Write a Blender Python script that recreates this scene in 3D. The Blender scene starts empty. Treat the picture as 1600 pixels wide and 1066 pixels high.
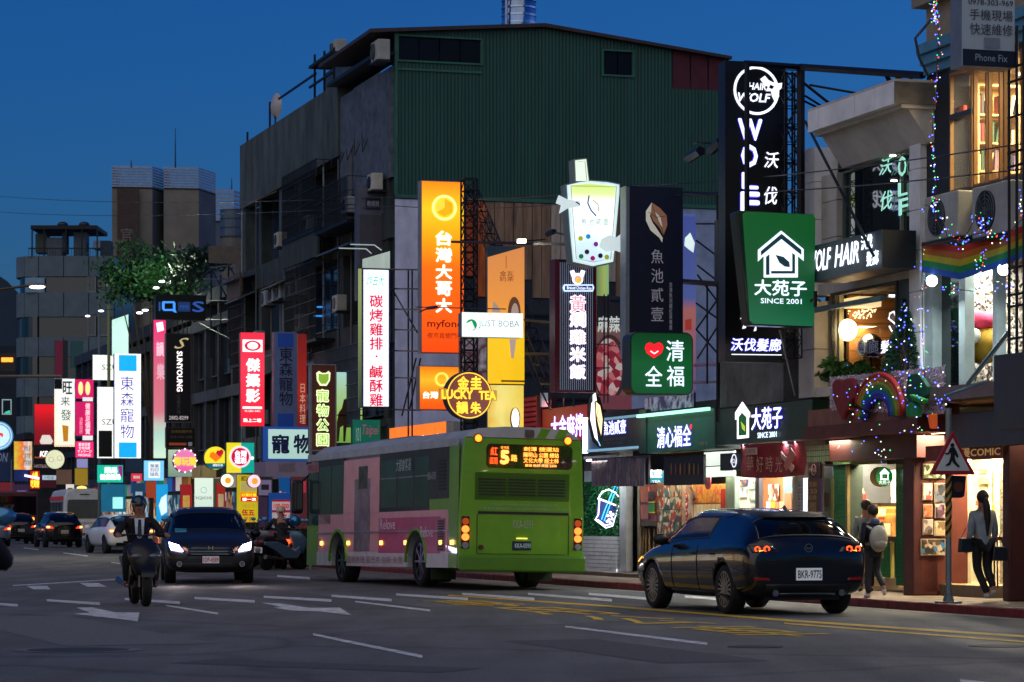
import bpy, bmesh, math, random
SUN_EL, SUN_ROT, SKY_STR, SKY_TINT, SUN_E, EXPOSURE = 3, 75, 0.24, (.84,.82,1.06,1), 1.05, 0.0
import bpy, bmesh, math, random
from mathutils import Vector, Matrix
from mathutils.bvhtree import BVHTree
R = math.radians
rnd = random.Random(7)
scn = bpy.context.scene
col = scn.collection
# ---------------------------------------------------------------- camera
F, CX, HY, H = 4400.0, 800.0, 813.0, 1.27          # focal length and principal column in photo pixels, horizon row, eye height
cd = bpy.data.cameras.new('camera'); cam = bpy.data.objects.new('camera', cd); col.objects.link(cam)
cam.location = (0, 0, H); cam.rotation_euler = (R(90), 0, 0)
cd.sensor_width = 36; cd.lens = F / 1600 * 36; cd.shift_y = (HY - 533) / 1600
cd.clip_start = 0.5; cd.clip_end = 3000
cd.dof.use_dof = True; cd.dof.focus_distance = 44; cd.dof.aperture_fstop = 6.5
scn.camera = cam
# ---------------------------------------------------------------- world
w = bpy.data.worlds.new('World'); scn.world = w; w.use_nodes = True
nt = w.node_tree; nt.nodes.clear()
sky = nt.nodes.new('ShaderNodeTexSky'); sky.sky_type = 'NISHITA'; sky.sun_disc = False
sky.sun_elevation = R(SUN_EL); sky.sun_rotation = R(SUN_ROT); sky.ozone_density = 6; sky.air_density = 1.0; sky.dust_density = 0.6
tint = nt.nodes.new('ShaderNodeMix'); tint.data_type = 'RGBA'; tint.blend_type = 'MULTIPLY'; tint.inputs[0].default_value = 1
tint.inputs[7].default_value = SKY_TINT
bg = nt.nodes.new('ShaderNodeBackground'); bg.inputs[1].default_value = SKY_STR
wo = nt.nodes.new('ShaderNodeOutputWorld')
nt.links.new(sky.outputs[0], tint.inputs[6]); nt.links.new(tint.outputs[2], bg.inputs[0]); nt.links.new(bg.outputs[0], wo.inputs[0])
sl = bpy.data.lights.new('sun', 'SUN'); sl.energy = SUN_E; sl.angle = R(100); sl.color = (1, .9, .72)
so = bpy.data.objects.new('sun', sl); col.objects.link(so)
so.rotation_euler = (R(52), 0, R(-25)); so.location = (0, -10, 40)
vs = scn.view_settings
vs.view_transform = 'Standard'; vs.look = 'None'; vs.exposure = EXPOSURE; vs.gamma = 1; vs.use_curve_mapping = False
scn.display_settings.display_device = 'sRGB'
c = scn.cycles
c.use_denoising = True
try: c.denoiser = 'OPENIMAGEDENOISE'; c.denoising_input_passes = 'RGB_ALBEDO_NORMAL'
except Exception: pass
c.max_bounces = 6; c.diffuse_bounces = 3; c.glossy_bounces = 4; c.transmission_bounces = 5; c.transparent_max_bounces = 8
c.sample_clamp_indirect = 4; c.sample_clamp_direct = 0; c.use_light_tree = True
c.caustics_reflective = False; c.caustics_refractive = False
# ---------------------------------------------------------------- street frame
NX, NY = math.cos(R(16.75)), math.sin(R(16.75))      # unit vector from the road into the row of shops
DX, DY = -NY, NX                                     # unit vector along the street, away from the viewer
RZB, RZF = R(16.75), R(16.75 - 90)                   # turn of a sign that sticks out of the row / lies flat on it
def Yt(x, t):      # the row of shops bends away to the right beyond the white pet sign
 d = NX * (x - CX) / F + NY
 return t / d if x >= 175 else min((t + (175 - x) * .08) / d, max(192, t / d))
def pt(x, y, Y): return Vector(((x - CX) / F * Y, Y, H + (HY - y) / F * Y))
def ft(x, y, t): return pt(x, y, Yt(x, t))
def gp(x, y, z=0.0): return pt(x, y, F * (H - z) / (y - HY))
def st(s, t, z=0.0): return Vector((t * NX + s * DX, t * NY + s * DY, z))   # street coordinates
# ---------------------------------------------------------------- materials
def lin(h):
 if not isinstance(h, str): return tuple(h)[:3] + (1,)
 v = [int(h[i:i + 2], 16) / 255 for i in (0, 2, 4)]
 return tuple((a / 12.92 if a <= .04045 else ((a + .055) / 1.055) ** 2.4) for a in v) + (1,)
MATS = {}
def M(hexc, rough=.6, metal=0, em=0, noise=.25, scale=3, bump=0, coat=0, stretch=(1, 1, 1), emc=None, trans=0, alpha=1, sample=True, spec=.5):
 key = (hexc, rough, metal, em, noise, scale, bump, coat, stretch, emc, trans, alpha)
 if key in MATS: return MATS[key]
 m = bpy.data.materials.new('surface'); m.use_nodes = True; n = m.node_tree; b = n.nodes['Principled BSDF']
 cc = lin(hexc)
 b.inputs['Roughness'].default_value = rough; b.inputs['Metallic'].default_value = metal
 b.inputs['Specular IOR Level'].default_value = spec
 if coat: b.inputs['Coat Weight'].default_value = coat; b.inputs['Coat Roughness'].default_value = .03
 if trans: b.inputs['Transmission Weight'].default_value = trans; b.inputs['IOR'].default_value = 1.1
 if alpha < 1: b.inputs['Alpha'].default_value = alpha
 tc = n.nodes.new('ShaderNodeTexCoord'); mp = n.nodes.new('ShaderNodeMapping'); mp.inputs['Scale'].default_value = stretch
 no = n.nodes.new('ShaderNodeTexNoise'); no.inputs['Scale'].default_value = scale; no.inputs['Detail'].default_value = 6; no.inputs['Roughness'].default_value = .65
 n.links.new(tc.outputs['Object'], mp.inputs[0]); n.links.new(mp.outputs[0], no.inputs[0])
 mr = n.nodes.new('ShaderNodeMapRange'); mr.inputs[1].default_value = .3; mr.inputs[2].default_value = .7
 mr.inputs[3].default_value = 1 - noise; mr.inputs[4].default_value = 1 + noise * .6
 n.links.new(no.outputs[0], mr.inputs[0])
 mx = n.nodes.new('ShaderNodeMix'); mx.data_type = 'RGBA'; mx.blend_type = 'MULTIPLY'; mx.inputs[0].default_value = 1
 mx.inputs[6].default_value = cc; n.links.new(mr.outputs[0], mx.inputs[7]); n.links.new(mx.outputs[2], b.inputs['Base Color'])
 if rough > .12 and metal < 1:
  rr = n.nodes.new('ShaderNodeMapRange'); rr.inputs[3].default_value = min(1, rough * 1.15); rr.inputs[4].default_value = rough * .8
  n.links.new(no.outputs[0], rr.inputs[0]); n.links.new(rr.outputs[0], b.inputs['Roughness'])
 if bump:
  bu = n.nodes.new('ShaderNodeBump'); bu.inputs['Strength'].default_value = bump; bu.inputs['Distance'].default_value = .02
  n.links.new(no.outputs[0], bu.inputs['Height']); n.links.new(bu.outputs[0], b.inputs['Normal'])
 if em:
  mr.inputs[3].default_value = 1 - noise * .3; mr.inputs[4].default_value = 1 + noise * .2
  mx2 = n.nodes.new('ShaderNodeMix'); mx2.data_type = 'RGBA'; mx2.blend_type = 'MULTIPLY'; mx2.inputs[0].default_value = 1
  mx2.inputs[6].default_value = lin(emc or hexc); n.links.new(mr.outputs[0], mx2.inputs[7])
  n.links.new(mx2.outputs[2], b.inputs['Emission Color']); b.inputs['Emission Strength'].default_value = em
  b.inputs['Base Color'].default_value = tuple(v * .5 for v in cc[:3]) + (1,)
  if not sample:
   try: m.cycles.emission_sampling = 'NONE'
   except Exception: pass
 MATS[key] = m
 return m
def E(hexc, em=1.0, s=False, noise=.35): return M(hexc, .5, em=em, noise=noise, sample=s)  # noise paints uneven tube glow into lit faces
def MG(c0, c1, em=0, axis=2, z0=0, z1=1, rough=.5, noise_scale=0, mid=None, amt=.0):
 """printed colours, or tube glow painted in, running from c0 to c1 between two heights of the object"""
 m = bpy.data.materials.new('print'); m.use_nodes = True; n = m.node_tree; b = n.nodes['Principled BSDF']
 tc = n.nodes.new('ShaderNodeTexCoord'); sp = n.nodes.new('ShaderNodeSeparateXYZ'); n.links.new(tc.outputs['Object'], sp.inputs[0])
 mr = n.nodes.new('ShaderNodeMapRange'); mr.inputs[1].default_value = z0; mr.inputs[2].default_value = z1
 n.links.new(sp.outputs[axis], mr.inputs[0]); cr = n.nodes.new('ShaderNodeValToRGB')
 cr.color_ramp.elements[0].color = lin(c0); cr.color_ramp.elements[1].color = lin(c1)
 for p, h in (mid or []):
  e = cr.color_ramp.elements.new(p); e.color = lin(h)
 src = mr.outputs[0]
 if noise_scale:
  no = n.nodes.new('ShaderNodeTexNoise'); no.inputs['Scale'].default_value = noise_scale; no.inputs['Detail'].default_value = 4
  n.links.new(tc.outputs['Object'], no.inputs[0])
  ad = n.nodes.new('ShaderNodeMath'); ad.operation = 'MULTIPLY_ADD'; ad.inputs[1].default_value = amt; n.links.new(no.outputs[0], ad.inputs[0]); n.links.new(src, ad.inputs[2])
  sb = n.nodes.new('ShaderNodeMath'); sb.operation = 'SUBTRACT'; sb.inputs[1].default_value = amt / 2; n.links.new(ad.outputs[0], sb.inputs[0]); src = sb.outputs[0]
 n.links.new(src, cr.inputs[0]); n.links.new(cr.outputs[0], b.inputs['Base Color']); b.inputs['Roughness'].default_value = rough
 if em: n.links.new(cr.outputs[0], b.inputs['Emission Color']); b.inputs['Emission Strength'].default_value = em
 return m
def MV(cols, scale=6, em=0, kind='VORONOI', stretch=(1, 1, 1), rough=.5):
 """busy printed picture: blotches in several colours"""
 m = bpy.data.materials.new('picture'); m.use_nodes = True; n = m.node_tree; b = n.nodes['Principled BSDF']
 tc = n.nodes.new('ShaderNodeTexCoord'); mp = n.nodes.new('ShaderNodeMapping'); mp.inputs['Scale'].default_value = stretch
 n.links.new(tc.outputs['Object'], mp.inputs[0])
 if kind == 'VORONOI':
  v = n.nodes.new('ShaderNodeTexVoronoi'); v.inputs['Scale'].default_value = scale; out = v.outputs['Color']
  sp = n.nodes.new('ShaderNodeSeparateColor'); n.links.new(out, sp.inputs[0]); f = sp.outputs[0]
 else:
  v = n.nodes.new('ShaderNodeTexNoise'); v.inputs['Scale'].default_value = scale; v.inputs['Detail'].default_value = 3
  mr = n.nodes.new('ShaderNodeMapRange'); mr.inputs[1].default_value = .3; mr.inputs[2].default_value = .7; n.links.new(v.outputs[0], mr.inputs[0]); f = mr.outputs[0]
 n.links.new(mp.outputs[0], v.inputs[0])
 cr = n.nodes.new('ShaderNodeValToRGB'); cr.color_ramp.interpolation = 'CONSTANT' if kind == 'VORONOI' else 'LINEAR'
 els = cr.color_ramp.elements
 while len(els) < len(cols): els.new(.5)
 for i, h in enumerate(cols): els[i].position = i / len(cols) if kind == 'VORONOI' else i / (len(cols) - 1); els[i].color = lin(h)
 n.links.new(f, cr.inputs[0]); n.links.new(cr.outputs[0], b.inputs['Base Color']); b.inputs['Roughness'].default_value = rough
 if em:
  n.links.new(cr.outputs[0], b.inputs['Emission Color']); b.inputs['Emission Strength'].default_value = em
  m.cycles.emission_sampling = 'NONE'
 return m
# ---------------------------------------------------------------- mesh helpers
class MB:
 def __init__(s): s.b = bmesh.new()
 def box(s, x0, x1, y0, y1, z0, z1, m=None, mi=0):
  v = [s.b.verts.new((x, y, z)) for x in (x0, x1) for y in (y0, y1) for z in (z0, z1)]
  if m is not None:
   for q in v: q.co = m @ q.co
  for f in ((0, 1, 3, 2), (4, 6, 7, 5), (0, 4, 5, 1), (2, 3, 7, 6), (0, 2, 6, 4), (1, 5, 7, 3)):
   s.b.faces.new([v[i] for i in f]).material_index = mi
  return s
 def prism(s, pts, y0, y1, m=None, ax='y'):
  """polygon in the x-z plane given thickness along y (ax='x': polygon y-z, ax='z': polygon x-y)"""
  def c(p, d): return Vector((p[0], d, p[1])) if ax == 'y' else (Vector((d, p[0], p[1])) if ax == 'x' else Vector((p[0], p[1], d)))
  a = [s.b.verts.new(m @ c(p, y0) if m else c(p, y0)) for p in pts]; b = [s.b.verts.new(m @ c(p, y1) if m else c(p, y1)) for p in pts]
  k = len(pts)
  s.b.faces.new(a); s.b.faces.new(b[::-1])
  for i in range(k): s.b.faces.new((a[i], b[i], b[(i + 1) % k], a[(i + 1) % k]))
  return s
 def tube(s, pts, r, seg=6, cap=True):
  pts = [Vector(p) for p in pts]; rings = []
  rr = r if isinstance(r, (list, tuple)) else [r] * len(pts)
  for i, p in enumerate(pts):
   d = (pts[min(i + 1, len(pts) - 1)] - pts[max(i - 1, 0)]).normalized()
   u = d.cross(Vector((0, 0, 1)) if abs(d.z) < .9 else Vector((1, 0, 0))).normalized(); v = d.cross(u)
   rings.append([s.b.verts.new(p + rr[i] * (math.cos(a) * u + math.sin(a) * v)) for a in [2 * math.pi * k / seg for k in range(seg)]])
  for a, b in zip(rings, rings[1:]):
   for k in range(seg): s.b.faces.new((a[k], a[(k + 1) % seg], b[(k + 1) % seg], b[k]))
  if cap: s.b.faces.new(rings[0][::-1]); s.b.faces.new(rings[-1])
  return s
 def cyl(s, p, r, h, seg=20, ax='z', r2=None):
  d = Vector({'x': (1, 0, 0), 'y': (0, 1, 0), 'z': (0, 0, 1)}[ax]) * h
  return s.tube([Vector(p), Vector(p) + d], [r, r if r2 is None else r2], seg)
 def ball(s, p, r, seg=10, rings=6, sc=(1, 1, 1)):
  p = Vector(p); rows = []
  for i in range(1, rings):
   a = math.pi * i / rings
   rows.append([s.b.verts.new(p + Vector((r * sc[0] * math.sin(a) * math.cos(2 * math.pi * k / seg), r * sc[1] * math.sin(a) * math.sin(2 * math.pi * k / seg), r * sc[2] * math.cos(a)))) for k in range(seg)])
  t = s.b.verts.new(p + Vector((0, 0, r * sc[2]))); b = s.b.verts.new(p - Vector((0, 0, r * sc[2])))
  for k in range(seg): s.b.faces.new((t, rows[0][k], rows[0][(k + 1) % seg])); s.b.faces.new((b, rows[-1][(k + 1) % seg], rows[-1][k]))
  for a, c2 in zip(rows, rows[1:]):
   for k in range(seg): s.b.faces.new((a[k], c2[k], c2[(k + 1) % seg], a[(k + 1) % seg]))
  return s
 def ring(s, c, r0, r1, y0, y1, seg=32, a0=0, a1=2 * math.pi):
  """flat ring in the x-z plane"""
  n = seg; full = abs(a1 - a0 - 2 * math.pi) < 1e-6
  A = [a0 + (a1 - a0) * i / n for i in range(n if full else n + 1)]
  V = [[s.b.verts.new((c[0] + r * math.cos(a), y, c[1] + r * math.sin(a))) for a in A] for r in (r0, r1) for y in (y0, y1)]
  k = len(A)
  for i in range(k if full else k - 1):
   j = (i + 1) % k
   for p, q in ((0, 1), (1, 3), (3, 2), (2, 0)): s.b.faces.new((V[p][i], V[p][j], V[q][j], V[q][i]))
  return s
 def quad(s, a, b, c2, d):
  s.b.faces.new([s.b.verts.new(Vector(p)) for p in (a, b, c2, d)]); return s
 def grid(s, fn, nu, nv):
  V = [[s.b.verts.new(Vector(fn(i / nu, j / nv))) for j in range(nv + 1)] for i in range(nu + 1)]
  for i in range(nu):
   for j in range(nv): s.b.faces.new((V[i][j], V[i + 1][j], V[i + 1][j + 1], V[i][j + 1]))
  return s
 def obj(s, name, mat, parent=None, smooth=False, bevel=0, stuff=False, loc=None, rz=None, label=None, fixn=True):
  if fixn: bmesh.ops.recalc_face_normals(s.b, faces=s.b.faces)
  me = bpy.data.meshes.new(name); s.b.to_mesh(me); s.b.free()
  for mm in (mat if isinstance(mat, (list, tuple)) else [mat]): me.materials.append(mm)
  if smooth:
   for p in me.polygons: p.use_smooth = True
  o = bpy.data.objects.new(name, me); col.objects.link(o)
  if parent: o.parent = parent
  if loc is not None: o.location = loc
  if rz is not None: o.rotation_euler.z = rz
  if bevel:
   mo = o.modifiers.new('edge', 'BEVEL'); mo.width = bevel; mo.segments = 2; mo.limit_method = 'ANGLE'; mo.angle_limit = R(40)
  if stuff: o['kind'] = 'stuff'
  if label: o['label'] = label
  return o
def tag(o, label=None, cat=None, group=None, kind=None):
 if label: o['label'] = label
 if cat: o['category'] = cat
 if group: o['group'] = group
 if kind: o['kind'] = kind
 return o
def thing(name, label, cat, loc=(0, 0, 0), rz=0, group=None):
 o = bpy.data.objects.new(name, None); col.objects.link(o); o.empty_display_size = .1
 o.location = loc; o.rotation_euler = (0, 0, rz)
 return tag(o, label, cat, group)
def struct(o): o['kind'] = 'structure'; return o
def dup(root, loc=None, rz=None, label=None, mats=None):
 def cp(o, par):
  c2 = o.copy(); col.objects.link(c2)
  if par: c2.parent = par; c2.matrix_parent_inverse = o.matrix_parent_inverse.copy()
  for ch in o.children: cp(ch, c2)
  return c2
 r = cp(root, None)
 if loc is not None: r.location = loc
 if rz is not None: r.rotation_euler.z = rz
 if label: r['label'] = label
 return r
def kids(o):
 for ch in o.children:
  yield ch
  yield from kids(ch)
TXT = {}
def text_mesh(s, bold=0, res=2, ls=1.0, italic=0):
 k = (s, bold, ls, italic)
 if k in TXT: return TXT[k]
 cu = bpy.data.curves.new('lettering', 'FONT'); cu.body = s; cu.resolution_u = res; cu.size = 1; cu.align_x = 'CENTER'; cu.space_line = ls; cu.shear = italic
 o = bpy.data.objects.new('lettering', cu); col.objects.link(o)
 me = bpy.data.meshes.new_from_object(o.evaluated_get(bpy.context.evaluated_depsgraph_get()))
 bpy.data.objects.remove(o); bpy.data.curves.remove(cu)
 if bold:      # heavier strokes: the same outline laid several times, each a hair further out
  q = bold * .62; vs_, fs_ = [], []; base = [tuple(v.co) for v in me.vertices]; pf = [tuple(p.vertices) for p in me.polygons]
  for k2 in range(9 if bold > .03 else 5):
   a = 2 * math.pi * k2 / (8 if bold > .03 else 4); ox, oy = (0, 0) if k2 == (8 if bold > .03 else 4) else (q * math.cos(a), q * math.sin(a)); off = len(vs_)
   vs_ += [(x + ox, y + oy, k2 * .0007) for x, y, z in base]; fs_ += [tuple(i + off for i in p) for p in pf]
  me = bpy.data.meshes.new('lettering'); me.from_pydata(vs_, [], fs_)
 TXT[k] = me
 return me
def text(s, x0, x1, z0, z1, y, mat, parent=None, bold=0, name='lettering', ls=1.0, italic=0, rot=0, thick=0, fn=None):
 """lettering fitted to a box of the x-z plane at depth y, facing -y"""
 src = text_mesh(s, bold, 2, ls, italic); me = src.copy()
 pts = [(v.co.x, v.co.y) for v in me.vertices]
 if not pts: return None
 if rot: pts = [((b, -a) if rot < 0 else (-b, a)) for a, b in pts]
 ax, bx = min(p[0] for p in pts), max(p[0] for p in pts); ay, by = min(p[1] for p in pts), max(p[1] for p in pts)
 for v, p in zip(me.vertices, pts):
  X = x0 + (p[0] - ax) / max(bx - ax, 1e-6) * (x1 - x0); Z = z0 + (p[1] - ay) / max(by - ay, 1e-6) * (z1 - z0)
  v.co = fn(X, Z, y) if fn else (X, y - v.co.z, Z)
 me.materials.clear(); me.materials.append(mat)
 o = bpy.data.objects.new(name, me); col.objects.link(o)
 if parent: o.parent = parent
 if thick:
  mo = o.modifiers.new('depth', 'SOLIDIFY'); mo.thickness = thick; mo.offset = 0
 return o
# ---------------------------------------------------------------- faces: a vertical plane one can address in photo pixels
class Face:
 def __init__(s, root):
  s.root = root; s.step = 0
  s.m = Matrix.Translation(root.location) @ Matrix.Rotation(root.rotation_euler.z, 4, 'Z'); s.mi = s.m.inverted()
  s.n = (s.m.to_3x3() @ Vector((0, -1, 0))); s.o = Vector(root.location)
 def L(s, x, y, dy=0):
  d = Vector(((x - CX) / F, 1, (HY - y) / F)); o = Vector((0, 0, H)); p0 = s.m @ Vector((0, dy, 0))
  k = (p0 - o).dot(s.n) / d.dot(s.n); q = s.mi @ (o + d * k); return q.x, q.z
 def r(s, x0, y0, x1, y1, dy=0):
  xm = (x0 + x1) / 2; ym = (y0 + y1) / 2
  return s.L(x0, ym, dy)[0], s.L(x1, ym, dy)[0], s.L(xm, y1, dy)[1], s.L(xm, y0, dy)[1]
 def nxt(s): s.step += 1; return -.012 - .006 * s.step
 def rect(s, x0, y0, x1, y1, mat, name='panel', th=.012, dy=None, bevel=0, label=None):
  dy = s.nxt() if dy is None else dy
  a, b, c2, d = s.r(x0, y0, x1, y1, 0)
  return MB().box(a, b, dy, dy + th, c2, d).obj(name, mat, s.root, bevel=bevel, label=label)
 def text(s, t, x0, y0, x1, y1, mat, dy=None, name='lettering', halo=0, **k):
  dy = s.nxt() if dy is None else dy
  if halo: s.text(t, x0 - .6, y0 - .6, x1 + .6, y1 + .6, HALO, dy + .008, 'painted_halo', **dict(k, bold=k.get('bold', 0) + .05))  # blue glow round the letters, painted as a bolder copy behind them
  a, b, c2, d = s.r(x0, y0, x1, y1, 0)
  return text(t, a, b, c2, d, dy, mat, s.root, name=name, **k)
 def disc(s, x, y, r, mat, name='disc', th=.012, dy=None, r0=0, seg=36, sq=1):
  dy = s.nxt() if dy is None else dy
  cx, cz = s.L(x, y); rr = abs(s.L(x, y - r)[1] - cz)
  mb = MB()
  if r0: mb.ring((cx, cz), rr * r0 / r, rr, dy, dy + th, seg)
  else: mb.prism([(cx + sq * rr * math.cos(2 * math.pi * i / seg), cz + rr * math.sin(2 * math.pi * i / seg)) for i in range(seg)], dy, dy + th)
  return mb.obj(name, mat, s.root)
 def poly(s, pts, mat, name='emblem', th=.012, dy=None):
  dy = s.nxt() if dy is None else dy
  return MB().prism([s.L(*p) for p in pts], dy, dy + th).obj(name, mat, s.root)
 def line(s, pts, wpx, mat, name='tube', dy=None, closed=False):
  dy = s.nxt() if dy is None else dy
  q = [s.L(*p) for p in pts]; rr = abs(s.L(pts[0][0], pts[0][1] - wpx / 2)[1] - q[0][1])
  if closed: q.append(q[0])
  return MB().tube([(a, dy - rr * .5, b) for a, b in q], rr, 6).obj(name, mat, s.root)
def blade(name, label, x0, y0, x1, y1, t=17.6, depth=.28, side='3a3d42', face=None, frame=None, cat='sign', group=None, top=0, Y=None, bevel=0, cull=0):
 """a box sign that sticks out of the row of shops and faces the oncoming traffic"""
 xm = (x0 + x1) / 2; Y = Y or Yt(xm, t)
 u = (xm - CX) / F; w_ = (x1 - x0) / F * Y / (NX - NY * u) * 1.0
 p = pt(xm, y1, Y); h_ = (y1 - y0) / F * Y
 root = thing(name, label, cat, p, RZB, group)
 if side is not None: MB().box(-w_ / 2, w_ / 2, 0, depth, 0, h_).obj('case', M(side, .5) if isinstance(side, str) else side, root, bevel=bevel)
 f = Face(root)
 if face is not None:
  b_ = min(.03, w_ * .05) if frame is not None else 0
  MB().box(-w_ / 2 + b_, w_ / 2 - b_, -.01, .004, b_, h_ - b_).obj('face', face, root)
  if frame is not None:
   mb = MB()
   for a in ((-w_ / 2, -w_ / 2 + b_, 0, h_), (w_ / 2 - b_, w_ / 2, 0, h_), (-w_ / 2 + b_, w_ / 2 - b_, 0, b_), (-w_ / 2 + b_, w_ / 2 - b_, h_ - b_, h_)):
    mb.box(a[0], a[1], -.03, -.001, a[2], a[3])
   mb.obj('frame', frame if not isinstance(frame, str) else M(frame, .4), root)
 f.w, f.h = w_, h_
 return f
def flat(name, label, x0, x1, ytop, ybot, t=18.2, depth=.3, side='33363b', face=None, cat='sign', group=None, frame=None, bevel=0, cast=True):
 """a box or panel lying flat along the row of shops; rows are read at its middle column"""
 xm = (x0 + x1) / 2
 a = st_of(x0, t); b = st_of(x1, t); L_ = abs(a - b)
 zt, zb = ft(xm, ytop, t).z, ft(xm, ybot, t).z
 m_ = st((a + b) / 2, t, zb)
 root = thing(name, label, cat, m_, RZF, group)
 if side is not None: MB().box(-L_ / 2, L_ / 2, 0, depth, 0, zt - zb).obj('case', M(side, .5) if isinstance(side, str) else side, root, bevel=bevel)
 if face is not None: MB().box(-L_ / 2, L_ / 2, -.01, .004, 0, zt - zb).obj('face', face, root)
 f = Face(root); f.w, f.h = L_, zt - zb
 if frame is not None:
  mb = MB(); q = .04
  for c2 in ((-L_ / 2, -L_ / 2 + q, 0, f.h), (L_ / 2 - q, L_ / 2, 0, f.h), (-L_ / 2 + q, L_ / 2 - q, 0, q), (-L_ / 2 + q, L_ / 2 - q, f.h - q, f.h)):
   mb.box(c2[0], c2[1], -.03, -.012, c2[2], c2[3])
  mb.obj('frame', M(frame, .4) if isinstance(frame, str) else frame, root)
 return f
def st_of(x, t):
 """distance along the street of photo column x on the plane t"""
 Y = t / (NX * (x - CX) / F + NY); X = (x - CX) / F * Y
 return X * DX + Y * DY
def truss(mb, p0, p1, wd, n, r=.025, side=None):
 """square lattice beam from p0 to p1"""
 p0, p1 = Vector(p0), Vector(p1); d = (p1 - p0).normalized()
 u = (side or Vector((NX, NY, 0))); v = d.cross(u).normalized(); u = v.cross(d).normalized()
 cs = [(-1, -1), (1, -1), (1, 1), (-1, 1)]
 P = [[p0 + (p1 - p0) * (i / n) + u * a * wd / 2 + v * b * wd / 2 for a, b in cs] for i in range(n + 1)]
 for k in range(4): mb.tube([P[0][k], P[-1][k]], r, 4)
 for i in range(n + 1):
  for k in range(4):
   mb.tube([P[i][k], P[i][(k + 1) % 4]], r * .6, 4)
   if i < n: mb.tube([P[i][k], P[i + 1][(k + 1) % 4]] if i % 2 else [P[i][(k + 1) % 4], P[i + 1][k]], r * .6, 4)
 return mb
# shared materials
STEEL = M('2a2c30', .5, .6); DARKSTEEL = M('17181b', .55, .4); WHITE_P = M('c8cbd0', .5); ALU = M('9aa0a8', .35, .7)
CONC = M('55585c', .85, noise=.4, scale=1.5, bump=.4); CONC_D = M('3b3f45', .9, noise=.45, scale=1.2, bump=.4)
GLASS_D = M('0c1118', .08, spec=.8, noise=.05); GLASS_C = M('1c2c3c', .06, spec=.9, noise=.1)
HALO = E('5a50ff', .9); LW = E('ffffff', 1.6); RUBBER = M('0c0c0d', .8, noise=.2, bump=.3, scale=20)
# ================================================================ ground
def ground_mat():
 m = M('5e5d58', .82, noise=.2, scale=.5, bump=.0); n = m.node_tree; b = n.nodes['Principled BSDF']
 tc = n.nodes.new('ShaderNodeTexCoord'); no = n.nodes.new('ShaderNodeTexNoise'); no.inputs['Scale'].default_value = 45; no.inputs['Detail'].default_value = 5
 n.links.new(tc.outputs['Object'], no.inputs[0]); bu = n.nodes.new('ShaderNodeBump'); bu.inputs['Strength'].default_value = .5; bu.inputs['Distance'].default_value = .01
 n.links.new(no.outputs[0], bu.inputs['Height']); n.links.new(bu.outputs[0], b.inputs['Normal'])
 # tyre-polished streaks and patches along the lanes
 mp = n.nodes.new('ShaderNodeMapping'); mp.inputs['Rotation'].default_value = (0, 0, -R(16.75)); mp.inputs['Scale'].default_value = (.9, .12, 1)
 n2 = n.nodes.new('ShaderNodeTexNoise'); n2.inputs['Scale'].default_value = 1.6; n2.inputs['Detail'].default_value = 7; n.links.new(tc.outputs['Object'], mp.inputs[0]); n.links.new(mp.outputs[0], n2.inputs[0])
 mr = n.nodes.new('ShaderNodeMapRange'); mr.inputs[1].default_value = .35; mr.inputs[2].default_value = .65; mr.inputs[3].default_value = .85; mr.inputs[4].default_value = .66
 n.links.new(n2.outputs[0], mr.inputs[0]); n.links.new(mr.outputs[0], b.inputs['Roughness'])
 mx = n.nodes.new('ShaderNodeMix'); mx.data_type = 'RGBA'; mx.blend_type = 'MULTIPLY'; mx.inputs[0].default_value = 1
 m2 = n.nodes.new('ShaderNodeMapRange'); m2.inputs[1].default_value = .35; m2.inputs[2].default_value = .65; m2.inputs[3].default_value = .86; m2.inputs[4].default_value = 1.1; n.links.new(n2.outputs[0], m2.inputs[0])
 old = b.inputs['Base Color'].links[0].from_socket; n.links.new(old, mx.inputs[6]); n.links.new(m2.outputs[0], mx.inputs[7])
 fg = n.nodes.new('ShaderNodeMapRange'); fg.inputs[1].default_value = .35; fg.inputs[2].default_value = .65; fg.inputs[3].default_value = .6; fg.inputs[4].default_value = 1.45; n.links.new(no.outputs[0], fg.inputs[0]); mf = n.nodes.new('ShaderNodeMix'); mf.data_type = 'RGBA'; mf.blend_type = 'MULTIPLY'; mf.inputs[0].default_value = 1; n.links.new(mx.outputs[2], mf.inputs[6]); n.links.new(fg.outputs[0], mf.inputs[7])
 vo = n.nodes.new('ShaderNodeTexVoronoi'); vo.feature = 'DISTANCE_TO_EDGE'; vo.inputs['Scale'].default_value = .22; wn = n.nodes.new('ShaderNodeTexNoise'); wn.inputs['Scale'].default_value = 1.2
 ad = n.nodes.new('ShaderNodeMix'); ad.data_type = 'RGBA'; ad.inputs[0].default_value = .35; n.links.new(tc.outputs['Object'], ad.inputs[6]); n.links.new(tc.outputs['Object'], wn.inputs[0]); n.links.new(wn.outputs[1], ad.inputs[7]); n.links.new(ad.outputs[2], vo.inputs[0])
 m3 = n.nodes.new('ShaderNodeMapRange'); m3.inputs[1].default_value = 0; m3.inputs[2].default_value = .02; m3.inputs[3].default_value = .6; m3.inputs[4].default_value = 1; n.links.new(vo.outputs['Distance'], m3.inputs[0])
 mx3 = n.nodes.new('ShaderNodeMix'); mx3.data_type = 'RGBA'; mx3.blend_type = 'MULTIPLY'; mx3.inputs[0].default_value = 1; n.links.new(mf.outputs[2], mx3.inputs[6]); n.links.new(m3.outputs[0], mx3.inputs[7])
 n.links.new(mx3.outputs[2], b.inputs['Base Color']); return m
g = MB(); g.quad((-1500, -60, -.02), (1500, -60, -.02), (1500, 2600, -.02), (-1500, 2600, -.02)); struct(g.obj('ground', M('4a4c4e', .9, scale=.2)))
ROADM = ground_mat()
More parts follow.
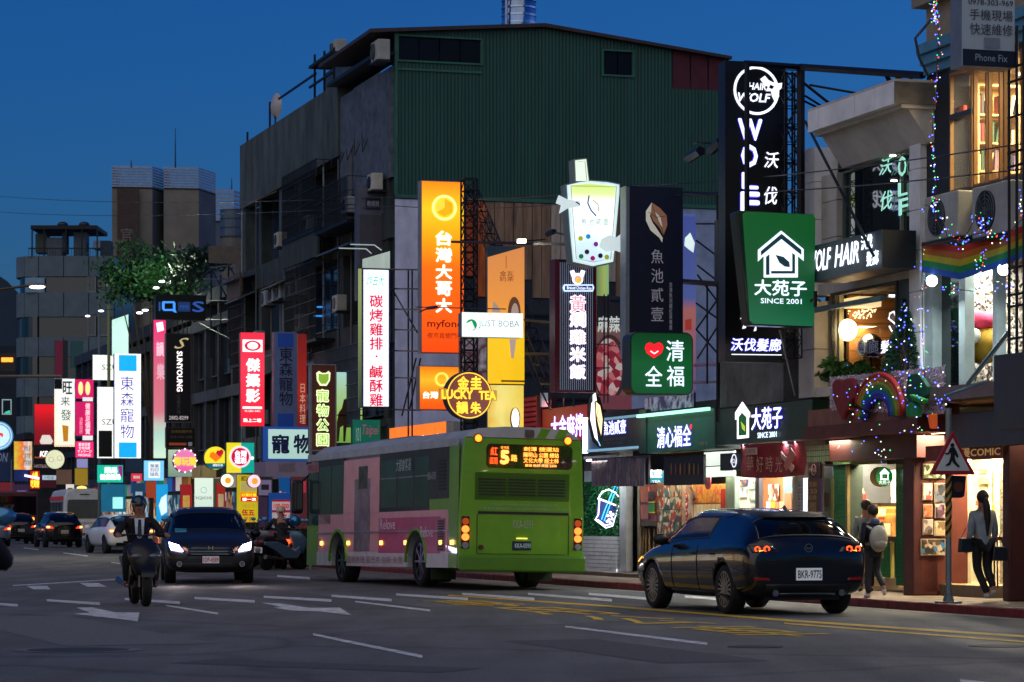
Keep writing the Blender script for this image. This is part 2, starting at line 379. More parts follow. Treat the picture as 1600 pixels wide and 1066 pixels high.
g = MB(); a, b, c2, d = st(-60, -40), st(-60, 16.45), st(500, 16.45), st(500, -40); g.quad(a, b, c2, d); road = struct(g.obj('road', ROADM))
PW = M('d8d8d4', .7, noise=.75, scale=5); PY = M('e8b81c', .7, noise=.5, scale=4)
def paint(pts, mat=PW, name='road_marking', z=.005):
 v = [gp(*p, z) for p in pts]
 g = MB(); g.b.faces.new([g.b.verts.new(q) for q in v]); o = g.obj(name, mat, road); return o
def dash(pts, h0, h1, mat=PW, name='lane_dash', z=.005):
 n = len(pts); up, dn = [], []
 for i, (x, y) in enumerate(pts):
  h = (h0 + (h1 - h0) * i / (n - 1)) / 2; up.append((x, y - h)); dn.append((x, y + h))
 return paint(up + dn[::-1], mat, name, z)
for p in (((73, 938), (156, 943.5)), ((195, 936), (281, 942)), ((304, 934.5), (398, 940)), ((412, 932.5), (518, 938.5)), ((518, 931), (612, 938)), ((619, 929), (731, 936)), ((722, 928), (835, 936)), ((825, 928), (956, 938)), ((920, 928), (1030, 937)), ((1070, 932), (1200, 942)), ((-60, 940), (28, 946))):
 dash(p, 3.2, 4.2, name='crossing_stripe')
for p, a, b in ((((259, 946), (341, 959)), 2, 3), (((489, 991), (536, 1001), (660, 1026)), 3, 4.6), (((555, 940), (672, 954)), 2, 3), (((883, 979), (1105, 1006)), 2.6, 4), (((433, 900), (484, 904)), 3, 4),
    (((99, 864), (137, 869)), 1.2, 1.6), (((37, 856), (60, 859)), 1, 1.3), (((174, 879), (189, 880.5)), 1.5, 1.8), (((20, 915), (182, 905.5)), 1.4, 1.2), (((1500, 1063), (1600, 1075)), 4, 5)):
 dash(p, a, b)
paint([(41, 915.5), (74, 915.5), (79, 921), (52, 921)], name='crossing_stripe'); paint([(124, 911), (154, 911), (167, 917), (137, 917)], name='crossing_stripe')
paint([(119, 949.5), (144, 949), (180, 957), (218, 957), (215, 971), (184, 967), (113, 959), (141, 957.5)], name='lane_arrow')
paint([(409, 942), (439, 943), (484, 950), (531, 949.5), (549, 961), (499, 955.5), (456, 954), (427, 949.5), (441, 949)], name='lane_arrow')
dash([(700, 930), (831, 939), (975, 949), (1225, 969), (1680, 1000)], 1.6, 3.2, PY, 'yellow_line'); dash([(1225, 974), (1680, 1009)], 2, 2.6, PY, 'yellow_line')
for ch, s_ in (('專', 41.3), ('用', 37.5), ('公', 33.8), ('車', 30.0)):
 o = text(ch, -.55, .55, -1.6, 1.6, 0, PY, road, name='road_lettering', fn=lambda X, Z, y: (X, Z, .006)); o.location = st(s_, 11.86); o.rotation_euler.z = RZB
# ring of a patched manhole in the near lane, darker covers
def cover(x, y, r, name, mat, r0=0):
 p = gp(x, y); g = MB()
 if r0:
  for i in range(48):
   a, b = 2 * math.pi * i / 48, 2 * math.pi * (i + 1) / 48
   g.quad(*[(r_ * math.cos(q), r_ * math.sin(q), .005) for r_, q in ((r0, a), (r, a), (r, b), (r0, b))])
 else: g.cyl((0, 0, -.01), r, .016, 28)
 return g.obj(name, mat, road, loc=(p.x, p.y, 0))
cover(122, 1016, .62, 'patch_ring', M('6a6c6c', .8), .5); cover(122, 1016, .49, 'manhole_cover', M('2c2d2e', .7, .3)); cover(1180, 1011, .28, 'manhole_cover', M('1c1d1e', .7, .3)); cover(1560, 1010, .3, 'manhole_cover', M('303132', .7, .3))
# gutter, kerb stones, pavement
g = MB(); g.quad(st(112, 16.44, -.002), st(500, 16.44, -.002), st(500, 60, -.002), st(112, 60, -.002)); struct(g.obj('road_bend', ROADM)); g = MB(); a = [st(-20, 16.45, .004), st(-20, 16.75, .004), st(420, 16.75, .004), st(420, 16.45, .004)]; g.quad(*a); struct(g.obj('gutter', M('6f7068', .8, noise=.3)))
kr = struct(thing('kerb', None, None, st(0, 16.75), RZB)); KM = M('6e1c1e', .65, noise=.5, scale=6)
me = None
for i in range(56):
 s_ = 26 + i * 1.0
 if me is None:
  o = MB().box(0, .15, .006, .994, -.02, .13).obj('kerb_stone', KM, kr, bevel=.015); me = o.data
 else:
  o = bpy.data.objects.new('kerb_stone', me); col.objects.link(o); o.parent = kr; mo = o.modifiers.new('edge', 'BEVEL'); mo.width = .015
 o.location = (0, s_, rnd.uniform(-.006, .004))
struct(MB().box(0, .15, 82, 112, 0, .12).obj('kerb_far', M('44403f', .8), loc=st(0, 16.75), rz=RZB))
PAV = M('6b5a4c', .75, noise=.35, scale=4)
g = MB(); g.box(0, 14, -30, 112, .02, .112); pv = struct(g.obj('pavement', M('4d443d', .85), loc=st(0, 16.9), rz=RZB))
g = MB()
for i in range(7):
 for j in range(110):
  e = .006; z = .12 + rnd.uniform(-.002, .002); x0 = i * .4; y0 = 26 + j * .4
  g.quad((x0 + e, y0 + e, z), (x0 + .4 - e, y0 + e, z), (x0 + .4 - e, y0 + .4 - e, z), (x0 + e, y0 + .4 - e, z))
g.obj('paving_tiles', PAV, pv, stuff=True)
# ================================================================ far background
hl = MB(); P = [(-60, 430), (0, 432), (12, 440), (40, 470), (160, 500), (400, 520), (900, 470), (1700, 500)]
for (xa, ya), (xb, yb) in zip(P, P[1:]):
 a, b = pt(xa, ya, 2300), pt(xb, yb, 2300); hl.quad((a.x, a.y, -5), (b.x, b.y, -5), b, a); hl.quad(a, b, (b.x, b.y + 200, 0), (a.x, a.y + 200, 0))
struct(hl.obj('hills', M('26384a', .95, scale=.01)))
class Bld(Face):
 """building whose street front is the plane y=0 of its own frame; columns are photo columns on that plane"""
 def __init__(s, name, label, x0, x1, t, cat='building', group=None):
  s0 = (st_of(x0, t) + st_of(x1, t)) / 2
  Face.__init__(s, thing(name, label, cat, st(s0, t), RZF, group)); s.t = t
 def X(s, x): return s.L(x, 800)[0]
 def Z(s, x, y): return s.L(x, y)[1]
 def bx(s, name, x0, x1, z0, z1, y0, y1, mat, par=None, bevel=0, stuff=False, xm=False):
  a, b = (x0, x1) if xm else (s.X(x0), s.X(x1))
  o = MB().box(a, b, y0, y1, z0, z1).obj(name, mat, s.root, bevel=bevel, stuff=stuff)
  if par: o.parent = par
  return o
def window(b, x0, x1, z0, z1, glass=GLASS_D, frame=ALU, nx=2, nz=1, y=0, dep=.06, name='window', fr=.04, xm=False):
 a, c2 = (x0, x1) if xm else (b.X(x0), b.X(x1)); g = MB()
 for i in range(nx + 1): X = a + (c2 - a - fr) * i / nx; g.box(X, X + fr, y - .04, y + dep, z0, z1)
 for i in range(nz + 1): Z = z0 + (z1 - z0 - fr) * i / nz; g.box(a + fr, c2 - fr, y - .036, y + dep - .004, Z, Z + fr)
 w_ = g.obj('window', frame, b.root); MB().box(a + fr, c2 - fr, y + .01, y + .02, z0 + fr, z1 - fr).obj('pane', glass, w_)
 return w_
# tower far behind with white louvred parapet
def tower(name, label, parts, Y, yt, yl, cols, rz=-18):
 k = Y / F; x0, x1 = parts[0][0], parts[-1][2]
 root = thing(name, label, 'building', ((x0 + x1) / 2 - CX) and (((x0 + x1) / 2 - CX) * k, Y, 0), 0)
 a_ = R(rz)
 for i, (xa, xb, xc) in enumerate(parts):
  fw = (xb - xa) * k; sw = (xc - xb) * k; zt = H + (HY - yt) * k; zl = H + (HY - yl) * k
  A = Vector(((xa - (x0 + x1) / 2) * k, i * 1.0, 0)); B = A + Vector((fw, 0.6, 0)); C = B + Vector((sw, 5, 0)); D = A + Vector((0, 6, 0))
  for (p, q, mt, nm) in ((A, B, cols[0], 'front_wall'), (B, C, cols[1], 'side_wall'), (C, D, cols[1], 'rear_wall'), (D, A, cols[1], 'end_wall')):
   g = MB(); g.quad(p, q, q + Vector((0, 0, zl)), p + Vector((0, 0, zl))); g.obj(nm, mt, root)
  g = MB(); n_ = 8
  for j in range(n_):
   za = zl + (zt - zl) * j / n_; zb = za + (zt - zl) / n_ * .8
   for p, q in ((A, B), (B, C), (D, A)):
    o_ = Vector((0, -.15, 0)); g.quad(p + o_ + Vector((0, 0, za)), q + o_ + Vector((0, 0, za)), q + o_ + Vector((0, .1, zb)), p + o_ + Vector((0, .1, zb)))
  g.obj('louvres', M('8898ac', .6), root, stuff=True)
  MB().prism([(v.x, v.y) for v in (A, B, C, D)], zl - .2, zl + .1, ax='z').obj('roof', CONC_D, root)
 return root
tw = tower('tower_block', 'brown tower block with white louvred parapet behind the tree', [(175, 237, 256), (254, 308, 327)], 300, 258, 292, [M('7c7668', .9, scale=.3), M('5c6468', .9, scale=.3)])
MB().box(-4.6, -2.3, -.12, .02, 8, 36.6).obj('brown_strip', M('4a3a34', .9), tw)
k_ = 300 / F; text('官邸', -4.0, -3.0, (813 - 398) * k_, (813 - 338) * k_, -.2, M('6c625c', .8), tw, ls=1.4) if 0 else text('官\n邸', -4.2, -3.0, (813 - 386) * k_, (813 - 338) * k_, -.2, M('7c726c', .8), tw, ls=1.2)
tower('tower_block', 'pale louvred tower head just left of the grey apartment block', [(330, 365, 378)], 360, 295, 345, [M('56606a', .9, scale=.3), M('44505c', .9, scale=.3)])
for x, y0, y1, Y in ((274, 200, 262, 299), (205, 250, 262, 299), (362, 278, 296, 359)):
 p = pt(x, y1, Y); tag(MB().tube([(0, 0, 0), (0, 0, (y1 - y0) * Y / F)], [.09, .03], 5).obj('antenna', DARKSTEEL, loc=p), {274: 'tall thin antenna mast on the brown tower', 205: 'short antenna on the left corner of the brown tower', 362: 'thin antenna on the pale louvred tower'}[x], 'antenna')
# rounded office building, far left
YG = 210; kg = YG / F
rb = thing('office_building', 'grey panelled office building with a rounded corner at the far left', 'building', ((100 - CX) * kg, YG, 0))
def foot(off=0):
 P = [((178 - 100) * kg, off), ((60 - 100) * kg, off)]
 cx, cy, r_ = (60 - 100) * kg, 2.0 , 2.0 - off
 return P, [(cx - r_ * math.sin(a), cy - r_ * math.cos(a)) for a in [R(90) * i / 8 for i in range(1, 9)]] + [(cx - r_, 12)]
fp, cv = foot(); path = fp + cv
zz = lambda y: H + (HY - y) * kg
full = fp[::-1]
MB().prism([((178 - 100) * kg, 12)] + [(p[0], p[1] + .35) for p in fp] + [(p[0] + .3, p[1]) for p in cv], 0, zz(403), ax='z').obj('core', M('0f1824', .15, spec=.8), rb)
PANEL = M('5c6c74', .8, noise=.2, scale=1)
bands = [(400, 432), (457, 495), (527, 557), (590, 620), (650, 682), (710, 740)]
def strip(path, zb, zt, n_step, mb_name, mat, out=0.0):
 # cut the outline into panels about 1.7 m long, each its own object
 segs = []; 
 for (a, b) in zip(path, path[1:]):
  a, b = Vector((*a, 0)), Vector((*b, 0)); L_ = (b - a).length; n = max(1, round(L_ / n_step))
  for i in range(n): segs.append((a.lerp(b, i / n), a.lerp(b, (i + 1) / n)))
 for a, b in segs:
  d = (b - a).normalized(); nn = Vector((d.y, -d.x, 0)); nn = nn if nn.dot(Vector((-.3, -1, 0))) > 0 else -nn
  e = d * .03; g = MB(); A, B_ = a + e, b - e
  P8 = [A, B_, B_ - nn * .2, A - nn * .2]; v = [g.b.verts.new(q + Vector((0, 0, z))) for z in (zb, zt) for q in P8]
  for f in ((0, 1, 2, 3), (4, 5, 6, 7), (0, 1, 5, 4), (1, 2, 6, 5), (2, 3, 7, 6), (3, 0, 4, 7)): g.b.faces.new([v[i] for i in f])
  g.obj(mb_name, mat, rb)
ps = [fp[0], fp[1], cv[2], cv[5], cv[7], (cv[-1][0], 6), cv[-1]]
for (ya, yb) in bands:
 strip(ps, zz(yb), zz(ya), 1.75, 'wall_panel', PANEL)
for ya, yb in ((432, 457), (495, 525), (557, 590), (620, 650)):
 for xa, xb in ((137, 150), (155, 172)):
  g = MB(); X0, X1 = (xa - 100) * kg, (xb - 100) * kg
  for q in ((X0, X0 + .08), (X1 - .08, X1)): g.box(q[0], q[1], -.02, .2, zz(yb), zz(ya))
  g.box(X0 + .08, X1 - .08, -.02, .2, zz(yb), zz(yb) + .1); wf = g.obj('window', M('77828e', .6), rb)
  MB().box(X0 + .08, X1 - .08, .1, .12, zz(yb) + .1, zz(ya)).obj('pane', GLASS_D, wf)
MB().box(-2.9, -1.45, -.02, .1, zz(457), zz(434)).obj('pale_blue_panel', M('7aa0b4', .6), rb)  # plain pale blue panel in a window band
# roof terrace of the rounded building
MB().box((46 - 100) * kg, (150 - 100) * kg, .5, 6, zz(357), zz(351)).obj('roof_canopy', DARKSTEEL, rb)
g = MB()
for x in (47, 66, 100, 125, 149): g.box((x - 100) * kg, (x - 100) * kg + .1, .55, .65, zz(403), zz(357))
for i in range(28): g.box((44 - 100) * kg + i * .2, (44 - 100) * kg + i * .2 + .03, .1, .13, zz(403), zz(388))
g.box((44 - 100) * kg, (163 - 100) * kg, .09, .14, zz(389), zz(387)); g.obj('railing', DARKSTEEL, rb)
for i, (a, b, ya, yb, cc) in enumerate(((50, 68, 362, 392, '3c4a44'), (68, 92, 368, 400, '5c6870'), (92, 98, 360, 392, '2c3844'), (110, 130, 360, 400, '4c5a66'), (141, 152, 373, 386, '8a98a6'), (152, 168, 373, 400, '2c3844'))):
 MB().box((a - 100) * kg, (b - 100) * kg, 1.5, 3, zz(yb), zz(ya)).obj('roof_shed', M(cc, .7), rb)
for x in (88, 122): MB().cyl(((x - 100) * kg, 3, zz(351)), .25, .2).ball(((x - 100) * kg, 3, zz(345)), .42, 12, 6, (1, 1, .6)).obj('vent_turbine', M('39424c', .4, .8), rb)
# plain dark blocks beyond the rounded building
o = MB().box(-30, 0, 0, 8, 0, 17.5).obj('apartment_building', M('1c2630', .9, scale=.5), loc=((20 - CX) * 260 / F, 262, 0)); tag(o, 'dark low block at the far left edge beyond the office building', 'building')
# ================================================================ grey apartment block with green steel extension
gb = Bld('apartment_building', 'old grey four storey block with a green steel extension on its side wall', 383, 617, 19)
XL, XR = gb.X(383), gb.X(617)
GW = M('485250', .9, noise=.6, scale=1.1, bump=.4, stretch=(1.6, 1, .5)); GW2 = M('384240', .9, noise=.6, scale=1.3, bump=.4, stretch=(1.6, 1, .5))
gb.bx('side_core', XL, XR, 0, 9.9, .6, 9.6, M('30353b', .95), xm=True); gb.bx('top_core', XL, XR, 9.9, 13.6, .6, 9.6, M('30353b', .95), xm=True)
fl = [0, 3.4, 6.2, 9.0, 12.0]
for z in (3.3, 6.1, 8.95): gb.bx('floor_band', XL, XR, z, z + .75, -.12, .6, GW2, xm=True)
gb.bx('parapet', XL, gb.X(535), 11.9, 14.05, -.15, .25, GW, xm=False) if 0 else gb.bx('parapet', XL, gb.X(537), 11.9, 14.05, -.18, .3, GW, xm=True)
gb.bx('shed_wall', gb.X(537), XR - .02, 10.6, 13.6, -.1, .3, M('565e68', .8, noise=.5), xm=True)
for k, x in enumerate((383, 408, 440, 470, 535, 604)): 
 xx = gb.X(x); gb.bx('pier', xx, xx + .45, 0, 11.88, -.08, .6, GW2 if k % 2 else GW, xm=True)
WG = M('27405a', .12, spec=.9, noise=.3, scale=1.2); 
for x0, x1, z0, z1, nx in ((387, 405, 9.75, 11.85, 3), (413, 436, 9.75, 11.85, 2), (445, 466, 9.75, 11.85, 2), (387, 405, 6.9, 8.9, 3), (413, 437, 6.9, 8.9, 2), (446, 467, 6.9, 8.9, 2), (478, 530, 7.0, 8.9, 4), (540, 590, 7.0, 8.9, 3), (595, 612, 9.9, 11.8, 1), (413, 436, 4.2, 6.0, 2), (446, 467, 4.2, 6.0, 2), (540, 590, 4.2, 6.0, 3)):
 window(gb, x0, x1, z0, z1, WG, M('3e4650', .5), nx, y=.3)
# caged balconies
def cage(x0, x1, z0, z1, out, mat=DARKSTEEL, step=.14, nm='window_cage'):
 a, b = gb.X(x0), gb.X(x1); g = MB(); n = int((b - a) / step); h_ = int((z1 - z0) / .35)
 for i in range(n + 1): g.box(a + i * step, a + i * step + .02, -out, -out + .02, z0, z1)
 for i in range(h_ + 1): z = z0 + (z1 - z0) * i / h_; g.box(a, b, -out - .02, -out, z, z + .02); g.box(a, a + .02, -out, 0, z, z + .02); g.box(b, b + .02, -out, 0, z, z + .02)
 g.box(a, b, -out, -.1, z0 - .06, z0)
 return g.obj(nm, mat, gb.root)
cage(480, 535, 9.8, 11.8, .8); cage(538, 592, 9.6, 10.8, .9); cage(383, 406, 6.5, 8.9, .55); cage(480, 530, 6.6, 8.9, .7)
cage(538, 612, 3.9, 6.1, .9, M('565c62', .6, .5), .09); cage(476, 512, 4.1, 7.0, .5, STEEL, .35)
gb.bx('balcony_wall', 478, 535, 9.0, 9.9, -.75, -.68, GW2); gb.bx('balcony_wall', 386, 407, 8.7, 9.5, -.7, -.62, M('5a4a40', .8))
gb.bx('red_pier', 478, 484, 3.4, 6.3, -.3, .2, M('7a2c18', .7)); gb.bx('shop_glass', 487, 536, 3.6, 6.2, -.06, .05, M('12304a', .15, em=.25, emc='123f5c'))
f = gb; o = f.line([(503, 480), (513, 480), (513, 494), (498, 494)], 3, E('2f7fd0', 1.2), 'neon_tube', dy=-.12)
for x0, x1, z in ((384, 407, 9.55), (540, 592, 9.2), (446, 470, 6.7)): # small awnings
 a, b = gb.X(x0), gb.X(x1); MB().prism([(-.9, z - .25), (0, z), (0, z - .05), (-.9, z - .3)], a, b, ax='x').obj('awning', M('3f5262', .6), gb.root)
# roof pieces, aerials on the parapet line
a, b = gb.X(537), XR; MB().prism([(-.75, 14.55), (4.2, 14.95), (9.7, 14.3), (9.7, 14.22), (4.2, 14.85), (-.75, 14.45)], a, b + .25, ax='x').obj('roof', M('3b2a2c', .6, noise=.4), gb.root)
gb.bx('dark_eave_board', 537, 617, 13.9, 14.0, -.5, .3, DARKSTEEL);  # dark steel board under the eave
g = MB()
for x, z0, z1 in ((385, 14.0, 14.5), (420, 14.05, 15.0), (490, 14.0, 15.5), (505, 14.0, 15.4), (520, 14, 15.3)): xx = gb.X(x); g.box(xx, xx + .06, 0, .06, z0, z1)
g.box(gb.X(432), gb.X(490), .05, .1, 14.9, 14.96); g.box(gb.X(487), gb.X(522), -.1, 1.4, 15.1, 15.18); g.box(gb.X(487), gb.X(522), -.1, -.04, 14.5, 14.56)
g.obj('roof_rails', DARKSTEEL, gb.root, stuff=True); gb.bx('roof_box', 493, 518, 14.05, 14.9, .3, 1.5, M('48586a', .6))
# side wall: faces the viewer
GP0 = st(st_of(617, 19), 19)
sw = thing('side_wall', None, None, (XR, 0, 0), R(90)); sw.parent = gb.root; sw.name = 'side_wall'
sw.rotation_euler.z = RZB - RZF
class SF(Face):
 def __init__(s, root, loc, rz): s.root = root; s.step = 0; s.m = Matrix.Translation(loc) @ Matrix.Rotation(rz, 4, 'Z'); s.mi = s.m.inverted(); s.n = s.m.to_3x3() @ Vector((0, -1, 0)); s.o = Vector(loc)
SW = SF(sw, GP0, RZB); WD = 9.6
GREEN = M('104838', .55, noise=.3, scale=.9, stretch=(4, 1, .25))
g = MB(); n = 192
def wave(i): return -.02 - (.012 if i % 2 else 0)
def ztop(x): return 14.55 + .38 * (x + .6) / 4.8 if x < 4.2 else 14.93 - .62 * (x - 4.2) / 5.4
def holes(x, z0, z1): return [(z0, z1)]
lowr = 10.12
wins = [(SW.L(622, 75)[0], SW.L(751, 75)[0], 13.78, 14.42), (SW.L(942, 95)[0], SW.L(988, 95)[0], 13.65, 14.3), (SW.L(1050, 95)[0], WD, 13.35, 15)]
for i in range(n):
 xa, xb = WD * i / n, WD * (i + 1) / n; xm_ = (xa + xb) / 2; sp = [(lowr, ztop(xm_) - .06)]
 for wx0, wx1, wz0, wz1 in wins:
  if wx0 - .01 < xm_ < wx1: sp = [q for s0 in sp for q in ((s0[0], min(s0[1], wz0)), (max(s0[0], wz1), s0[1])) if q[1] > q[0] + .01]
 for z0, z1 in sp: g.quad((xa, wave(i), z0), (xb, wave(i + 1), z0), (xb, wave(i + 1), z1), (xa, wave(i), z1))
g.obj('green_cladding', GREEN, sw, fixn=False)
MB().box(0, WD, .1, .3, 0, 14.1).obj('wall', M('202428', .95), sw)
TRIM = M('2c6a52', .5)
for (x0, x1, z0, z1), nx in zip(wins[:2], (4, 2)):
 g = MB(); q = .05
 for c4 in ((x0 - q, x0, z0 - q, z1 + q), (x1, x1 + q, z0 - q, z1 + q), (x0, x1, z0 - q, z0), (x0, x1, z1, z1 + q)): g.box(c4[0], c4[1], -.08, .05, c4[2], c4[3])
 w_ = g.obj('window', TRIM, sw)
 for k in range(nx): a = x0 + (x1 - x0) * k / nx; MB().box(a + .02, a + (x1 - x0) / nx - .02, -.0 + .02 * (k % 2), .04 + .02 * (k % 2), z0, z1).obj('pane', M('06090e', .3, spec=.25), w_)
x0, x1 = wins[2][0], WD
for k in range(3):
 a = x0 + (x1 - x0) * k / 3; MB().box(a + .02, a + (x1 - x0) / 3 - .02, -.03, 0, 13.35, ztop(a + .2) - .08).obj('red_panel', M('521420', .7), sw)
MB().box(-.02, .06, -.09, 0, 10.1, 14.5).box(0, WD, -.07, 0, 10.02, 10.12).box(SW.L(620, 1)[0], SW.L(752, 1)[0], -.075, -.05, 13.5, 13.56).obj('edge_trim', TRIM, sw)
# rusty and pale sheets below the green cladding, each its own sheet
RU = [M('e06a20', .8, noise=.8, scale=2.2, stretch=(2, 1, .25)), M('b0845c', .8, noise=.6, scale=2, stretch=(2, 1, .25)), M('b8a894', .8, noise=.5, scale=2, stretch=(2, 1, .25)), M('c05018', .8, noise=.7, scale=2, stretch=(2, 1, .25)), M('98785c', .8, noise=.6, scale=2, stretch=(2, 1, .25))]
x = SW.L(728, 400)[0]; xe = SW.L(975, 400)[0]; k = 0
while x < xe:
 w_ = .27; m_ = RU[rnd.choice([0, 0, 1, 3, 4, 4, 3, 0]) if x < SW.L(860, 400)[0] else rnd.choice([1, 2, 4, 2])]
 MB().box(x + .01, x + w_ - .01, -.03 - .02 * (k % 2), .0, 7.4 if k % 3 else 7.9, 10.0).obj('rusty_sheet', m_, sw); x += w_; k += 1
PL = M('dcdcec', .85, noise=.4, scale=1.2, stretch=(1, 1, .5), bump=.3)
MB().box(0, SW.L(728, 400)[0] - .02, -.02, 0, 3.4, 10.0).obj('pale_wall', PL, sw); MB().box(xe + .02, WD, -.02, 0, 3.4, 10.0).obj('pale_wall', M('a0b0cc', .85, noise=.4, scale=1.2, bump=.3), sw)
MB().box(SW.L(728, 400)[0], xe, .02, .05, 3.4, 7.9).obj('dark_lower_wall', M('7c7c7c', .9, noise=.7, scale=1.4, bump=.5), sw)
g = MB()
for z in (4.6, 5.3, 6.2, 6.9): g.box(SW.L(730, 400)[0], xe, -.1, -.04, z, z + .05)
g.obj('wall_rails', STEEL, sw)
# rooftop water tank
p = pt(811, 40, 80); wt = thing('water_tank', 'shiny ribbed steel water tank on the roof of the green building', 'water tank', (p.x, p.y + 2, 14.4))
g = MB().cyl((0, 0, 0), .5, 2.6, 28); g.obj('tank', M('8fa4bc', .2, 1), wt, smooth=True); g = MB()
for i in range(11): g.cyl((0, 0, .2 + i * .22), .515, .05, 28)
g.obj('ribs', M('aebdd0', .2, 1), wt)
MB().box(-.4, -.34, -.5, -.44, 0, 2.4).obj('pipe', M('c0cad8', .4), wt)
# ================================================================ lamps
def area(parent, loc, sx, sy, power, color=(1, .9, .75), rot=(0, 0, 0), spread=None):
 l = bpy.data.lights.new('lamp_light', 'AREA'); l.shape = 'RECTANGLE'; l.size = sx; l.size_y = sy; l.energy = power; l.color = color
 if spread: l.spread = R(spread)
 o = bpy.data.objects.new('lamp_light', l); col.objects.link(o); o.parent = parent; o.location = loc; o.rotation_euler = rot
 return o
def tube_lamp(name, label, b, x0, x1, z, y, power, color=(1, .95, .85), em=6, depth=.5, xm=False, hexc='fff4e0', group=None):
 """strip lamp under a ceiling, lying along the shop front"""
 a, c2 = (x0, x1) if xm else (b.L(x0, 800, y)[0], b.L(x1, 800, y)[0]); p = b.m @ Vector(((a + c2) / 2, y, z))
 t = thing(name, label, 'lamp', p, RZF, group); w_ = (c2 - a) / 2
 MB().box(-w_, w_, -.06, .06, -.01, .05).obj('housing', WHITE_P, t); MB().tube([(-w_ * .95, 0, -.03), (w_ * .95, 0, -.03)], .02, 8).obj('tube', E(hexc, em), t)
 area(t, (0, 0, -.07), w_ * 2, depth, power * 3.8, color)
 return t
# ================================================================ row of one-storey shops
lo = Bld('shop_building', 'low one storey shop building under the green and navy shop boards', 850, 1122, 18.6)
LW0, LW1 = lo.X(850), lo.X(1122)
lo.bx('roof_slab', LW0, LW1, 3.25, 3.5, 0, 9, CONC_D, xm=True); lo.bx('rear_wall', LW0, LW1, .12, 3.25, 3.0, 3.2, M('6f655a', .8), xm=True)
lo.bx('floor_slab', LW0, LW1, .1, .2, -.1, 3, M('5d534a', .8), xm=True); lo.bx('ceiling', LW0, LW1, 2.95, 3.0, .1, 3, M('a0a09a', .7), xm=True)
l2 = Bld('shop_building', 'dark low shop building behind the bus under the orange boards', 560, 850, 18.9)
l2.bx('body', l2.X(560), l2.X(850), .1, 3.3, .1, 8, M('26282b', .8), xm=True); l2.bx('shutter', 640, 720, .2, 2.6, 0, .1, M('565c60', .5, .4)); l2.bx('shutter', 730, 845, .2, 2.6, 0, .1, M('3f4448', .5, .4))
g0 = lo
def panel(b, x0, y0, x1, y1, mat, name='panel', y=0.0, th=.04, par=None, bevel=0, label=None):
 """upright panel of a shop front in photo pixels; rows read at its middle column"""
 xm = (x0 + x1) / 2; xa, xb = b.L(x0, 800, y)[0], b.L(x1, 800, y)[0]; z0, z1 = b.L(xm, y1, y)[1], b.L(xm, y0, y)[1]
 o = MB().box(min(xa, xb), max(xa, xb), y, y + th, z0, z1).obj(name, mat, par or b.root, bevel=bevel, label=label)
 return o
WB = M('c9ccd0', .6, noise=.2); WBJ = M('7e8286', .8)
hw = Bld('shop_wall', 'shop front wall with artificial hedge above white painted bricks', 913, 970, 18.9, 'shop front')
panel(hw, 913, 838, 968, 893, WBJ, 'mortar_bed', .02, .2); xa, xb = hw.X(913), hw.X(968); z0, z1 = hw.Z(940, 893), hw.Z(940, 838)
bw = .42; me = None; rows = 9
for r_ in range(rows):
 x = xa - (bw / 2 if r_ % 2 else 0)
 while x < xb - .05:
  p0, p1 = max(x, xa) + .008, min(x + bw, xb) - .008; hz = (z1 - z0) / rows
  if p1 > p0 + .04: MB().box(p0, p1, -.04 + rnd.uniform(-.006, .004), .02, z0 + r_ * hz + .008, z0 + (r_ + 1) * hz - .004).obj('brick', WB, hw.root)
  x += bw
panel(hw, 913, 735, 968, 752, M('b8c4c4', .6), 'band', 0, .1); panel(hw, 913, 640, 968, 736, M('5a5450', .7), 'lintel', .05, .1)
panel(hw, 913, 752, 968, 838, M('0d3a1c', .8), 'hedge_backing', .05, .1)
g = MB(); za, zb = hw.Z(940, 838), hw.Z(940, 752)
for i in range(2600):
 p = Vector((rnd.uniform(xa, xb), rnd.uniform(-.05, .05), rnd.uniform(za, zb))); u = Vector((rnd.uniform(-1, 1), rnd.uniform(-1, .2), rnd.uniform(-1, 1))).normalized() * .028; v = u.cross(Vector((rnd.uniform(-1, 1), -1, rnd.uniform(-1, 1)))).normalized() * .02
 g.quad(p - u, p + v, p + u, p - v)
g.obj('hedge_leaves', M('14703a', .6, noise=.5, scale=8), hw.root, stuff=True, fixn=False)
panel(hw, 968, 700, 978, 893, M('8d8f92', .6), 'pilaster', -.05, .15)
# neon cup sign hanging on the hedge
nc = SF(thing('neon_sign', 'white and blue neon bubble tea cup with a straw on the green hedge wall', 'neon sign', st(st_of(948, 18.7), 18.7), RZB), st(st_of(948, 18.7), 18.7), RZB)
NB, NW = E('35a8f0', 2.6), E('f2eaff', 2.6)
nc.line([(936, 778), (934, 805), (929, 812), (946, 825), (956, 822), (966, 790)], 2, NW, 'neon_outline', dy=-.03)
nc.line([(933, 779), (944, 783), (967, 792)], 2.6, NW, 'cup_rim', dy=-.03); nc.line([(935, 777), (940, 769), (950, 765), (961, 770), (968, 780), (968, 790)], 2, NW, 'lid_outline', dy=-.03)
nc.line([(933, 812), (945, 821), (954, 819)], 1.6, NW, 'cup_base', dy=-.03)
nc.line([(939, 812), (943, 800), (956, 768), (962, 757)], 1.6, NB, 'straw', dy=-.035); nc.line([(943, 814), (948, 800), (960, 770), (966, 759)], 1.4, NB, 'straw', dy=-.035)
g = MB()
for x, y in ((949, 806), (954, 806), (951, 812), (956, 811), (948, 815), (953, 817), (953, 801), (957, 804)): a, b = nc.L(x, y); g.ball((a, -.03, b), .028, 8, 5)
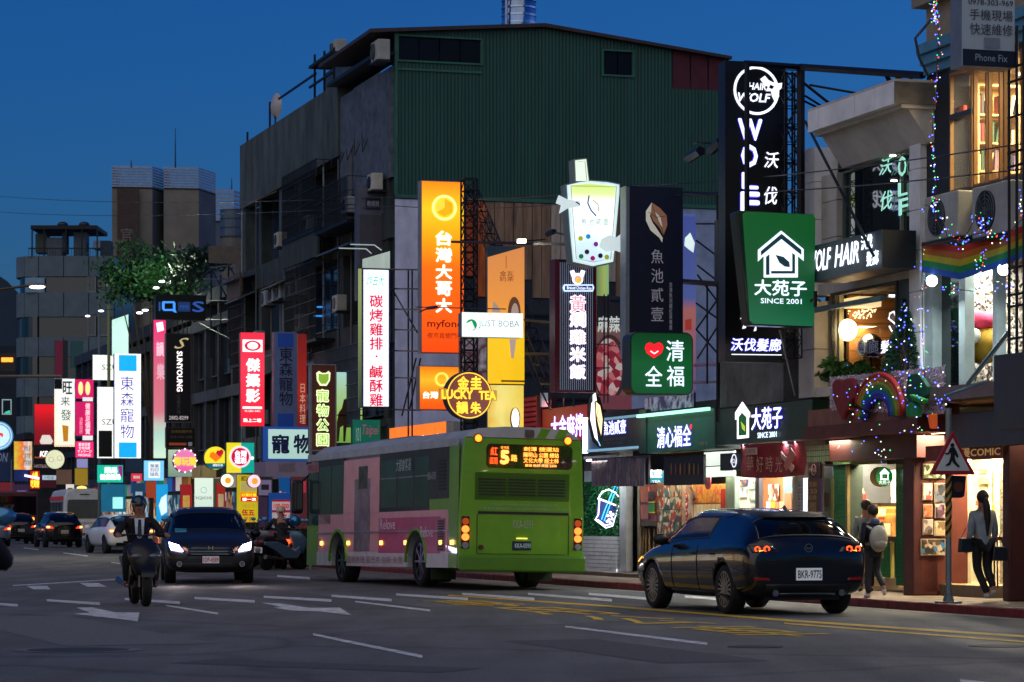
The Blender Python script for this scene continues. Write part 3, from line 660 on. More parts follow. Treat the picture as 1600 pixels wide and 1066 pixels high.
g.obj('tea_pearls', NW, nc.root); nc.poly([(935, 779), (967, 792), (957, 822), (944, 824), (931, 810)], M('2b3a78', .4), 'backing', dy=.0); area(nc.root, (.1, -.15, -.1), .4, .7, 6, (.75, .8, 1), (R(-90), 0, 0))
# door bay
db = Bld('shop_entrance', 'dark glass door beside a red brown wooden door and black easel', 978, 1026, 18.95, 'shop entrance')
panel(db, 978, 740, 998, 893, M('10120f', .15), 'glass_door', .1, .03); panel(db, 976, 735, 979, 893, M('6e6250', .5), 'door_frame', -.03, .1); panel(db, 996, 735, 999, 893, M('6e6250', .5), 'door_frame', -.03, .1)
panel(db, 981, 760, 992, 885, MV(['2a1710', '4a3020', '6a5040', '1c1410'], 5), 'goods_behind_glass', .2, .02)
o = panel(db, 998, 757, 1025, 815, M('8a3a1c', .4, noise=.3, stretch=(1, 1, .2)), 'wooden_door', 0); panel(db, 1001, 761, 1013, 785, M('a04a26', .4), 'door_panel', -.02, .02, o); panel(db, 1001, 790, 1013, 811, M('a04a26', .4), 'door_panel', -.02, .02, o)
panel(db, 1013, 768, 1022, 780, M('20140c', .4), 'notice', -.03, .01); panel(db, 1013, 786, 1022, 800, M('1c9030', .4), 'green_notice', -.03, .01); panel(db, 1013, 784, 1022, 786, M('d8c040', .4), 'notice_edge', -.035, .01); panel(db, 1013, 800, 1022, 802, M('d8c040', .4), 'notice_edge', -.035, .01)
panel(db, 998, 815, 1025, 822, M('4a3a22', .6), 'rail', -.01); panel(db, 998, 822, 1025, 893, M('120d0a', .7), 'dark_recess', .1)
g = MB()
for x, xx in ((1003, 1006), (1009, 1009), (1017, 1013), (1022, 1021)): a, b = db.X(x), db.X(xx); g.tube([(a, -.02, .2), (b, .02, 1.1)], .02, 5)
g.obj('easel_legs', M('6b5224', .6), db.root)
# drinks menu wall
mw = Bld('menu_wall', 'wall of small drink menu cards beside the wooden door', 1026, 1065, 18.95, 'menu wall')
panel(mw, 1026, 735, 1065, 893, M('8a5f42', .7), 'backboard', .03, .1)
cols_ = [['5a7a60', 'c8b898', '8a4020', 'd8d0b8', '3c5038'], ['a86030', 'e0c890', '486a78', 'c04028', 'd8d8c8'], ['30405a', 'c0a070', 'e8e0d0', '904030', '607850']]
for i in range(4):
 for j in range(4):
  panel(mw, 1027 + i * 9.3, 758 + j * 19.5, 1035.6 + i * 9.3, 776.5 + j * 19.5, MV(cols_[(i + j) % 3], 9), 'menu_card', 0, .015)
for i in range(7): panel(mw, 1026 + i * 5.6, 838, 1031 + i * 5.6, 893, M('7a3a22', .5, noise=.3, stretch=(1, 1, .2)), 'wainscot_board', -.01 - .01 * (i % 2), .03)
pw = Bld('poster_wall', 'big orange red and yellow food poster behind the dark blue hatchback', 1065, 1136, 18.95, 'poster wall')
panel(pw, 1065, 757, 1134, 893, M('d99a52', .6), 'poster_board', .0, .03); panel(pw, 1066, 757, 1082, 880, MV(['d8b090', 'b8a088', 'e0c8b0', 'c89870'], 3), 'poster_strip', -.012, .01)
panel(pw, 1083, 760, 1132, 786, MV(['e88a20', 'f0b040', 'd85018', 'f4d080'], 4, 0, 'NOISE'), 'noodle_picture', -.012, .01); panel(pw, 1084, 788, 1128, 830, MV(['f4dca0', 'f0c878', 'f8ecc8', 'e8a850'], 5, 0, 'NOISE'), 'lower_picture', -.012, .01)
panel(pw, 1126, 764, 1132, 800, M('c82818', .5), 'red_mark', -.018, .01)
for i, y in enumerate((776, 789, 803, 817)): 
 f = SF(pw.root, pw.o, RZF); f.disc(1074, y, 6.2, M('c83a34', .5), 'red_disc', .008, dy=-.02, sq=1); f.disc(1074, y, 3, M('f0c0b0', .5), 'disc_heart', .008, dy=-.03)
f = SF(pw.root, pw.o, RZF); f.line([(1082, 762), (1088, 770), (1090, 778), (1086, 782)], 3, M('30140c', .5), 'brush_stroke', dy=-.03)
f.disc(1113, 752, 13, M('7c2430', .5), 'round_board', .02, dy=-.1, sq=1)
panel(pw, 1134, 745, 1148, 893, M('7d8a74', .6), 'pilaster', -.04, .1)
ww = Bld('shop_entrance', 'brightly lit white shop entrance with pinned pictures left of the orange interior', 1148, 1262, 18.95, 'shop entrance')
panel(ww, 1148, 745, 1184, 893, M('d8dcda', .6), 'white_wall', .3, .03)
for i, (x0, y0, x1, y1, cs) in enumerate(((1151, 749, 1170, 759, ['203040', 'c85020', '304868', 'd8a060']), (1152, 763, 1166, 777, ['c8ccd0', '506878', 'e0e0e0']), (1168, 750, 1178, 764, ['a8b8a0', '708070', 'c8d0c0']), (1170, 768, 1180, 782, ['b0c0a8', '88a080', 'd8e0d0']))): panel(ww, x0, y0, x1, y1, MV(cs, 9), 'picture', .28, .01)
panel(ww, 1184, 745, 1224, 893, M('a86a3c', .6, noise=.2), 'orange_wall', 1.2, .03); panel(ww, 1180, 745, 1186, 893, M('6a6460', .5), 'door_post', 0, .08)
panel(ww, 1200, 757, 1216, 782, MV(['e0b890', '60382a', 'c88868', 'f0d8c0'], 7), 'poster', 1.15, .01)
for i, cc in enumerate(('d8d0c0', 'd8a020', 'd06848', 'b89868')): panel(ww, 1197 + i * 7, 784, 1203 + i * 7, 794, M(cc, .5), 'cup', .9, .12)
panel(ww, 1224, 745, 1240, 893, M('7a9088', .4), 'fridge', .6, .03); panel(ww, 1226, 771, 1236, 800, M('c08050', .5), 'fridge_goods', .55, .02); panel(ww, 1238, 745, 1242, 893, M('b0a888', .4), 'door_post', 0, .08)
o = panel(ww, 1242, 748, 1255, 893, M('b4bcb8', .5), 'price_board', .05, .03); f = SF(ww.root, ww.o, RZF)
for i in range(5): f.text('大杯\n綠茶' if i % 2 else '紅茶\n拿鐵', 1243.5, 752 + i * 10.5, 1253.5, 761 + i * 10.5, M('303838', .5), dy=.035)
panel(ww, 1255, 747, 1262, 893, E('e8f0ff', 1.6), 'light_strip', .0, .04)
tube_lamp('strip_lamp', 'strip lamp over the lit white entrance', ww, 1152, 1250, 2.9, .3, 80, (.98, .97, 1)); tube_lamp('strip_lamp', 'strip lamp above the orange food poster', pw, 1070, 1130, 2.9, -.3, 60, (1, .86, .66)); tube_lamp('strip_lamp', 'strip lamp above the drink menu cards and wooden door', mw, 1000, 1060, 2.9, -.3, 40, (1, .86, .66)); tube_lamp('strip_lamp', 'strip lamp above the artificial hedge', hw, 916, 966, 2.55, -.4, 16, (.9, 1, .95))
bb = Bld('shop_ceiling', 'white lit ceiling panel between hanging menu boards', 1100, 1146, 18.7, 'ceiling light')
panel(bb, 1100, 706, 1146, 727, E('e6f2ea', .9, noise=.05), 'upper_panel', .0, .05); panel(bb, 1100, 729, 1146, 745, E('dff5df', 1.2, noise=.05), 'lower_panel', .0, .05)
# ================================================================ tiled shop with planters on its roof
ti = Bld('shop_building', 'one storey shop with green tiled front and a planted flat roof', 1122, 1300, 18.6)
A_, B_ = ti.X(1122), ti.X(1300)
ti.bx('roof_slab', A_, B_, 3.0, 3.3, 0, 9, CONC_D, xm=True); ti.bx('rear_wall', A_, B_, .12, 3, 3.2, 3.4, M('6a5a4a', .8), xm=True); ti.bx('ceiling', A_, B_, 2.86, 2.92, .1, 3.2, M('9a9a90', .7), xm=True); ti.bx('floor_slab', A_, B_, .1, .2, -.1, 3.2, M('5d534a', .8), xm=True)
TILE = M('1e7a48', .25, noise=.3, scale=9); TILEL = M('6c9a5c', .35, noise=.3, scale=9); GROUT = M('10241a', .8)
def tiles(b, x0, y0, x1, y1, mat, y=0.0, sz=.07, name='wall_tiles', th=.05, xm=None):
 o = panel(b, x0, y0, x1, y1, GROUT, name.replace('tiles', 'bed'), y, th)
 xm_ = (x0 + x1) / 2; xa, xb = b.L(x0, 800, y)[0], b.L(x1, 800, y)[0]; z0, z1 = b.L(xm_, y1, y)[1], b.L(xm_, y0, y)[1]; g = MB(); nx = max(1, int((xb - xa) / sz)); nz = max(1, int((z1 - z0) / sz)); dx, dz = (xb - xa) / nx, (z1 - z0) / nz
 for i in range(nx):
  for j in range(nz):
   q = y - .006 - rnd.uniform(0, .003); a, c2, e = xa + i * dx, z0 + j * dz, .006; g.quad((a + e, q, c2 + e), (a + dx - e, q, c2 + e), (a + dx - e, q, c2 + dz - e), (a + e, q, c2 + dz - e))
 g.obj(name, mat, b.root, stuff=True); return o
panel(ti, 1284, 725, 1301, 893, M('7e8c80', .6), 'pilaster', -.02, .3); panel(ti, 1286, 748, 1296, 880, M('5e7a6c', .5), 'side_glass', -.04, .01); panel(ti, 1287, 770, 1294, 792, M('4e2820', .5), 'small_notice', -.06, .01)
f = flat('hanging_banner', 'tall dark banner with purple border, yellow lettering and a round crest', 1263, 1285, 722, 800, 18.3, .03, '3a2c28', None, 'banner')
f.rect(1263.5, 747, 1284.5, 800, M('3a2a68', .6), 'border'); f.rect(1266, 750, 1282, 800, M('4a3828', .6), 'field'); f.rect(1266, 724, 1283, 748, M('241c18', .6), 'head')
f.disc(1274, 734, 9, M('b0a890', .5), 'crest', r0=8); f.text('HAIR', 1268, 730, 1280, 738, M('b0a890', .5))
YL_ = M('a8863a', .5)
for s_, y in (('洗髮', 753), ('150', 764), ('染燙', 774), ('1080', 785), ('250', 793)): f.text(s_, 1267.5, y, 1281, y + 7.5, YL_)
# ================================================================ hair salon building
wb = Bld('hair_salon_building', 'two storey building with pale stone cladding and big salon windows', 1262, 1452, 18.3)
A_, B_ = wb.X(1262), wb.X(1452)
ST = M('ecebe6', .75, noise=.22, scale=1.4, bump=.15); ST2 = M('c6c0b4', .75, noise=.3, scale=1.2, bump=.15)
zt = 7.8
wb.bx('roof_slab', A_, B_, 7.1, 7.4, .3, 8, CONC_D, xm=True); wb.bx('floor_slab', A_, B_, 3.05, 3.3, .2, 8, CONC_D, xm=True)
# projecting parapet in separate cladding panels
xs = [1262, 1279, 1335, 1367, 1397]
for i, (a, b) in enumerate(zip(xs, xs[1:])):
 q = -.7; xa, xb = wb.L(a, 300, q)[0], wb.L(b, 300, q)[0]; MB().box(xa + .008, xb - .008, q - .0, q + .12, 7.5, 7.83).obj('parapet_panel', ST, wb.root)
xe = wb.L(1397, 300, -.7)[0]; x0_ = wb.L(1262, 300, -.7)[0]
MB().box(xe + .005, xe + .03, -.7, .3, 7.5, 7.83).obj('parapet_end', M('6e695e', .75, noise=.5), wb.root)
MB().box(x0_, xe, -.58, .3, 7.44, 7.5).obj('parapet_soffit', ST2, wb.root); MB().box(x0_, xe + .02, -.7, .3, 7.83, 7.87).obj('coping', ST2, wb.root)
MB().prism([(-.45, 7.44), (.3, 7.44), (.3, 6.95), (-.1, 6.95)], x0_, xe - .05, ax='x').obj('sloped_soffit', ST2, wb.root)
def stack_panels(xa, xb, z0, z1, hgt, y0=-.12, y1=.3, mat=ST, nm='cladding_panel', n=None):
 z = z0; 
 while z < z1 - .05:
  t_ = min(z + hgt, z1); MB().box(xa, xb, y0 + rnd.uniform(-.003, .003), y1, z + .006, t_ - .006).obj(nm, mat, wb.root); z = t_
stack_panels(A_ - .1, wb.X(1283), 5.0, 7.44, .62); stack_panels(wb.X(1432), wb.X(1449), 3.5, 7.7, .62); stack_panels(A_ - .1, wb.X(1283), 3.3, 4.9, .8, mat=ST2)
stack_panels(wb.X(1283) + .01, wb.X(1307), 5.3, 6.95, .6, .0, .3, ST2)
wb.bx('rear_wall', A_, B_, .12, 7.1, 6.2, 6.4, M('3b3028', .8), xm=True); wb.bx('gap_wall', A_ + .05, A_ + .25, .12, 7.1, .3, 8, CONC_D, xm=True); wb.bx('far_side_wall', B_ - .2, B_ - .05, 3.3, 7.1, .4, 6.2, CONC_D, xm=True)
# upper salon window
window(wb, 1309, 1404, 5.15, 6.95, M('17262a', .04, noise=.1, trans=0, spec=1), M('5e6a62', .5), 1, 1, .12); window(wb, 1405, 1431, 5.15, 6.95, M('17262a', .04, spec=1), M('8a8c80', .5), 1, 2, .05)
MINT = E('9fe0cc', .85); f = SF(wb.root, wb.o, RZF)
for s_, a, b, c2, d in (('沃', 1371, 247, 1392, 272), ('伐', 1373, 298, 1392, 328)): f.text(s_, a, b, c2, d, MINT, dy=.03, italic=.2, bold=.015)
for s_, a, b, c2, d in (('V', 1399, 205, 1420, 236), ('O', 1404, 244, 1417, 276), ('L', 1404, 284, 1419, 306), ('F', 1405, 310, 1420, 336)): f.text(s_, a, b, c2, d, MINT, dy=-.01, bold=.03)
def spot(b, x, y, yy, nm, lab, hexc='fff6e8', r_=.05, pw_=0, em=12):
 X, Z = b.L(x, y, yy); p = b.m @ Vector((X, yy, Z)); t = thing(nm, lab, 'lamp', p, RZF); MB().cyl((0, 0, 0), r_ * 1.3, .03, 14).obj('rim', ALU, t); MB().cyl((0, 0, -.012), r_, .012, 14).obj('lens', E(hexc, em), t)
 if pw_: area(t, (0, 0, -.03), .12, .12, pw_, lin(hexc)[:3])
 return t
spot(wb, 1395, 243, -.02, 'downlight', 'upper small round ceiling lamp behind the upstairs salon window'); spot(wb, 1397, 282, -.02, 'downlight', 'lower small round lamp seen in the upstairs salon window')
panel(wb, 1346, 216, 1350, 330, M('304850', .3), 'curtain', .3, .02)
# fascia WOLF HAIR
f = flat('shop_sign', 'slate grey shop board with white brush lettering WOLF HAIR over the salon window', 1268, 1379, 372, 430, 17.55, .55, '1d2024', M('3d4850', .5), 'shop sign')
zc = f.root.location.z; fh = f.h
WL = E('eef4ff', 1.5)
def ftxt(f, s, x0, x1, fr0, fr1, mat, **k):
 """lettering on a slanting board: fractions of board height instead of rows"""
 a, b = f.L(x0, 800)[0], f.L(x1, 800)[0]; return text(s, a, b, f.h * fr0, f.h * fr1, f.nxt(), mat, f.root, **k)
ftxt(f, 'WOLF', 1264, 1300, .26, .86, WL, italic=.25, bold=.03); ftxt(f, 'HAIR', 1306, 1344, .26, .86, WL, italic=.25, bold=.03); ftxt(f, '沃伐', 1348, 1366, .56, .95, WL, bold=.02); ftxt(f, '髮廊', 1357, 1376, .1, .5, WL, bold=.02)
# middle salon room
wb.bx('spandrel', 1283, 1449, 4.98, 5.16, -.05, .3, ST2); wb.bx('sill', 1283, 1410, 3.3, 3.45, -.1, .3, ST2)
wb.bx('curtain', 1285, 1301, 3.45, 4.98, .12, .2, M('8e8464', .8, noise=.3, stretch=(12, 1, .2)))
window(wb, 1301, 1404, 3.45, 4.98, M('c8d0d0', .03, trans=1, noise=.0), M('4a463c', .5), 1, 1, .0, fr=.05)
wb.bx('pipe_rail', 1270, 1408, 4.66, 4.74, -.35, -.27, M('66807e', .5)); wb.bx('room_wall', 1285, 1450, 3.3, 5.0, 2.4, 2.5, M('8a5a2a', .6, noise=.3, scale=2, stretch=(.2, 1, 3)))
wb.bx('room_floor', 1285, 1450, 3.3, 3.34, .3, 2.4, M('3a2a1c', .6)); wb.bx('room_ceiling', 1285, 1450, 4.98, 5.03, .3, 2.4, M('6a5a48', .7))
for k in range(7): wb.bx('wall_board', 1285, 1450, 3.36 + k * .23, 3.58 + k * .23, 2.36, 2.39, M('9a662e', .5, noise=.4, scale=3, stretch=(.3, 1, 3)))
X, Z = wb.L(1348, 478, .45); ch = thing('chandelier', 'small glowing crystal chandelier with a square shade in the salon', 'chandelier', wb.m @ Vector((X, .45, Z)), RZF)
MB().box(-.3, .3, -.2, .2, -.03, .13).obj('shade', E('ffd8a0', 1.5), ch); g = MB()
for i in range(60): a = rnd.uniform(-.26, .26); q = rnd.uniform(-.17, .17); g.ball((a, q, -.07 - rnd.uniform(0, .2) * (1 - abs(a) / .3)), .016, 5, 3)
g.obj('crystals', E('ffe6b8', 2.5), ch, stuff=True); MB().tube([(0, 0, .1), (0, 0, .4)], .008, 4).obj('cord', DARKSTEEL, ch); area(ch, (0, 0, -.35), .5, .3, 55, (1, .72, .38))
l = bpy.data.lights.new('lamp_light', 'POINT'); l.energy = 30; l.color = (1, .72, .38); l.shadow_soft_size = .2; o = bpy.data.objects.new('lamp_light', l); col.objects.link(o); o.parent = ch; o.location = (0, -.3, -.4)
def dryer(x, y, lab, s=1.0):
 X, Z = wb.L(x, y, .6); t = thing('hood_dryer', lab, 'hood dryer', wb.m @ Vector((X, .6, Z)), RZF)
 MB().ball((0, 0, 0), .2 * s, 16, 8, (1, 1, 1.0)).obj('hood', M('0e0e10', .15, .3), t, smooth=True); MB().ring((.08, -.05), .12 * s, .16 * s, -.21 * s, -.16 * s).obj('visor', M('8d969c', .2, .6), t); MB().tube([(0, 0, -.18), (.02, 0, -.6)], .02, 6).obj('stand', STEEL, t)
dryer(1361, 540, 'large black hood hair dryer in the salon window'); dryer(1325, 546, 'smaller brown hood hair dryer left of the black one', .75)
f = SF(wb.root, wb.o, RZF); f.text('髮', 1378, 532, 1392, 552, WL, dy=-.02, bold=.015); f.text('廊', 1359, 532, 1374, 552, M('9aa4a8', .5), dy=-.02); f.line([(1404, 500), (1399, 487), (1393, 490), (1391, 498), (1401, 506), (1402, 516), (1396, 518), (1392, 510)], 2.6, WL, 'window_logo', dy=-.02)
X, Z = wb.L(1395, 461, .8); spot(wb, 1395, 461, .6, 'downlight', 'round white ceiling lamp at the right of the salon window', 'e8e8ff', .06, 6)
wb.bx('dark_column', 1406, 1441, 3.3, 4.98, -.02, .3, M('27323a', .5)); 
# ================================================================ tea kiosk, brown columns and comic shop at street level
tk = Bld('tea_kiosk', 'lit tea shop counter with cream walls and green tiled columns', 1300, 1412, 18.6, 'tea kiosk')
tiles(tk, 1302, 727, 1322, 905, TILE, -.05, .07, th=.3); panel(tk, 1321, 727, 1324, 905, M('7a6a44', .4, .4), 'brass_edge', -.08, .05); panel(tk, 1298, 748, 1302, 893, M('a09a50', .4), 'brass_edge', -.07, .05)
tiles(tk, 1400, 725, 1412, 915, TILE, -.05, .07, th=.3); tiles(tk, 1258, 695, 1302, 722, TILEL, -.12, .075, th=.3); tiles(tk, 1302, 712, 1386, 725, TILEL, -.12, .075, th=.3)
panel(tk, 1386, 712, 1412, 725, M('14120f', .6), 'dark_box', -.1, .3); panel(tk, 1357, 711, 1364, 720, M('9fb48a', .5), 'plate', -.16, .02)  # plain dark box at the end of the tiled lintel
CR = M('dcc49a', .7, noise=.12); panel(tk, 1322, 720, 1420, 905, CR, 'cream_wall', 1.3, .05)
panel(tk, 1364, 735, 1400, 790, M('c4b898', .6), 'white_panel', 1.1, .05); f = SF(tk.root, tk.o, RZF)
o = panel(tk, 1338, 748, 1357, 783, M('171310', .5), 'notice_frame', .9, .04); panel(tk, 1340, 752, 1355, 779, M('a8a88a', .5), 'notice', .87, .02); f.text('菜單', 1342, 755, 1353, 760, M('404030', .5), dy=.85)
panel(tk, 1345, 786, 1402, 846, M('1a120c', .4), 'counter_frame', .7, .04); panel(tk, 1349, 792, 1400, 838, M('d89a4a', .5, noise=.2), 'kitchen_back', .66, .02); 
for i, (x0, y0, x1, y1, cc) in enumerate(((1372, 795, 1382, 806, 'f4e0a0'), (1352, 800, 1360, 836, 'b87c38'), (1377, 818, 1390, 836, 'd8d0b0'), (1384, 795, 1399, 802, 'a8742c'), (1372, 808, 1380, 812, '8a2018'))): panel(tk, x0, y0, x1, y1, M(cc, .5), 'kitchen_shelf', .6, .02)
panel(tk, 1340, 838, 1404, 846, M('17110d', .4), 'counter_top', .3, .4); tiles(tk, 1366, 848, 1392, 905, TILE, .35, .07, th=.1); panel(tk, 1391, 846, 1393, 905, M('b8b060', .4), 'brass_edge', .3, .05); panel(tk, 1360, 903, 1404, 917, M('a89468', .7), 'stone_step', .2, .4)
f.rect(1385, 858, 1392, 872, M('c89850', .5), 'small_poster', dy=.3)
tube_lamp('strip_lamp', 'strip lamp over the tea kiosk counter', tk, 1330, 1398, 2.55, .4, 95, (1, .83, .55), hexc='ffe8c0'); tube_lamp('strip_lamp', 'strip lamp in front of the green tiled column', tk, 1306, 1340, 2.62, -.35, 24, (1, .9, .65), hexc='ffe8c0')
X, Z = tk.L(1364, 780, .8); bk = thing('red_basket', 'red basket with paper bags on the tea kiosk ledge', 'basket', tk.m @ Vector((X, .5, Z - .08)), RZF); MB().box(-.2, .2, -.1, .1, 0, .18).obj('basket', M('8a1c14', .6), bk, bevel=.02); MB().prism([(-.15, .18), (-.08, .34), (.02, .2), (.1, .33), (.18, .18)], -.06, .06).obj('paper_bags', M('d8a070', .7), bk)
MB().box(-.2, .6, .1, .12, -.03, 0).obj('ledge', M('2a1a10', .5), bk)
rs = SF(thing('round_sign', 'round green and white tea shop sign with a house emblem beside the cream wall', 'sign', pt(1380, 745, Yt(1380, 18.35)), RZB), pt(1380, 745, Yt(1380, 18.35)), RZB)
rs.disc(1380, 745, 15.5, M('b89038', .4), 'case', .16, dy=.0); rs.disc(1381, 745, 14.5, E('0c7a3c', .55), 'face', .01, dy=-.02); rs.poly([(1373, 740), (1381, 732), (1389, 740), (1387, 740), (1387, 750), (1375, 750), (1375, 740)], LW, 'house_emblem', dy=-.03); rs.poly([(1377, 741), (1385, 741), (1385, 748), (1377, 748)], E('0c7a3c', .4), 'house_window', dy=-.04); rs.text('大苑子', 1372, 751, 1390, 757, LW, dy=-.03)
PK = M('4c201a', .55, noise=.35, scale=3); PK2 = M('602a20', .55, noise=.35, scale=3)
rc = Bld('columned_building', 'building with red brown columns, beams and a balcony over the comic shop', 1410, 1600, 18.2)
def colm(x0, x1, dep, y1, nm='column', mat=PK, ztop=2.75): a, b = rc.X(x0), rc.X(x1); return MB().box(a, b, 0, dep, .12, ztop).obj(nm, mat, rc.root, bevel=.02)
colm(1411, 1427, .42, 0); colm(1566, 1576, .6, 0, ztop=3.1); rc.bx('lintel', 1305, 1442, 2.22, 2.58, -.1, .35, M('52201a', .6, noise=.3)); rc.bx('beam', 1300, 1482, 2.58, 2.78, -.5, .35, M('5a2820', .6, noise=.3)); rc.bx('planter_band', 1300, 1470, 2.78, 3.05, -.42, .3, M('8a5a4c', .7, noise=.4))
xr = rc.X(1427); xq = rc.m @ Vector((xr, .42, 0))
MB().box(0, .5, 0, .1, .22, 2.6).obj('red_wall', PK2, rc.root, loc=(xr - .02, .42, 0), rz=R(90)) # wall square to the street
RW = SF(rc.root, rc.m @ Vector((xr - .02, .42, 0)), RZB); RW.root = thing('poster_wall', 'narrow red wall covered with small framed comic pictures', 'poster wall', rc.m @ Vector((xr, .38, 0)), RZB); RW.m = Matrix.Translation(RW.root.location) @ Matrix.Rotation(RZB, 4, 'Z'); RW.mi = RW.m.inverted(); RW.o = RW.root.location
RW.rect(1440, 722, 1483, 925, PK2, 'backing', .05, dy=.0)
for i, (x0, y0, x1, y1, cs) in enumerate(((1441, 725, 1477, 748, ['c8c0a0', '607040', 'a8a890', '384830']), (1441, 755, 1456, 782, ['c8c0b0', 'c05048', 'e0d8c8', 'b8b0a0']), (1459, 755, 1478, 786, ['303038', '586070', '787060', '202024']), (1442, 788, 1456, 809, ['d88858', 'c07040', 'a84838']), (1460, 787, 1476, 810, ['c8b8a8', '583848', '886878', '302028']), (1441, 811, 1457, 836, ['b8a898', '786860', '504038', 'c8b8b0']), (1459, 814, 1477, 838, ['b8a078', '806848', 'd0b890']), (1438, 842, 1476, 868, ['584838', 'a89078', '3878a0', 'c0b098', '302820']))):
 RW.rect(x0, y0, x1, y1, M('c8b89a', .5), 'picture_frame', .012, dy=-.02); RW.rect(x0 + 1.2, y0 + 1.2, x1 - 1.2, y1 - 1.2, MV(cs, 14), 'picture', .01, dy=-.03)
RW.rect(1475, 843, 1479, 856, M('c8c4b8', .5), 'switch', .01, dy=-.035)
cs_ = Bld('comic_shop', 'comic shop with glittering white walls and an open lit doorway', 1480, 1566, 18.9, 'shop')
GLIT = MV(['e8dcb0', 'f4ecd0', 'c8b888', 'fff8e0'], 30); panel(cs_, 1478, 718, 1512, 905, GLIT, 'glitter_wall', .3, .05); panel(cs_, 1505, 718, 1570, 915, M('d8cfa8', .6), 'white_wall', .9, .05)
panel(cs_, 1503, 715, 1508, 915, M('c8c0a0', .5), 'door_post', .2, .1); panel(cs_, 1517, 730, 1545, 860, MV(['f0e8c8', 'e8d8a0', 'fff8e0', 'd8c890'], 22), 'glitter_panel', .8, .05); panel(cs_, 1554, 725, 1562, 915, GLIT, 'glitter_post', .5, .1)
for x0, y0, x1, y1, cc in ((1527, 733, 1541, 737, 'a87828'), (1527, 746, 1543, 756, 'b89860'), (1550, 790, 1556, 812, 'c8a820'), (1524, 782, 1528, 790, 'b85838')): panel(cs_, x0, y0, x1, y1, M(cc, .5), 'ornament', .75, .02)
cs_.bx('raised_floor', 1440, 1566, .12, .3, -.2, 3, M('a08860', .7)); cs_.bx('step_face', 1440, 1566, .12, .295, -.26, -.2, M('54483a', .8)); cs_.bx('ceiling', 1440, 1570, 2.65, 2.7, -.2, 3, M('8a7a60', .7))
tube_lamp('strip_lamp', 'warm strip lamp inside the comic shop doorway', cs_, 1500, 1560, 2.6, .35, 75, (1, .82, .5), hexc='ffe8b0'); tube_lamp('strip_lamp', 'warm strip lamp over the framed comic pictures', cs_, 1446, 1476, 2.62, -.55, 22, (1, .85, .6), hexc='ffe8b0')
f = flat('shop_sign', 'red brown board with cream western style lettering over the comic shop', 1447, 1566, 694, 718, 18.1, .1, None, M('7a3020', .6, noise=.3), 'shop sign'); f.text('動漫COMIC', 1490, 699, 1565, 714, M('e0b878', .5, em=.25), bold=.02)
# dark shop at the right edge
ds = Bld('corner_shop', 'dark shop front with goods shelves at the right edge', 1588, 1690, 18.3, 'shop')
ds.bx('back_wall', ds.X(1588), ds.X(1690), .12, 3, .9, 1, M('2a241e', .8), xm=True)
for k in range(5):
 z = .5 + k * .45; ds.bx('shelf', 1590, 1690, z, z + .03, .4, .9, M('4a3c30', .6))
 g = MB(); x = ds.X(1590)
 while x < ds.X(1690): w_ = rnd.uniform(.05, .14); h_ = rnd.uniform(.15, .36); g.box(x, x + w_ - .01, .5, .7, z + .03, z + .03 + h_); x += w_
 g.obj('shelf_goods', MV([['a04030', '5070a0', 'c8b080', '407048', 'b0a8a0'], ['c8a030', '803050', '6080a0', 'c0c0b0']][k % 2], 4), ds.root, stuff=True)
tube_lamp('strip_lamp', 'strip lamp over the goods shelves at the right edge', ds, 1592, 1640, 2.8, .3, 8, (1, .85, .6))
# ================================================================ book shop building upstairs
bs = Bld('book_shop_building', 'building with lit bookshelf windows, turquoise beam and balcony at the right', 1452, 1700, 18.3)
A_, B_ = bs.X(1452), bs.X(1700)
bs.bx('rear_wall', A_, B_, 3.1, 12.5, 5.5, 5.7, M('4a4036', .8), xm=True); bs.bx('floor_slab', A_, B_, 3.0, 3.2, -.3, 6, M('6d5448', .8), xm=True); bs.bx('floor_slab', A_, B_, 5.55, 5.95, 0, 6, M('3a4248', .8), xm=True)
TEAL = M('4d88a0', .6, noise=.3); CRM = M('9a8a70', .75, noise=.3, scale=1.5)
for i, (dz, dy) in enumerate(((7.98, 0), (8.12, -.06), (8.28, -.12))): bs.bx('cornice_step', A_, B_, dz, dz + .15, -.1 + dy, .3, TEAL, xm=True)
bs.bx('cream_wall', A_, B_, 8.44, 9.0, -.05, .4, CRM, xm=True); bs.bx('ledge', A_ - .1, B_, 9.0, 9.2, -.25, .4, M('8a8270', .75), xm=True); bs.bx('upper_wall', A_, B_, 9.2, 13, .2, .4, M('3c4046', .8), xm=True)
for i in range(9): xx = A_ + .2 + i * .3; bs.bx('shutter_slat', xx, xx + .26, 9.25, 12.5, .12, .18, M('566070', .6), xm=True)
bs.bx('corner_post', A_ - .05, A_ + .75, 5.9, 7.98, -.02, .3, M('20262c', .7), xm=True); bs.bx('corner_wall', A_ - .05, A_ + .1, 3.2, 5.55, 0, .3, M('4a5054', .7), xm=True)
# lit windows with shelves of books
for x0, x1 in ((1487, 1522), (1524, 1545), (1547, 1566), (1571, 1600), (1602, 1640)):
 window(bs, x0, x1, 6.12, 7.9, M('e8e0c8', .02, noise=0, alpha=.1), M('8a6434', .5), 1, 1, 0, .02, fr=.04)
bs.bx('window_head', 1485, 1660, 7.9, 7.98, -.03, .3, M('4a3a2a', .6)); bs.bx('window_sill', 1485, 1660, 6.04, 6.12, -.1, .3, M('3a3834', .6)); bs.bx('transom', 1487, 1522, 7.2, 7.28, -.05, .05, M('3a4248', .5))
bs.bx('room_wall', A_, B_, 5.95, 8, 3.9, 4.0, M('d8b878', .7), xm=True); bs.bx('room_floor', A_, B_, 5.95, 6.0, .3, 3.9, M('6a5030', .7), xm=True); bs.bx('room_ceiling', A_, B_, 7.95, 7.98, .3, 3.9, M('c8b890', .7), xm=True)
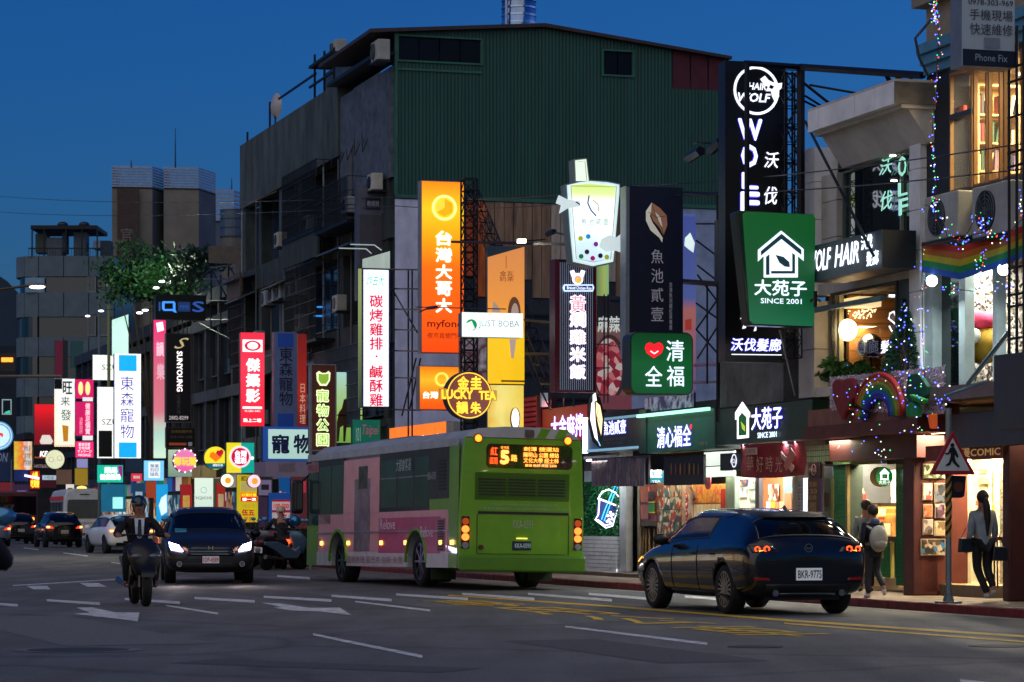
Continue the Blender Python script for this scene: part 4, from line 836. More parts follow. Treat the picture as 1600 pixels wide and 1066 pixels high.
tube_lamp('strip_lamp', 'left strip lamp in front of the upstairs bookshelves', bs, bs.X(1482) + .45, bs.X(1482) + 2.6, 7.9, .9, 60, (1, .8, .45), hexc='ffe0a0', xm=True); tube_lamp('strip_lamp', 'right strip lamp in front of the upstairs bookshelves', bs, bs.X(1482) + .45, bs.X(1482) + 2.6, 7.9, 2.4, 60, (1, .8, .45), hexc='ffe0a0', xm=True)
def endwall(b, x, z0, z1, dep, mat, nm='end_wall', y0=.3): X = b.X(x); return MB().box(X - .1, X, y0, y0 + dep, z0, z1).obj(nm, mat, b.root)
endwall(bs, 1482, 5.95, 8, 5, M('d8b878', .7)); XS = bs.X(1482); SR = bs.m @ Vector((XS + .04, .34, 5.98))
sh = thing('bookshelf', 'tall wooden bookshelf behind the lit upstairs windows', 'bookshelf', SR, RZB); zs = [.06, .48, .9, 1.32]
for z in zs + [1.76]: MB().box(0, 3.4, -.26, 0, z - .03, z).obj('shelf_board', M('d8bc80', .6), sh)
for k in range(6): MB().box(k * .68 - .015, k * .68 + .015, -.27, 0, .03, 1.76).obj('upright', M('d8bc80', .6), sh)
BC = [M(h, .6) for h in ('8a2a20', '2a3a5a', 'e0d4b0', '3a5a40', 'f0e8d8', 'c88a38', '30343c', '8a6a8a', 'c0382c', 'f0dcb0')]; bmm = {}
for z in zs:
 x = .03
 while x < 3.3:
  if rnd.random() < .07: x += rnd.uniform(.1, .25); continue
  k = rnd.choice((.2, .24, .28, .31)); mi_ = rnd.randrange(10)
  if (k, mi_) not in bmm: q = MB().box(0, .04, -.2, -.04, 0, k).obj('book', BC[mi_]); bmm[(k, mi_)] = q.data; bpy.data.objects.remove(q)
  o = bpy.data.objects.new('book', bmm[(k, mi_)]); col.objects.link(o); lean_ = R(12) if rnd.random() < .12 else 0; o.location = SR + Vector((NX * x, NY * x, z + .003)); o.rotation_euler = (Matrix.Rotation(RZB, 4, 'Z') @ Matrix.Rotation(lean_, 4, 'Y')).to_euler()
  tag(o, 'upright book on the lit upstairs shelves', 'book', 'books on the upstairs shelves'); x += rnd.uniform(.045, .06) + lean_ * .3
endwall(bs, 1458, 3.2, 5.3, 4, MV(['e8e4d8', '807868', 'fffaf0', 'b0a890', '403830'], 26)); endwall(wb, 1300, 3.3, 5.0, 3, M('6a4a28', .7))
for k in range(7): X = wb.X(1300); MB().box(X, X + .02, .3, 3.2, 3.36 + k * .23, 3.58 + k * .23).obj('wall_board', M('a87038', .5, noise=.35, scale=2.5, stretch=(1, .4, 3)), wb.root)
X, Z = bs.L(1504, 177, .2); o = thing('toy_camera', 'small red and black ornament hanging at the top of the lit window', 'ornament', bs.m @ Vector((X, .15, Z)), RZF); MB().box(-.2, .2, -.04, .04, -.1, .1).obj('body', M('a8281c', .5), o, bevel=.03); MB().cyl((0, -.1, 0), .07, .06, 14, 'y').obj('lens', M('101012', .3), o)
# middle floor
bs.bx('mid_head', A_, B_, 5.3, 5.55, -.05, .3, M('5c6468', .7), xm=True)
for x0, x1 in ((1448, 1462), (1503, 1513), (1556, 1562)): bs.bx('white_post', x0, x1, 3.2, 5.3, -.05, .1, M('9fb0ac', .6))
bs.bx('dark_glass', 1462, 1503, 3.2, 5.3, .1, .12, M('0a1010', .08, spec=.9)); bs.bx('foil_wall', 1512, 1640, 3.2, 5.3, 1.2, 1.25, MV(['e8e4d8', '807868', 'fffaf0', 'b0a890', '403830'], 26), )
bs.bx('mid_floor', 1460, 1660, 3.2, 3.25, .1, 1.3, CONC); tube_lamp('strip_lamp', 'cool strip lamp in the middle floor room with the plush toys', bs, 1515, 1600, 5.2, .6, 30, (1, .96, .88))
for i in range(40):
 pass
X, Z = bs.L(1537, 538, .5); pl = thing('plush_toy', 'big yellow round plush bird with a pink hat in the middle window', 'plush toy', bs.m @ Vector((X, .5, Z)), RZF)
MB().ball((0, 0, 0), .48, 20, 12, (1, .6, .62)).obj('body', M('b8942c', .8), pl, smooth=True); MB().ball((-.05, -.06, .32), .42, 18, 8, (1.05, .6, .4)).obj('hat', M('b8284c', .8), pl, smooth=True)
for s_ in (-.16, .2): MB().ball((s_, -.32, .3), .07, 10, 6).obj('eye', M('e8e4e0', .4), pl, smooth=True)
MB().ball((.28, -.3, .1), .17, 12, 8, (1, .5, .7)).obj('cheek', M('e0dccc', .6), pl, smooth=True)
# blank dark boards at the right edge
f = flat('blank_sign', 'large blank dark grey sign box at the right edge', 1554, 1680, 548, 668, 17.2, .35, '26292e', M('33363c', .45, noise=.1), 'sign'); f = flat('blank_sign', 'long blank slate board above the comic shop lettering', 1482, 1640, 642, 696, 17.95, .25, '2a2e34', M('3a4048', .55, noise=.15), 'sign')
bs.bx('awning_edge', 1480, 1640, 3.0, 3.2, -.62, -.3, M('7a6a60', .7)); g = MB()
for a, b in (((1512, 600), (1575, 520)), ((1480, 618), (1540, 598))): p0, p1 = bs.L(*a, -.6), bs.L(*b, -.6); g.tube([(p0[0], -.6, p0[1]), (p1[0], -.6, p1[1])], .035, 6)
tag(g.obj('awning_struts', M('5f7a80', .5, .4), None, loc=bs.o, rz=RZF), 'blue grey metal struts of a folded awning on the balcony', 'awning frame')
# open black cage of a sign frame at the far right
g = MB(); 
for x in (1577, 1589, 1600): a, z0 = bs.L(x, 560, -1.0); z1 = bs.L(x, 40, -1.0)[1]; g.tube([(a, -1, z0), (a, -1, z1)], .022, 5)
for y in (108, 130, 185, 240, 262, 420, 462, 480, 530): a, z = bs.L(1575, y, -1.0); b = bs.L(1606, y, -1.0)[0]; g.tube([(a, -1, z), (b, -1, z)], .018, 5)
tag(g.obj('sign_scaffold', DARKSTEEL, None, loc=bs.o, rz=RZF), 'thin black upright cage in front of the bookshelf windows', 'frame')
# ================================================================ blade signs, right to left
NAVY = M('141b30', .45, noise=.15); K = M('0c0d12', .4)
# hair salon tower sign
f = blade('sign', 'tall black hair salon blade sign with white wolf roundel and brush lettering', 1133, 97, 1227, 566, 17.2, .3, '141a28', M('07090f', .35))
WN = E('eef2ff', 1.35)
f.disc(1181, 142, 38, WN, 'roundel', r0=34, dy=-.03); f.text('HAIR', 1168, 130, 1196, 141, WN, dy=-.03, bold=.03, italic=.2); f.text('WOLF', 1152, 146, 1203, 160, WN, dy=-.03, bold=.04, italic=.2)
f.poly([(1187, 124), (1194, 119), (1200, 126), (1206, 129), (1214, 131), (1221, 130), (1220, 138), (1216, 142), (1216, 152), (1210, 160), (1205, 150), (1204, 143), (1196, 143), (1199, 136), (1193, 133)], WN, 'wolf_head', dy=-.034)
f.poly([(1202, 133), (1208, 136), (1205, 140), (1200, 138)], M('07090f', .35), 'wolf_face', dy=-.05)
f.line([(1212, 160), (1206, 168), (1196, 175), (1188, 177)], 1.6, WN, 'wolf_neck', dy=-.03)
for s_, a, b, c2, d in (('W', 1152, 186, 1190, 220), ('O', 1157, 226, 1183, 262), ('L', 1158, 270, 1184, 296), ('F', 1156, 300, 1186, 336)): f.text(s_, a, b, c2, d, WN, dy=-.03, bold=.05, halo=1)
f.text('沃', 1193, 238, 1216, 263, WN, dy=-.03, bold=.02, italic=.15); f.text('伐', 1193, 292, 1214, 320, WN, dy=-.03, bold=.02, italic=.15)
for x, y, r_ in ((1160, 493, 8), (1162, 508, 6), (1179, 512, 4)): f.poly([(x - r_ * .5, y + 6), (x + r_ * .4, y + 5), (x + r_ * .5, y - 2), (x + 1, y - r_)], WN, 'paw_mark', dy=-.03)
f.text('沃伐髮廊', 1141, 529, 1221, 549, WN, dy=-.03, bold=.02, italic=.15, halo=1); f.line([(1142, 554), (1220, 555)], 1.6, WN, 'underline', dy=-.03)
# sign frame that stands in front of the salon sign
def bars(name, label, segs, r=.05, mat=DARKSTEEL, cat='sign frame', Y=None):
 """one welded frame of round bars: list of (x, y, x2, y2, t, t2)"""
 P = [pt(s[0], s[1], Yt(s[0], s[4])) for s in segs]; c0 = P[0].copy(); c0.z = min(p.z for p in P); g = MB()
 for s in segs:
  a, b = pt(s[0], s[1], Yt(s[0], s[4])), pt(s[2], s[3], Yt(s[2], s[5] if len(s) > 5 else s[4])); g.tube([a - c0, b - c0], s[6] if len(s) > 6 else r, 5)
 return tag(g.obj(name, mat, None, loc=c0), label, cat)
bars('sign_scaffold', 'heavy dark steel gantry above the salon building joined to the blade sign', [(1167, 100, 1167, 345, 16.7, 16.7, .045), (1251, 105, 1251, 345, 17.9, 17.9, .07), (1163, 99, 1251, 105, 16.7, 17.9, .05), (1251, 105, 1442, 118, 17.9, 18.2, .06),
     (1258, 190, 1330, 330, 17.9, 17.6, .025), (1330, 330, 1365, 400, 17.6, 17.3, .025), (1238, 112, 1238, 345, 18.0, 18, .02), (1229, 112, 1229, 345, 18.0, 18, .02)] + [(1228, y, 1252, y + 3, 18, 18, .02) for y in (115, 155, 200, 255, 300)] + [(1229, 115, 1251, 155, 18, 18, .015), (1251, 155, 1229, 200, 18, 18, .015), (1229, 200, 1251, 255, 18, 18, .015)]
     + [(1256, 130, 1300, 165, 18, 18.4, .025), (1258, 150, 1290, 170, 18, 18.4, .02), (1265, 133, 1340, 146, 18, 18.6, .02), (1256, 158, 1285, 172, 18, 18.4, .02)] + [(1385, 118, 1390, 128, 18.2, 18.2, .04), (1402, 119, 1410, 132, 18.2, 18.2, .05), (1425, 120, 1420, 130, 18.2, 18.2, .03)])
# green tea shop blade
f = blade('sign', 'big green tea shop blade sign with white house emblem reading SINCE 2001', 1158, 331, 1274, 511, 16.9, .3, None, None)
gw, gh = f.w, f.h; a_ = f.L(1150, 340)[0]
MB().prism([(a_, gh - .03), (a_ + .05, gh), (gw / 2 - .03, gh - .02), (gw / 2, gh - .08), (gw / 2 - .02, .03), (gw / 2 - .06, 0), (-gw / 2 + .17, .02), (-gw / 2 + .12, .06)], -.005, .3).obj('case', M('1c2c26', .3, .3), f.root, bevel=.02)
MB().prism([(-gw / 2 + .02, gh - .06), (-gw / 2 + .07, gh - .02), (gw / 2 - .04, gh - .03), (gw / 2 - .01, gh - .09), (gw / 2 - .03, .05), (gw / 2 - .07, .02), (-gw / 2 + .2, .04), (-gw / 2 + .14, .09)], -.03, .0).obj('face', MG('0a6a42', '0a5a24', .62, 2, 0, gh, mid=[(.3, '06502c')]), f.root)
WS = E('e6f2ff', 1.15); TB = M('0c3c48', .5, em=.3)
for pts in ([(1183, 391), (1219, 361), (1254, 390), (1254, 408), (1247, 402), (1219, 379), (1190, 402), (1183, 409)],): f.poly(pts, WS, 'house_roof', dy=-.045)
f.poly([(1187, 393), (1219, 366), (1250, 391), (1250, 399), (1219, 374), (1187, 400)], TB, 'roof_inlay', dy=-.06)
f.poly([(1192, 400), (1219, 380), (1245, 400), (1245, 434), (1192, 434)], WS, 'house_wall', dy=-.045); f.poly([(1195, 402), (1200, 398), (1200, 430), (1195, 430)], TB, 'wall_inlay', dy=-.06); f.poly([(1203, 428), (1240, 428), (1240, 399), (1236, 396), (1236, 424), (1203, 424)], TB, 'wall_inlay', dy=-.06)
f.poly([(1210, 399), (1222, 402), (1231, 410), (1232, 418), (1224, 417), (1216, 411)], TB, 'leaf', dy=-.06)
f.text('大苑子', 1177, 438, 1259, 463, WS, dy=-.045, bold=.03); f.text('SINCE 2001', 1187, 467, 1251, 475, WS, dy=-.045, bold=.015)
bars('sign_stay', 'thin diagonal stay hanging below the big green tea sign', [(1218, 516, 1242, 618, 17.4, 17.9, .015)], mat=ALU); bars('sign_stay', 'short black clamps at the right edge of the big green tea sign', [(1268, 470, 1280, 470, 17.2, 17.8, .03), (1274, 455, 1274, 480, 17.2, 17.2, .03)])
# barber stripe
f = blade('neon_sign', 'upright barber pole lamp with slanting blue white stripes', 1121, 344, 1138, 441, 17.3, .15, '10141c', M('0c1224', .4), cat='neon sign')
for i in range(9): y = 350 + i * 10.3; f.line([(1123.5, y + 5), (1135.5, y - 3)], 4.2, E('b8d0ff', 2.2), 'stripe', dy=-.03)
# navy fish blade
f = blade('sign', 'tall navy blade sign with a bronze leaf emblem above four pale characters', 978, 292, 1067, 560, 16.9, .3, '8a949c', NAVY)
f.w0 = f.w; BR = M('a8745a', .4, em=.25); CR_ = M('d8d4c0', .4, em=.35)
f.rect(978, 292, 983, 560, M('8f989e', .4, .5), 'edge_strip', .02, dy=-.02)
f.poly([(1018, 317), (1009, 330), (1009, 345), (1016, 360), (1030, 372), (1034, 379), (1035, 372), (1026, 358), (1019, 348), (1015, 338), (1018, 326)], CR_, 'leaf_outline', dy=-.02); f.poly([(1018, 317), (1030, 325), (1041, 337), (1042, 352), (1036, 368), (1030, 356), (1020, 345), (1016, 335)], BR, 'leaf', dy=-.024)
f.poly([(1022, 331), (1031, 340), (1034, 355), (1028, 347)], CR_, 'leaf_vein', dy=-.036); f.line([(1017, 320), (1024, 338), (1032, 356), (1036, 370)], .8, NAVY, 'vein_line', dy=-.045); f.line([(1012, 332), (1024, 340), (1040, 338)], .8, NAVY, 'vein_line', dy=-.045)
FT = M('8e8c96', .4, em=.35)
for i, s_ in enumerate('魚池貳壹'): f.text(s_, 1017, 390 + i * 30, 1036, 412 + i * 30, FT, dy=-.02)
f.text('台\n灣\n魚\n池\n鄉\n紅\n茶\n專\n賣', 1045, 441, 1050, 516, FT, dy=-.02)
# green heart sign
f = blade('sign', 'rounded square green sign with a red heart and three white characters', 985, 519, 1083, 617, 16.2, .42, None, None)
gw, gh = f.w, f.h
def rrect(w_, h_, r_, x0=0, z0=0, n=6):
 P = []
 for cx, cz, a0 in ((w_ - r_, r_, -90), (w_ - r_, h_ - r_, 0), (r_, h_ - r_, 90), (r_, r_, 180)):
  for i in range(n + 1): a = R(a0 + 90 * i / n); P.append((x0 + cx + r_ * math.cos(a), z0 + cz + r_ * math.sin(a)))
 return P
MB().prism(rrect(gw, gh, .14, -gw / 2), 0, .42).obj('case', M('202824', .4), f.root); MB().prism(rrect(gw - .04, gh - .04, .12, -gw / 2 + .02, .02), -.015, .0).obj('face', MG('06502a', '063f1e', .7, 2, 0, gh, mid=[(.5, '0a5a2c')]), f.root)
f.poly([(1021, 560), (1010, 552), (1007, 544), (1009, 538), (1014, 535), (1019, 537), (1021, 539), (1024, 537), (1029, 535), (1034, 538), (1036, 544), (1033, 552)], E('f01c28', 1.1), 'heart', dy=-.03); f.line([(1015, 549), (1021, 553), (1027, 549)], 2, WS, 'smile', dy=-.045)
f.text('清', 1040, 532, 1068, 565, WS, dy=-.03, bold=.01); f.text('全', 1007, 572, 1034, 604, WS, dy=-.03, bold=.01); f.text('福', 1041, 572, 1068, 604, WS, dy=-.03, bold=.01)
# narrow lit banner behind
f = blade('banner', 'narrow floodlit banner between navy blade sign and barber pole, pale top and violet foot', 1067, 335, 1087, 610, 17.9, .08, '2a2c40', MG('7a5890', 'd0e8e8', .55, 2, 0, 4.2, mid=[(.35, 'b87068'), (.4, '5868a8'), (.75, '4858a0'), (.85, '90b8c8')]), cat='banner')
f.poly([(1070, 372), (1078, 364), (1085, 380), (1083, 395), (1076, 390), (1069, 384)], E('dff0ea', .9), 'cat_mark', dy=-.02); f.poly([(1070, 500), (1080, 498), (1080, 516), (1070, 516)], M('c04838', .5, em=.4), 'cup_mark', dy=-.02)
# bubble tea cup sign
Yc = Yt(920, 15.9); cup = SF(thing('cup_sign', 'glowing bubble tea cup shaped sign with a thick straw and coloured dots', 'sign', pt(920, 418, Yc), RZB), pt(920, 418, Yc), RZB)
cb = [(884, 288), (904, 283), (921, 281), (949, 283), (969, 287), (969, 300), (959, 411), (926, 418), (894, 411), (889, 360)]
cup.poly(cb, M('7d8b88', .5), 'case', .32, dy=.0); cup.poly([(896.5, 249), (917, 247), (921.5, 284), (898, 284)], M('8a9488', .5), 'straw_case', .3, dy=.0)
cup.poly([(x + (927 - x) * .04, y + (350 - y) * .03) for x, y in cb], E('c8e0e0', 1.0), 'rim', dy=-.015)
cup.poly([(898.5, 251), (915.5, 249), (919.5, 283), (900, 283)], E('dff0d8', 1.0), 'straw', dy=-.015); cup.line([(903, 253), (913, 252), (916, 282)], .8, M('8a5a50', .5), 'straw_line', dy=-.03)
zc0, zc1 = cup.L(920, 411)[1], cup.L(920, 290)[1]
cup.poly([(892, 290), (921, 287), (961, 292), (953, 406), (926, 411), (899, 405)], MG('b4d0dc', 'c0d878', 1.15, 2, zc0, zc1, mid=[(.25, 'c4dce4'), (.5, 'f4ffff'), (.8, 'f0ffe8'), (.9, 'd0e890')]), 'face', dy=-.03)
cup.line([(891, 291), (899, 405), (926, 410), (953, 405), (962, 292)], .9, M('a03040', .5, em=.3), 'face_outline', dy=-.04, closed=True)
for x, y, cc in ((906, 373, 'c8c828'), (918, 370, '28a8e0'), (930, 382, '8830a0'), (916, 394, '38183c'), (907, 401, '208038'), (925, 404, 'b81870'), (937, 400, '281838'), (947, 402, 'b8b828')): cup.disc(x, y, 3.8, M(cc, .4, em=.5), 'dot', dy=-.045, seg=16)
cup.line([(919, 306), (917, 318), (922, 329), (930, 338)], 2.2, M('2848a0', .5, em=.3), 'leaf_mark', dy=-.045); cup.line([(925, 313), (933, 320), (934, 330), (930, 334)], 1.4, M('c89880', .5, em=.3), 'leaf_mark', dy=-.045)
for i, s_ in enumerate('魚池貳壹'): cup.text(s_, 907 + i * 11.5, 342, 915 + i * 11.5, 352, M('7c9c94', .5, em=.3), dy=-.045)
for x0, sgn in ((882, 1), (960, -1)):
 y0 = 318 if sgn > 0 else 376
 cup.poly([(x0 + sgn * (-10), y0 - 12), (x0 + sgn * 2, y0 - 6), (x0 + sgn * 22, y0 - 3), (x0 + sgn * 24, y0 + 5), (x0 + sgn * 4, y0 + 8), (x0 - sgn * 9, y0 + 16), (x0 - sgn * 6, y0 + 3), (x0 - sgn * 14, y0)] if sgn > 0 else [(977, 360), (974, 378), (978, 398), (962, 392), (944, 394), (934, 386), (938, 374), (950, 368), (962, 372)], M('d8e8e8', .5, em=.7), 'fish', .06, dy=-.07)
 cup.line([(x0 + 14, y0 - 1), (x0 + 20, y0 + 3)], 2, M('28307c', .5), 'fish_eye', dy=-.14)
bars('sign_stay', 'dark arm holding the cup shaped sign with a small spotlight', [(955, 470, 1000, 470, 16.6, 17.5, .03), (888, 368, 868, 364, 16.2, 16.4, .02), (706, 378, 890, 382, 17.0, 17.3, .03)])
# chicken rice blade
f = blade('sign', 'red framed blade sign with thin upright stripes and glowing pink characters', 866, 406, 931, 613, 16.9, .3, '5c0e14', M('10141e', .4))
RF = M('6a1018', .4); f.rect(866, 406, 872.5, 613, RF, 'frame_side', .05, dy=-.04); f.rect(928.5, 406, 931, 613, RF, 'frame_side', .05, dy=-.04); f.rect(872.5, 610, 928.5, 613, RF, 'frame_foot', .05, dy=-.04)
for i in range(17): f.rect(874.5 + i * 3.15, 410, 875.6 + i * 3.15, 610, M('8a90a4', .4, em=.25), 'stripe', .01, dy=-.015)
PKC = E('ff9a9a', 1.3); OUT = E('e8e6ff', 1.7); 
f.disc(902, 436, 9, OUT, 'badge', dy=-.03); f.poly([(890, 424), (896, 422), (900, 430), (904, 430), (908, 422), (914, 424), (910, 436), (894, 436)], OUT, 'chicken_comb', dy=-.026); f.disc(902, 437, 6, E('f0a8a0', 1.0), 'badge_inner', dy=-.045); f.poly([(901, 434), (907, 438), (903, 444), (899, 440)], E('f0c030', 1.0), 'badge_mark', dy=-.06)
f.poly([(880, 445), (925, 445), (927, 450), (925, 456), (880, 456), (878, 450)], E('c8e4ff', 1.4), 'name_pill', dy=-.06); f.poly([(881, 447), (924, 447), (924, 454), (881, 454)], M('24408c', .4, em=.4), 'pill_inner', dy=-.07); f.text('Braised Chicken Rice', 884, 448, 922, 453, LW, dy=-.085)
for i, s_ in enumerate('黃燜雞米飯'):
 y = 461 + i * 27; sz = 29 if i == 0 else 24
 f.text(s_, 889, y, 915, y + sz, OUT, dy=-.03, bold=.085); f.text(s_, 890.5, y + 1.5, 913.5, y + sz - 1.5, E('ff8c8c' if i == 0 else 'ffc0b8', 1.25), dy=-.05, bold=.02)
# wall billboard: bowl of meat
f = blade('billboard', 'billboard of a bowl of sliced red meat under white brush writing', 932, 463, 986, 640, 18.3, .06, '303036', M('b08078', .6, em=.12), cat='billboard')
f.rect(932, 463, 986, 510, M('3a3638', .6), 'dark_head', dy=-.02); f.text('麻辣燙', 933, 494, 985, 520, M('d8e0d8', .5, em=.5), dy=-.035, bold=.04); f.disc(952, 575, 52, M('6a4a48', .5, em=.1), 'bowl_rim', dy=-.025, sq=.52); f.disc(950, 576, 47, MV(['c84050', 'e08080', 'f0b0a8', 'a02c3c', 'd86068', 'e8d0c8'], 8, .35), 'meat', dy=-.035, sq=.48); f.rect(932, 618, 986, 640, M('b0606a', .5, em=.15), 'pink_foot', dy=-.045)
bars('sign_scaffold', 'thin black ladder frame in front of the meat bowl billboard', [(944, 460, 944, 630, 17.3), (950, 460, 950, 630, 17.3)] + [(932, y, 952, y, 17.3) for y in (502, 538, 575, 617)] + [(952, 505, 986, 505, 17.5), (952, 540, 986, 541, 17.5)], r=.014)
f = blade('banner', 'green and yellow striped narrow banner peeping behind the chicken rice sign', 931, 408, 951, 465, 18.2, .04, '20302c', MG('2c7c60', '68c8a0', .5, 0, -.2, .2, mid=[(.6, 'b8c868')]), cat='banner')
f = flat('poster', 'dark blue poster with pale swirls below the green heart sign', 1007, 1084, 618, 640, 18.25, .04, '141830', MV(['101838', '282c60', 'b0b4c8', '1c2048'], 3, .2, 'NOISE'), 'poster')
# ================================================================ shop boards over the pavement
f = flat('shop_sign', 'navy shop board with a white neon leaf and four blue white characters', 915, 1000, 652, 704, 18.15, .5, '272b33', M('2c343e', .5), 'shop sign')
xL = -f.w / 2; MB().box(xL - .02, xL + .16, -.06, 0, -.02, f.h + .05).obj('light_edge', E('e8ecff', 2.4), f.root); MB().box(xL + .16, xL + .9, -.014, -.011, .03, f.h - .03).obj('blue_wash', M('4c7c9c', .5), f.root); MB().box(xL + .1, -xL - .05, -.04, -.012, 0, .05).obj('lower_tube', E('7aa8c0', .8), f.root); MB().box(xL + 1.2, -xL - .05, -.04, -.012, f.h - .05, f.h).obj('upper_tube', E('7aa8c0', .6), f.root)
f.text('魚池貳壹', 943, 657, 979, 679, WN, bold=.015, halo=1); f.text('TAIWAN TEA SHOP\nEST. YUCHI 21', 945, 684, 980, 694, M('70788a', .5)); area(f.root, (xL + .3, -.25, f.h / 2), .3, .7, 20, (.7, .82, 1), (R(-90), 0, R(-60)))
ln = SF(thing('neon_sign', 'white and orange neon leaf standing out from the navy shop board', 'neon sign', pt(935, 700, Yt(935, 17.6)), RZB), pt(935, 700, Yt(935, 17.6)), RZB)
ln.poly([(930, 615), (938, 622), (944, 645), (944, 675), (938, 698), (930, 690), (923, 662), (922, 640), (925, 622)], M('10141e', .5), 'backing', .16, dy=0); ln.poly([(924, 630), (928, 626), (930, 660), (934, 690), (929, 684), (922, 655)], E('f4eeff', 2.0), 'leaf_half', dy=-.02); ln.poly([(931, 628), (937, 634), (941, 655), (939, 680), (935, 665), (931, 645)], E('ffd8a0', 1.7), 'leaf_half', dy=-.02); ln.poly([(926, 617), (930, 614), (932, 626), (926, 628)], LW, 'leaf_tip', dy=-.02); ln.line([(934, 640), (931, 650), (937, 662)], 1.2, M('d89030', .5, em=.8), 'vein', dy=-.04); ln.line([(934, 690), (937, 697)], 1.4, E('90c8ff', 1.6), 'leaf_stem', dy=-.03)
f = flat('shop_sign', 'dark green shop board washed with light, blue white characters and a red heart', 1001, 1118, 644, 705, 18.15, .5, '16261f', MG('10382c', '2c7860', .0, 2, 0, .9) if 0 else M('1c5a48', .5, noise=.1), 'shop sign')
f.text('清心福全', 1028, 665, 1081, 699, WN, bold=.015, halo=1); f.disc(1081, 667, 4, E('e03040', 1.2), 'heart_light'); f.text('冷飲 茶', 1094, 690, 1108, 696, M('8a6a58', .5, em=.2)); MB().box(-f.w / 2 + .1, f.w / 2 - .1, -.12, -.06, f.h - .04, f.h + .02).obj('wash_lamp', E('a8ffd8', 1.5), f.root); area(f.root, (0, -.3, f.h + .12), f.w * .9, .1, 26, (.6, 1, .85), (R(-35), 0, 0)); f.rect(1001, 640, 1012, 708, M('163c30', .5), 'end_cap', .1)
f = flat('shop_sign', 'long dark green tea shop board with house emblem SINCE 2001 at street level', 1119, 1270, 632, 691, 18.1, .45, '123528', M('17402f', .5, noise=.15), 'shop sign')
f.poly([(1150, 645), (1161, 628), (1173, 645), (1173, 652), (1171, 652), (1171, 684), (1153, 686), (1153, 655), (1150, 656)], LW, 'house_emblem'); f.poly([(1156, 652), (1161, 645), (1168, 652), (1168, 680), (1156, 681)], M('0f6a34', .5, em=.4), 'house_window'); f.poly([(1160, 659), (1166, 666), (1166, 674), (1162, 670)], M('c8d840', .5, em=.8), 'leaf')
f.text('大苑子', 1177, 636, 1225, 671, LW, bold=.015, halo=1); f.text('SINCE 2001', 1187, 675, 1217, 684, WS, bold=.02)
f.rect(1119, 637, 1121.5, 694, M('1d4a3a', .5), 'seam', .02)
for x, y in ((1164, 695), (1227, 691), (1245, 690)): spot(ti, x, y, -.6, 'spotlight', 'small violet white spotlight above the red banner, %s' % {1164: 'at its left corner', 1227: 'second from its right end', 1245: 'at its right end'}[x], 'f0e8ff', .04, 3, 7)
f = flat('banner', 'red cloth banner with pale brush writing and a spoon picture', 1158, 1260, 692, 744, 18.0, .02, None, None, 'banner')
hw_ = f.w / 2; f_ = f; MB().grid(lambda u, v: (-hw_ + 2 * hw_ * u + .05 * (1 - v) * (u < .1), -.03 * math.sin(u * 9) - .02 * math.sin(v * 7 + u * 14), f.h * v - .03 * math.sin(u * math.pi) * (1 - v)), 30, 12).obj('cloth', M('8e2320', .7, noise=.3), f.root, smooth=True, fixn=False)
for i, s_ in enumerate('莓好時光'): f.text(s_, 1175 + i * 15, 713, 1186 + i * 15, 738, M('c89878', .6), dy=-.1)
f.text('大苑子', 1173, 702, 1190, 709, M('8e2320', .5), dy=-.12); f.rect(1172, 700, 1191, 711, M('c8a890', .6), 'tag_panel', .01, dy=-.1); f.poly([(1229, 706), (1250, 730), (1245, 738), (1228, 712)], M('c8a088', .6), 'spoon', dy=-.1); f.poly([(1245, 700), (1253, 712), (1238, 736), (1234, 728)], M('c0705a', .6), 'spoon', dy=-.11)
# hanging menu boards
f = flat('menu_board', 'row of faded drink pictures hung under the navy shop board', 925, 1014, 714, 758, 18.3, .03, '5a5458', M('4e4a50', .6), 'menu board')
for i in range(11): x = 926 + i * 8; f.rect(x, 716, x + 7.2, 760, MV([['5a5058', '7a6a70', '484450', '8a5860'], ['605a58', '9a8078', '404048', 'b06a60']][i % 2], 5, 0, 'NOISE', (2, 1, .6)), 'drink_picture', .012)
f = flat('shop_sign', 'turquoise lit shop board half hidden behind the faded menu pictures', 960, 1040, 738, 755, 18.45, .1, '0a4050', M('1090a0', .4, em=.75, sample=True), 'shop sign'); f.text('貳壹', 1012, 734, 1036, 747, LW, dy=-.03, bold=.05); f.text('TAIWAN TEA', 990, 751, 1034, 755, LW, dy=-.03)
f = flat('menu_board', 'dark menu board showing a row of golden grilled snacks', 1038, 1100, 712, 758, 18.35, .04, '1a1412', M('1c1410', .5), 'menu board')
for i in range(7): f.disc(1050 + i * 7.5, 733, 9, M(['a86a30', '9a5a50', 'b88030', '8a4a3c', 'b09030', 'a07038', '806040'][i], .5), 'snack_picture', sq=.24, seg=14)

f = flat('shop_sign', 'small black square sign with a white ring crest beside the red banner', 1126, 1160, 708, 735, 18.2, .1, '0c0a0e', M('0c0a0e', .4), 'sign'); f.disc(1148, 720, 10.5, E('f0f4ff', 1.2), 'crest', r0=9, sq=.4); f.text('WOLF', 1143, 717, 1153, 724, E('f0f4ff', 1.2), italic=.2)
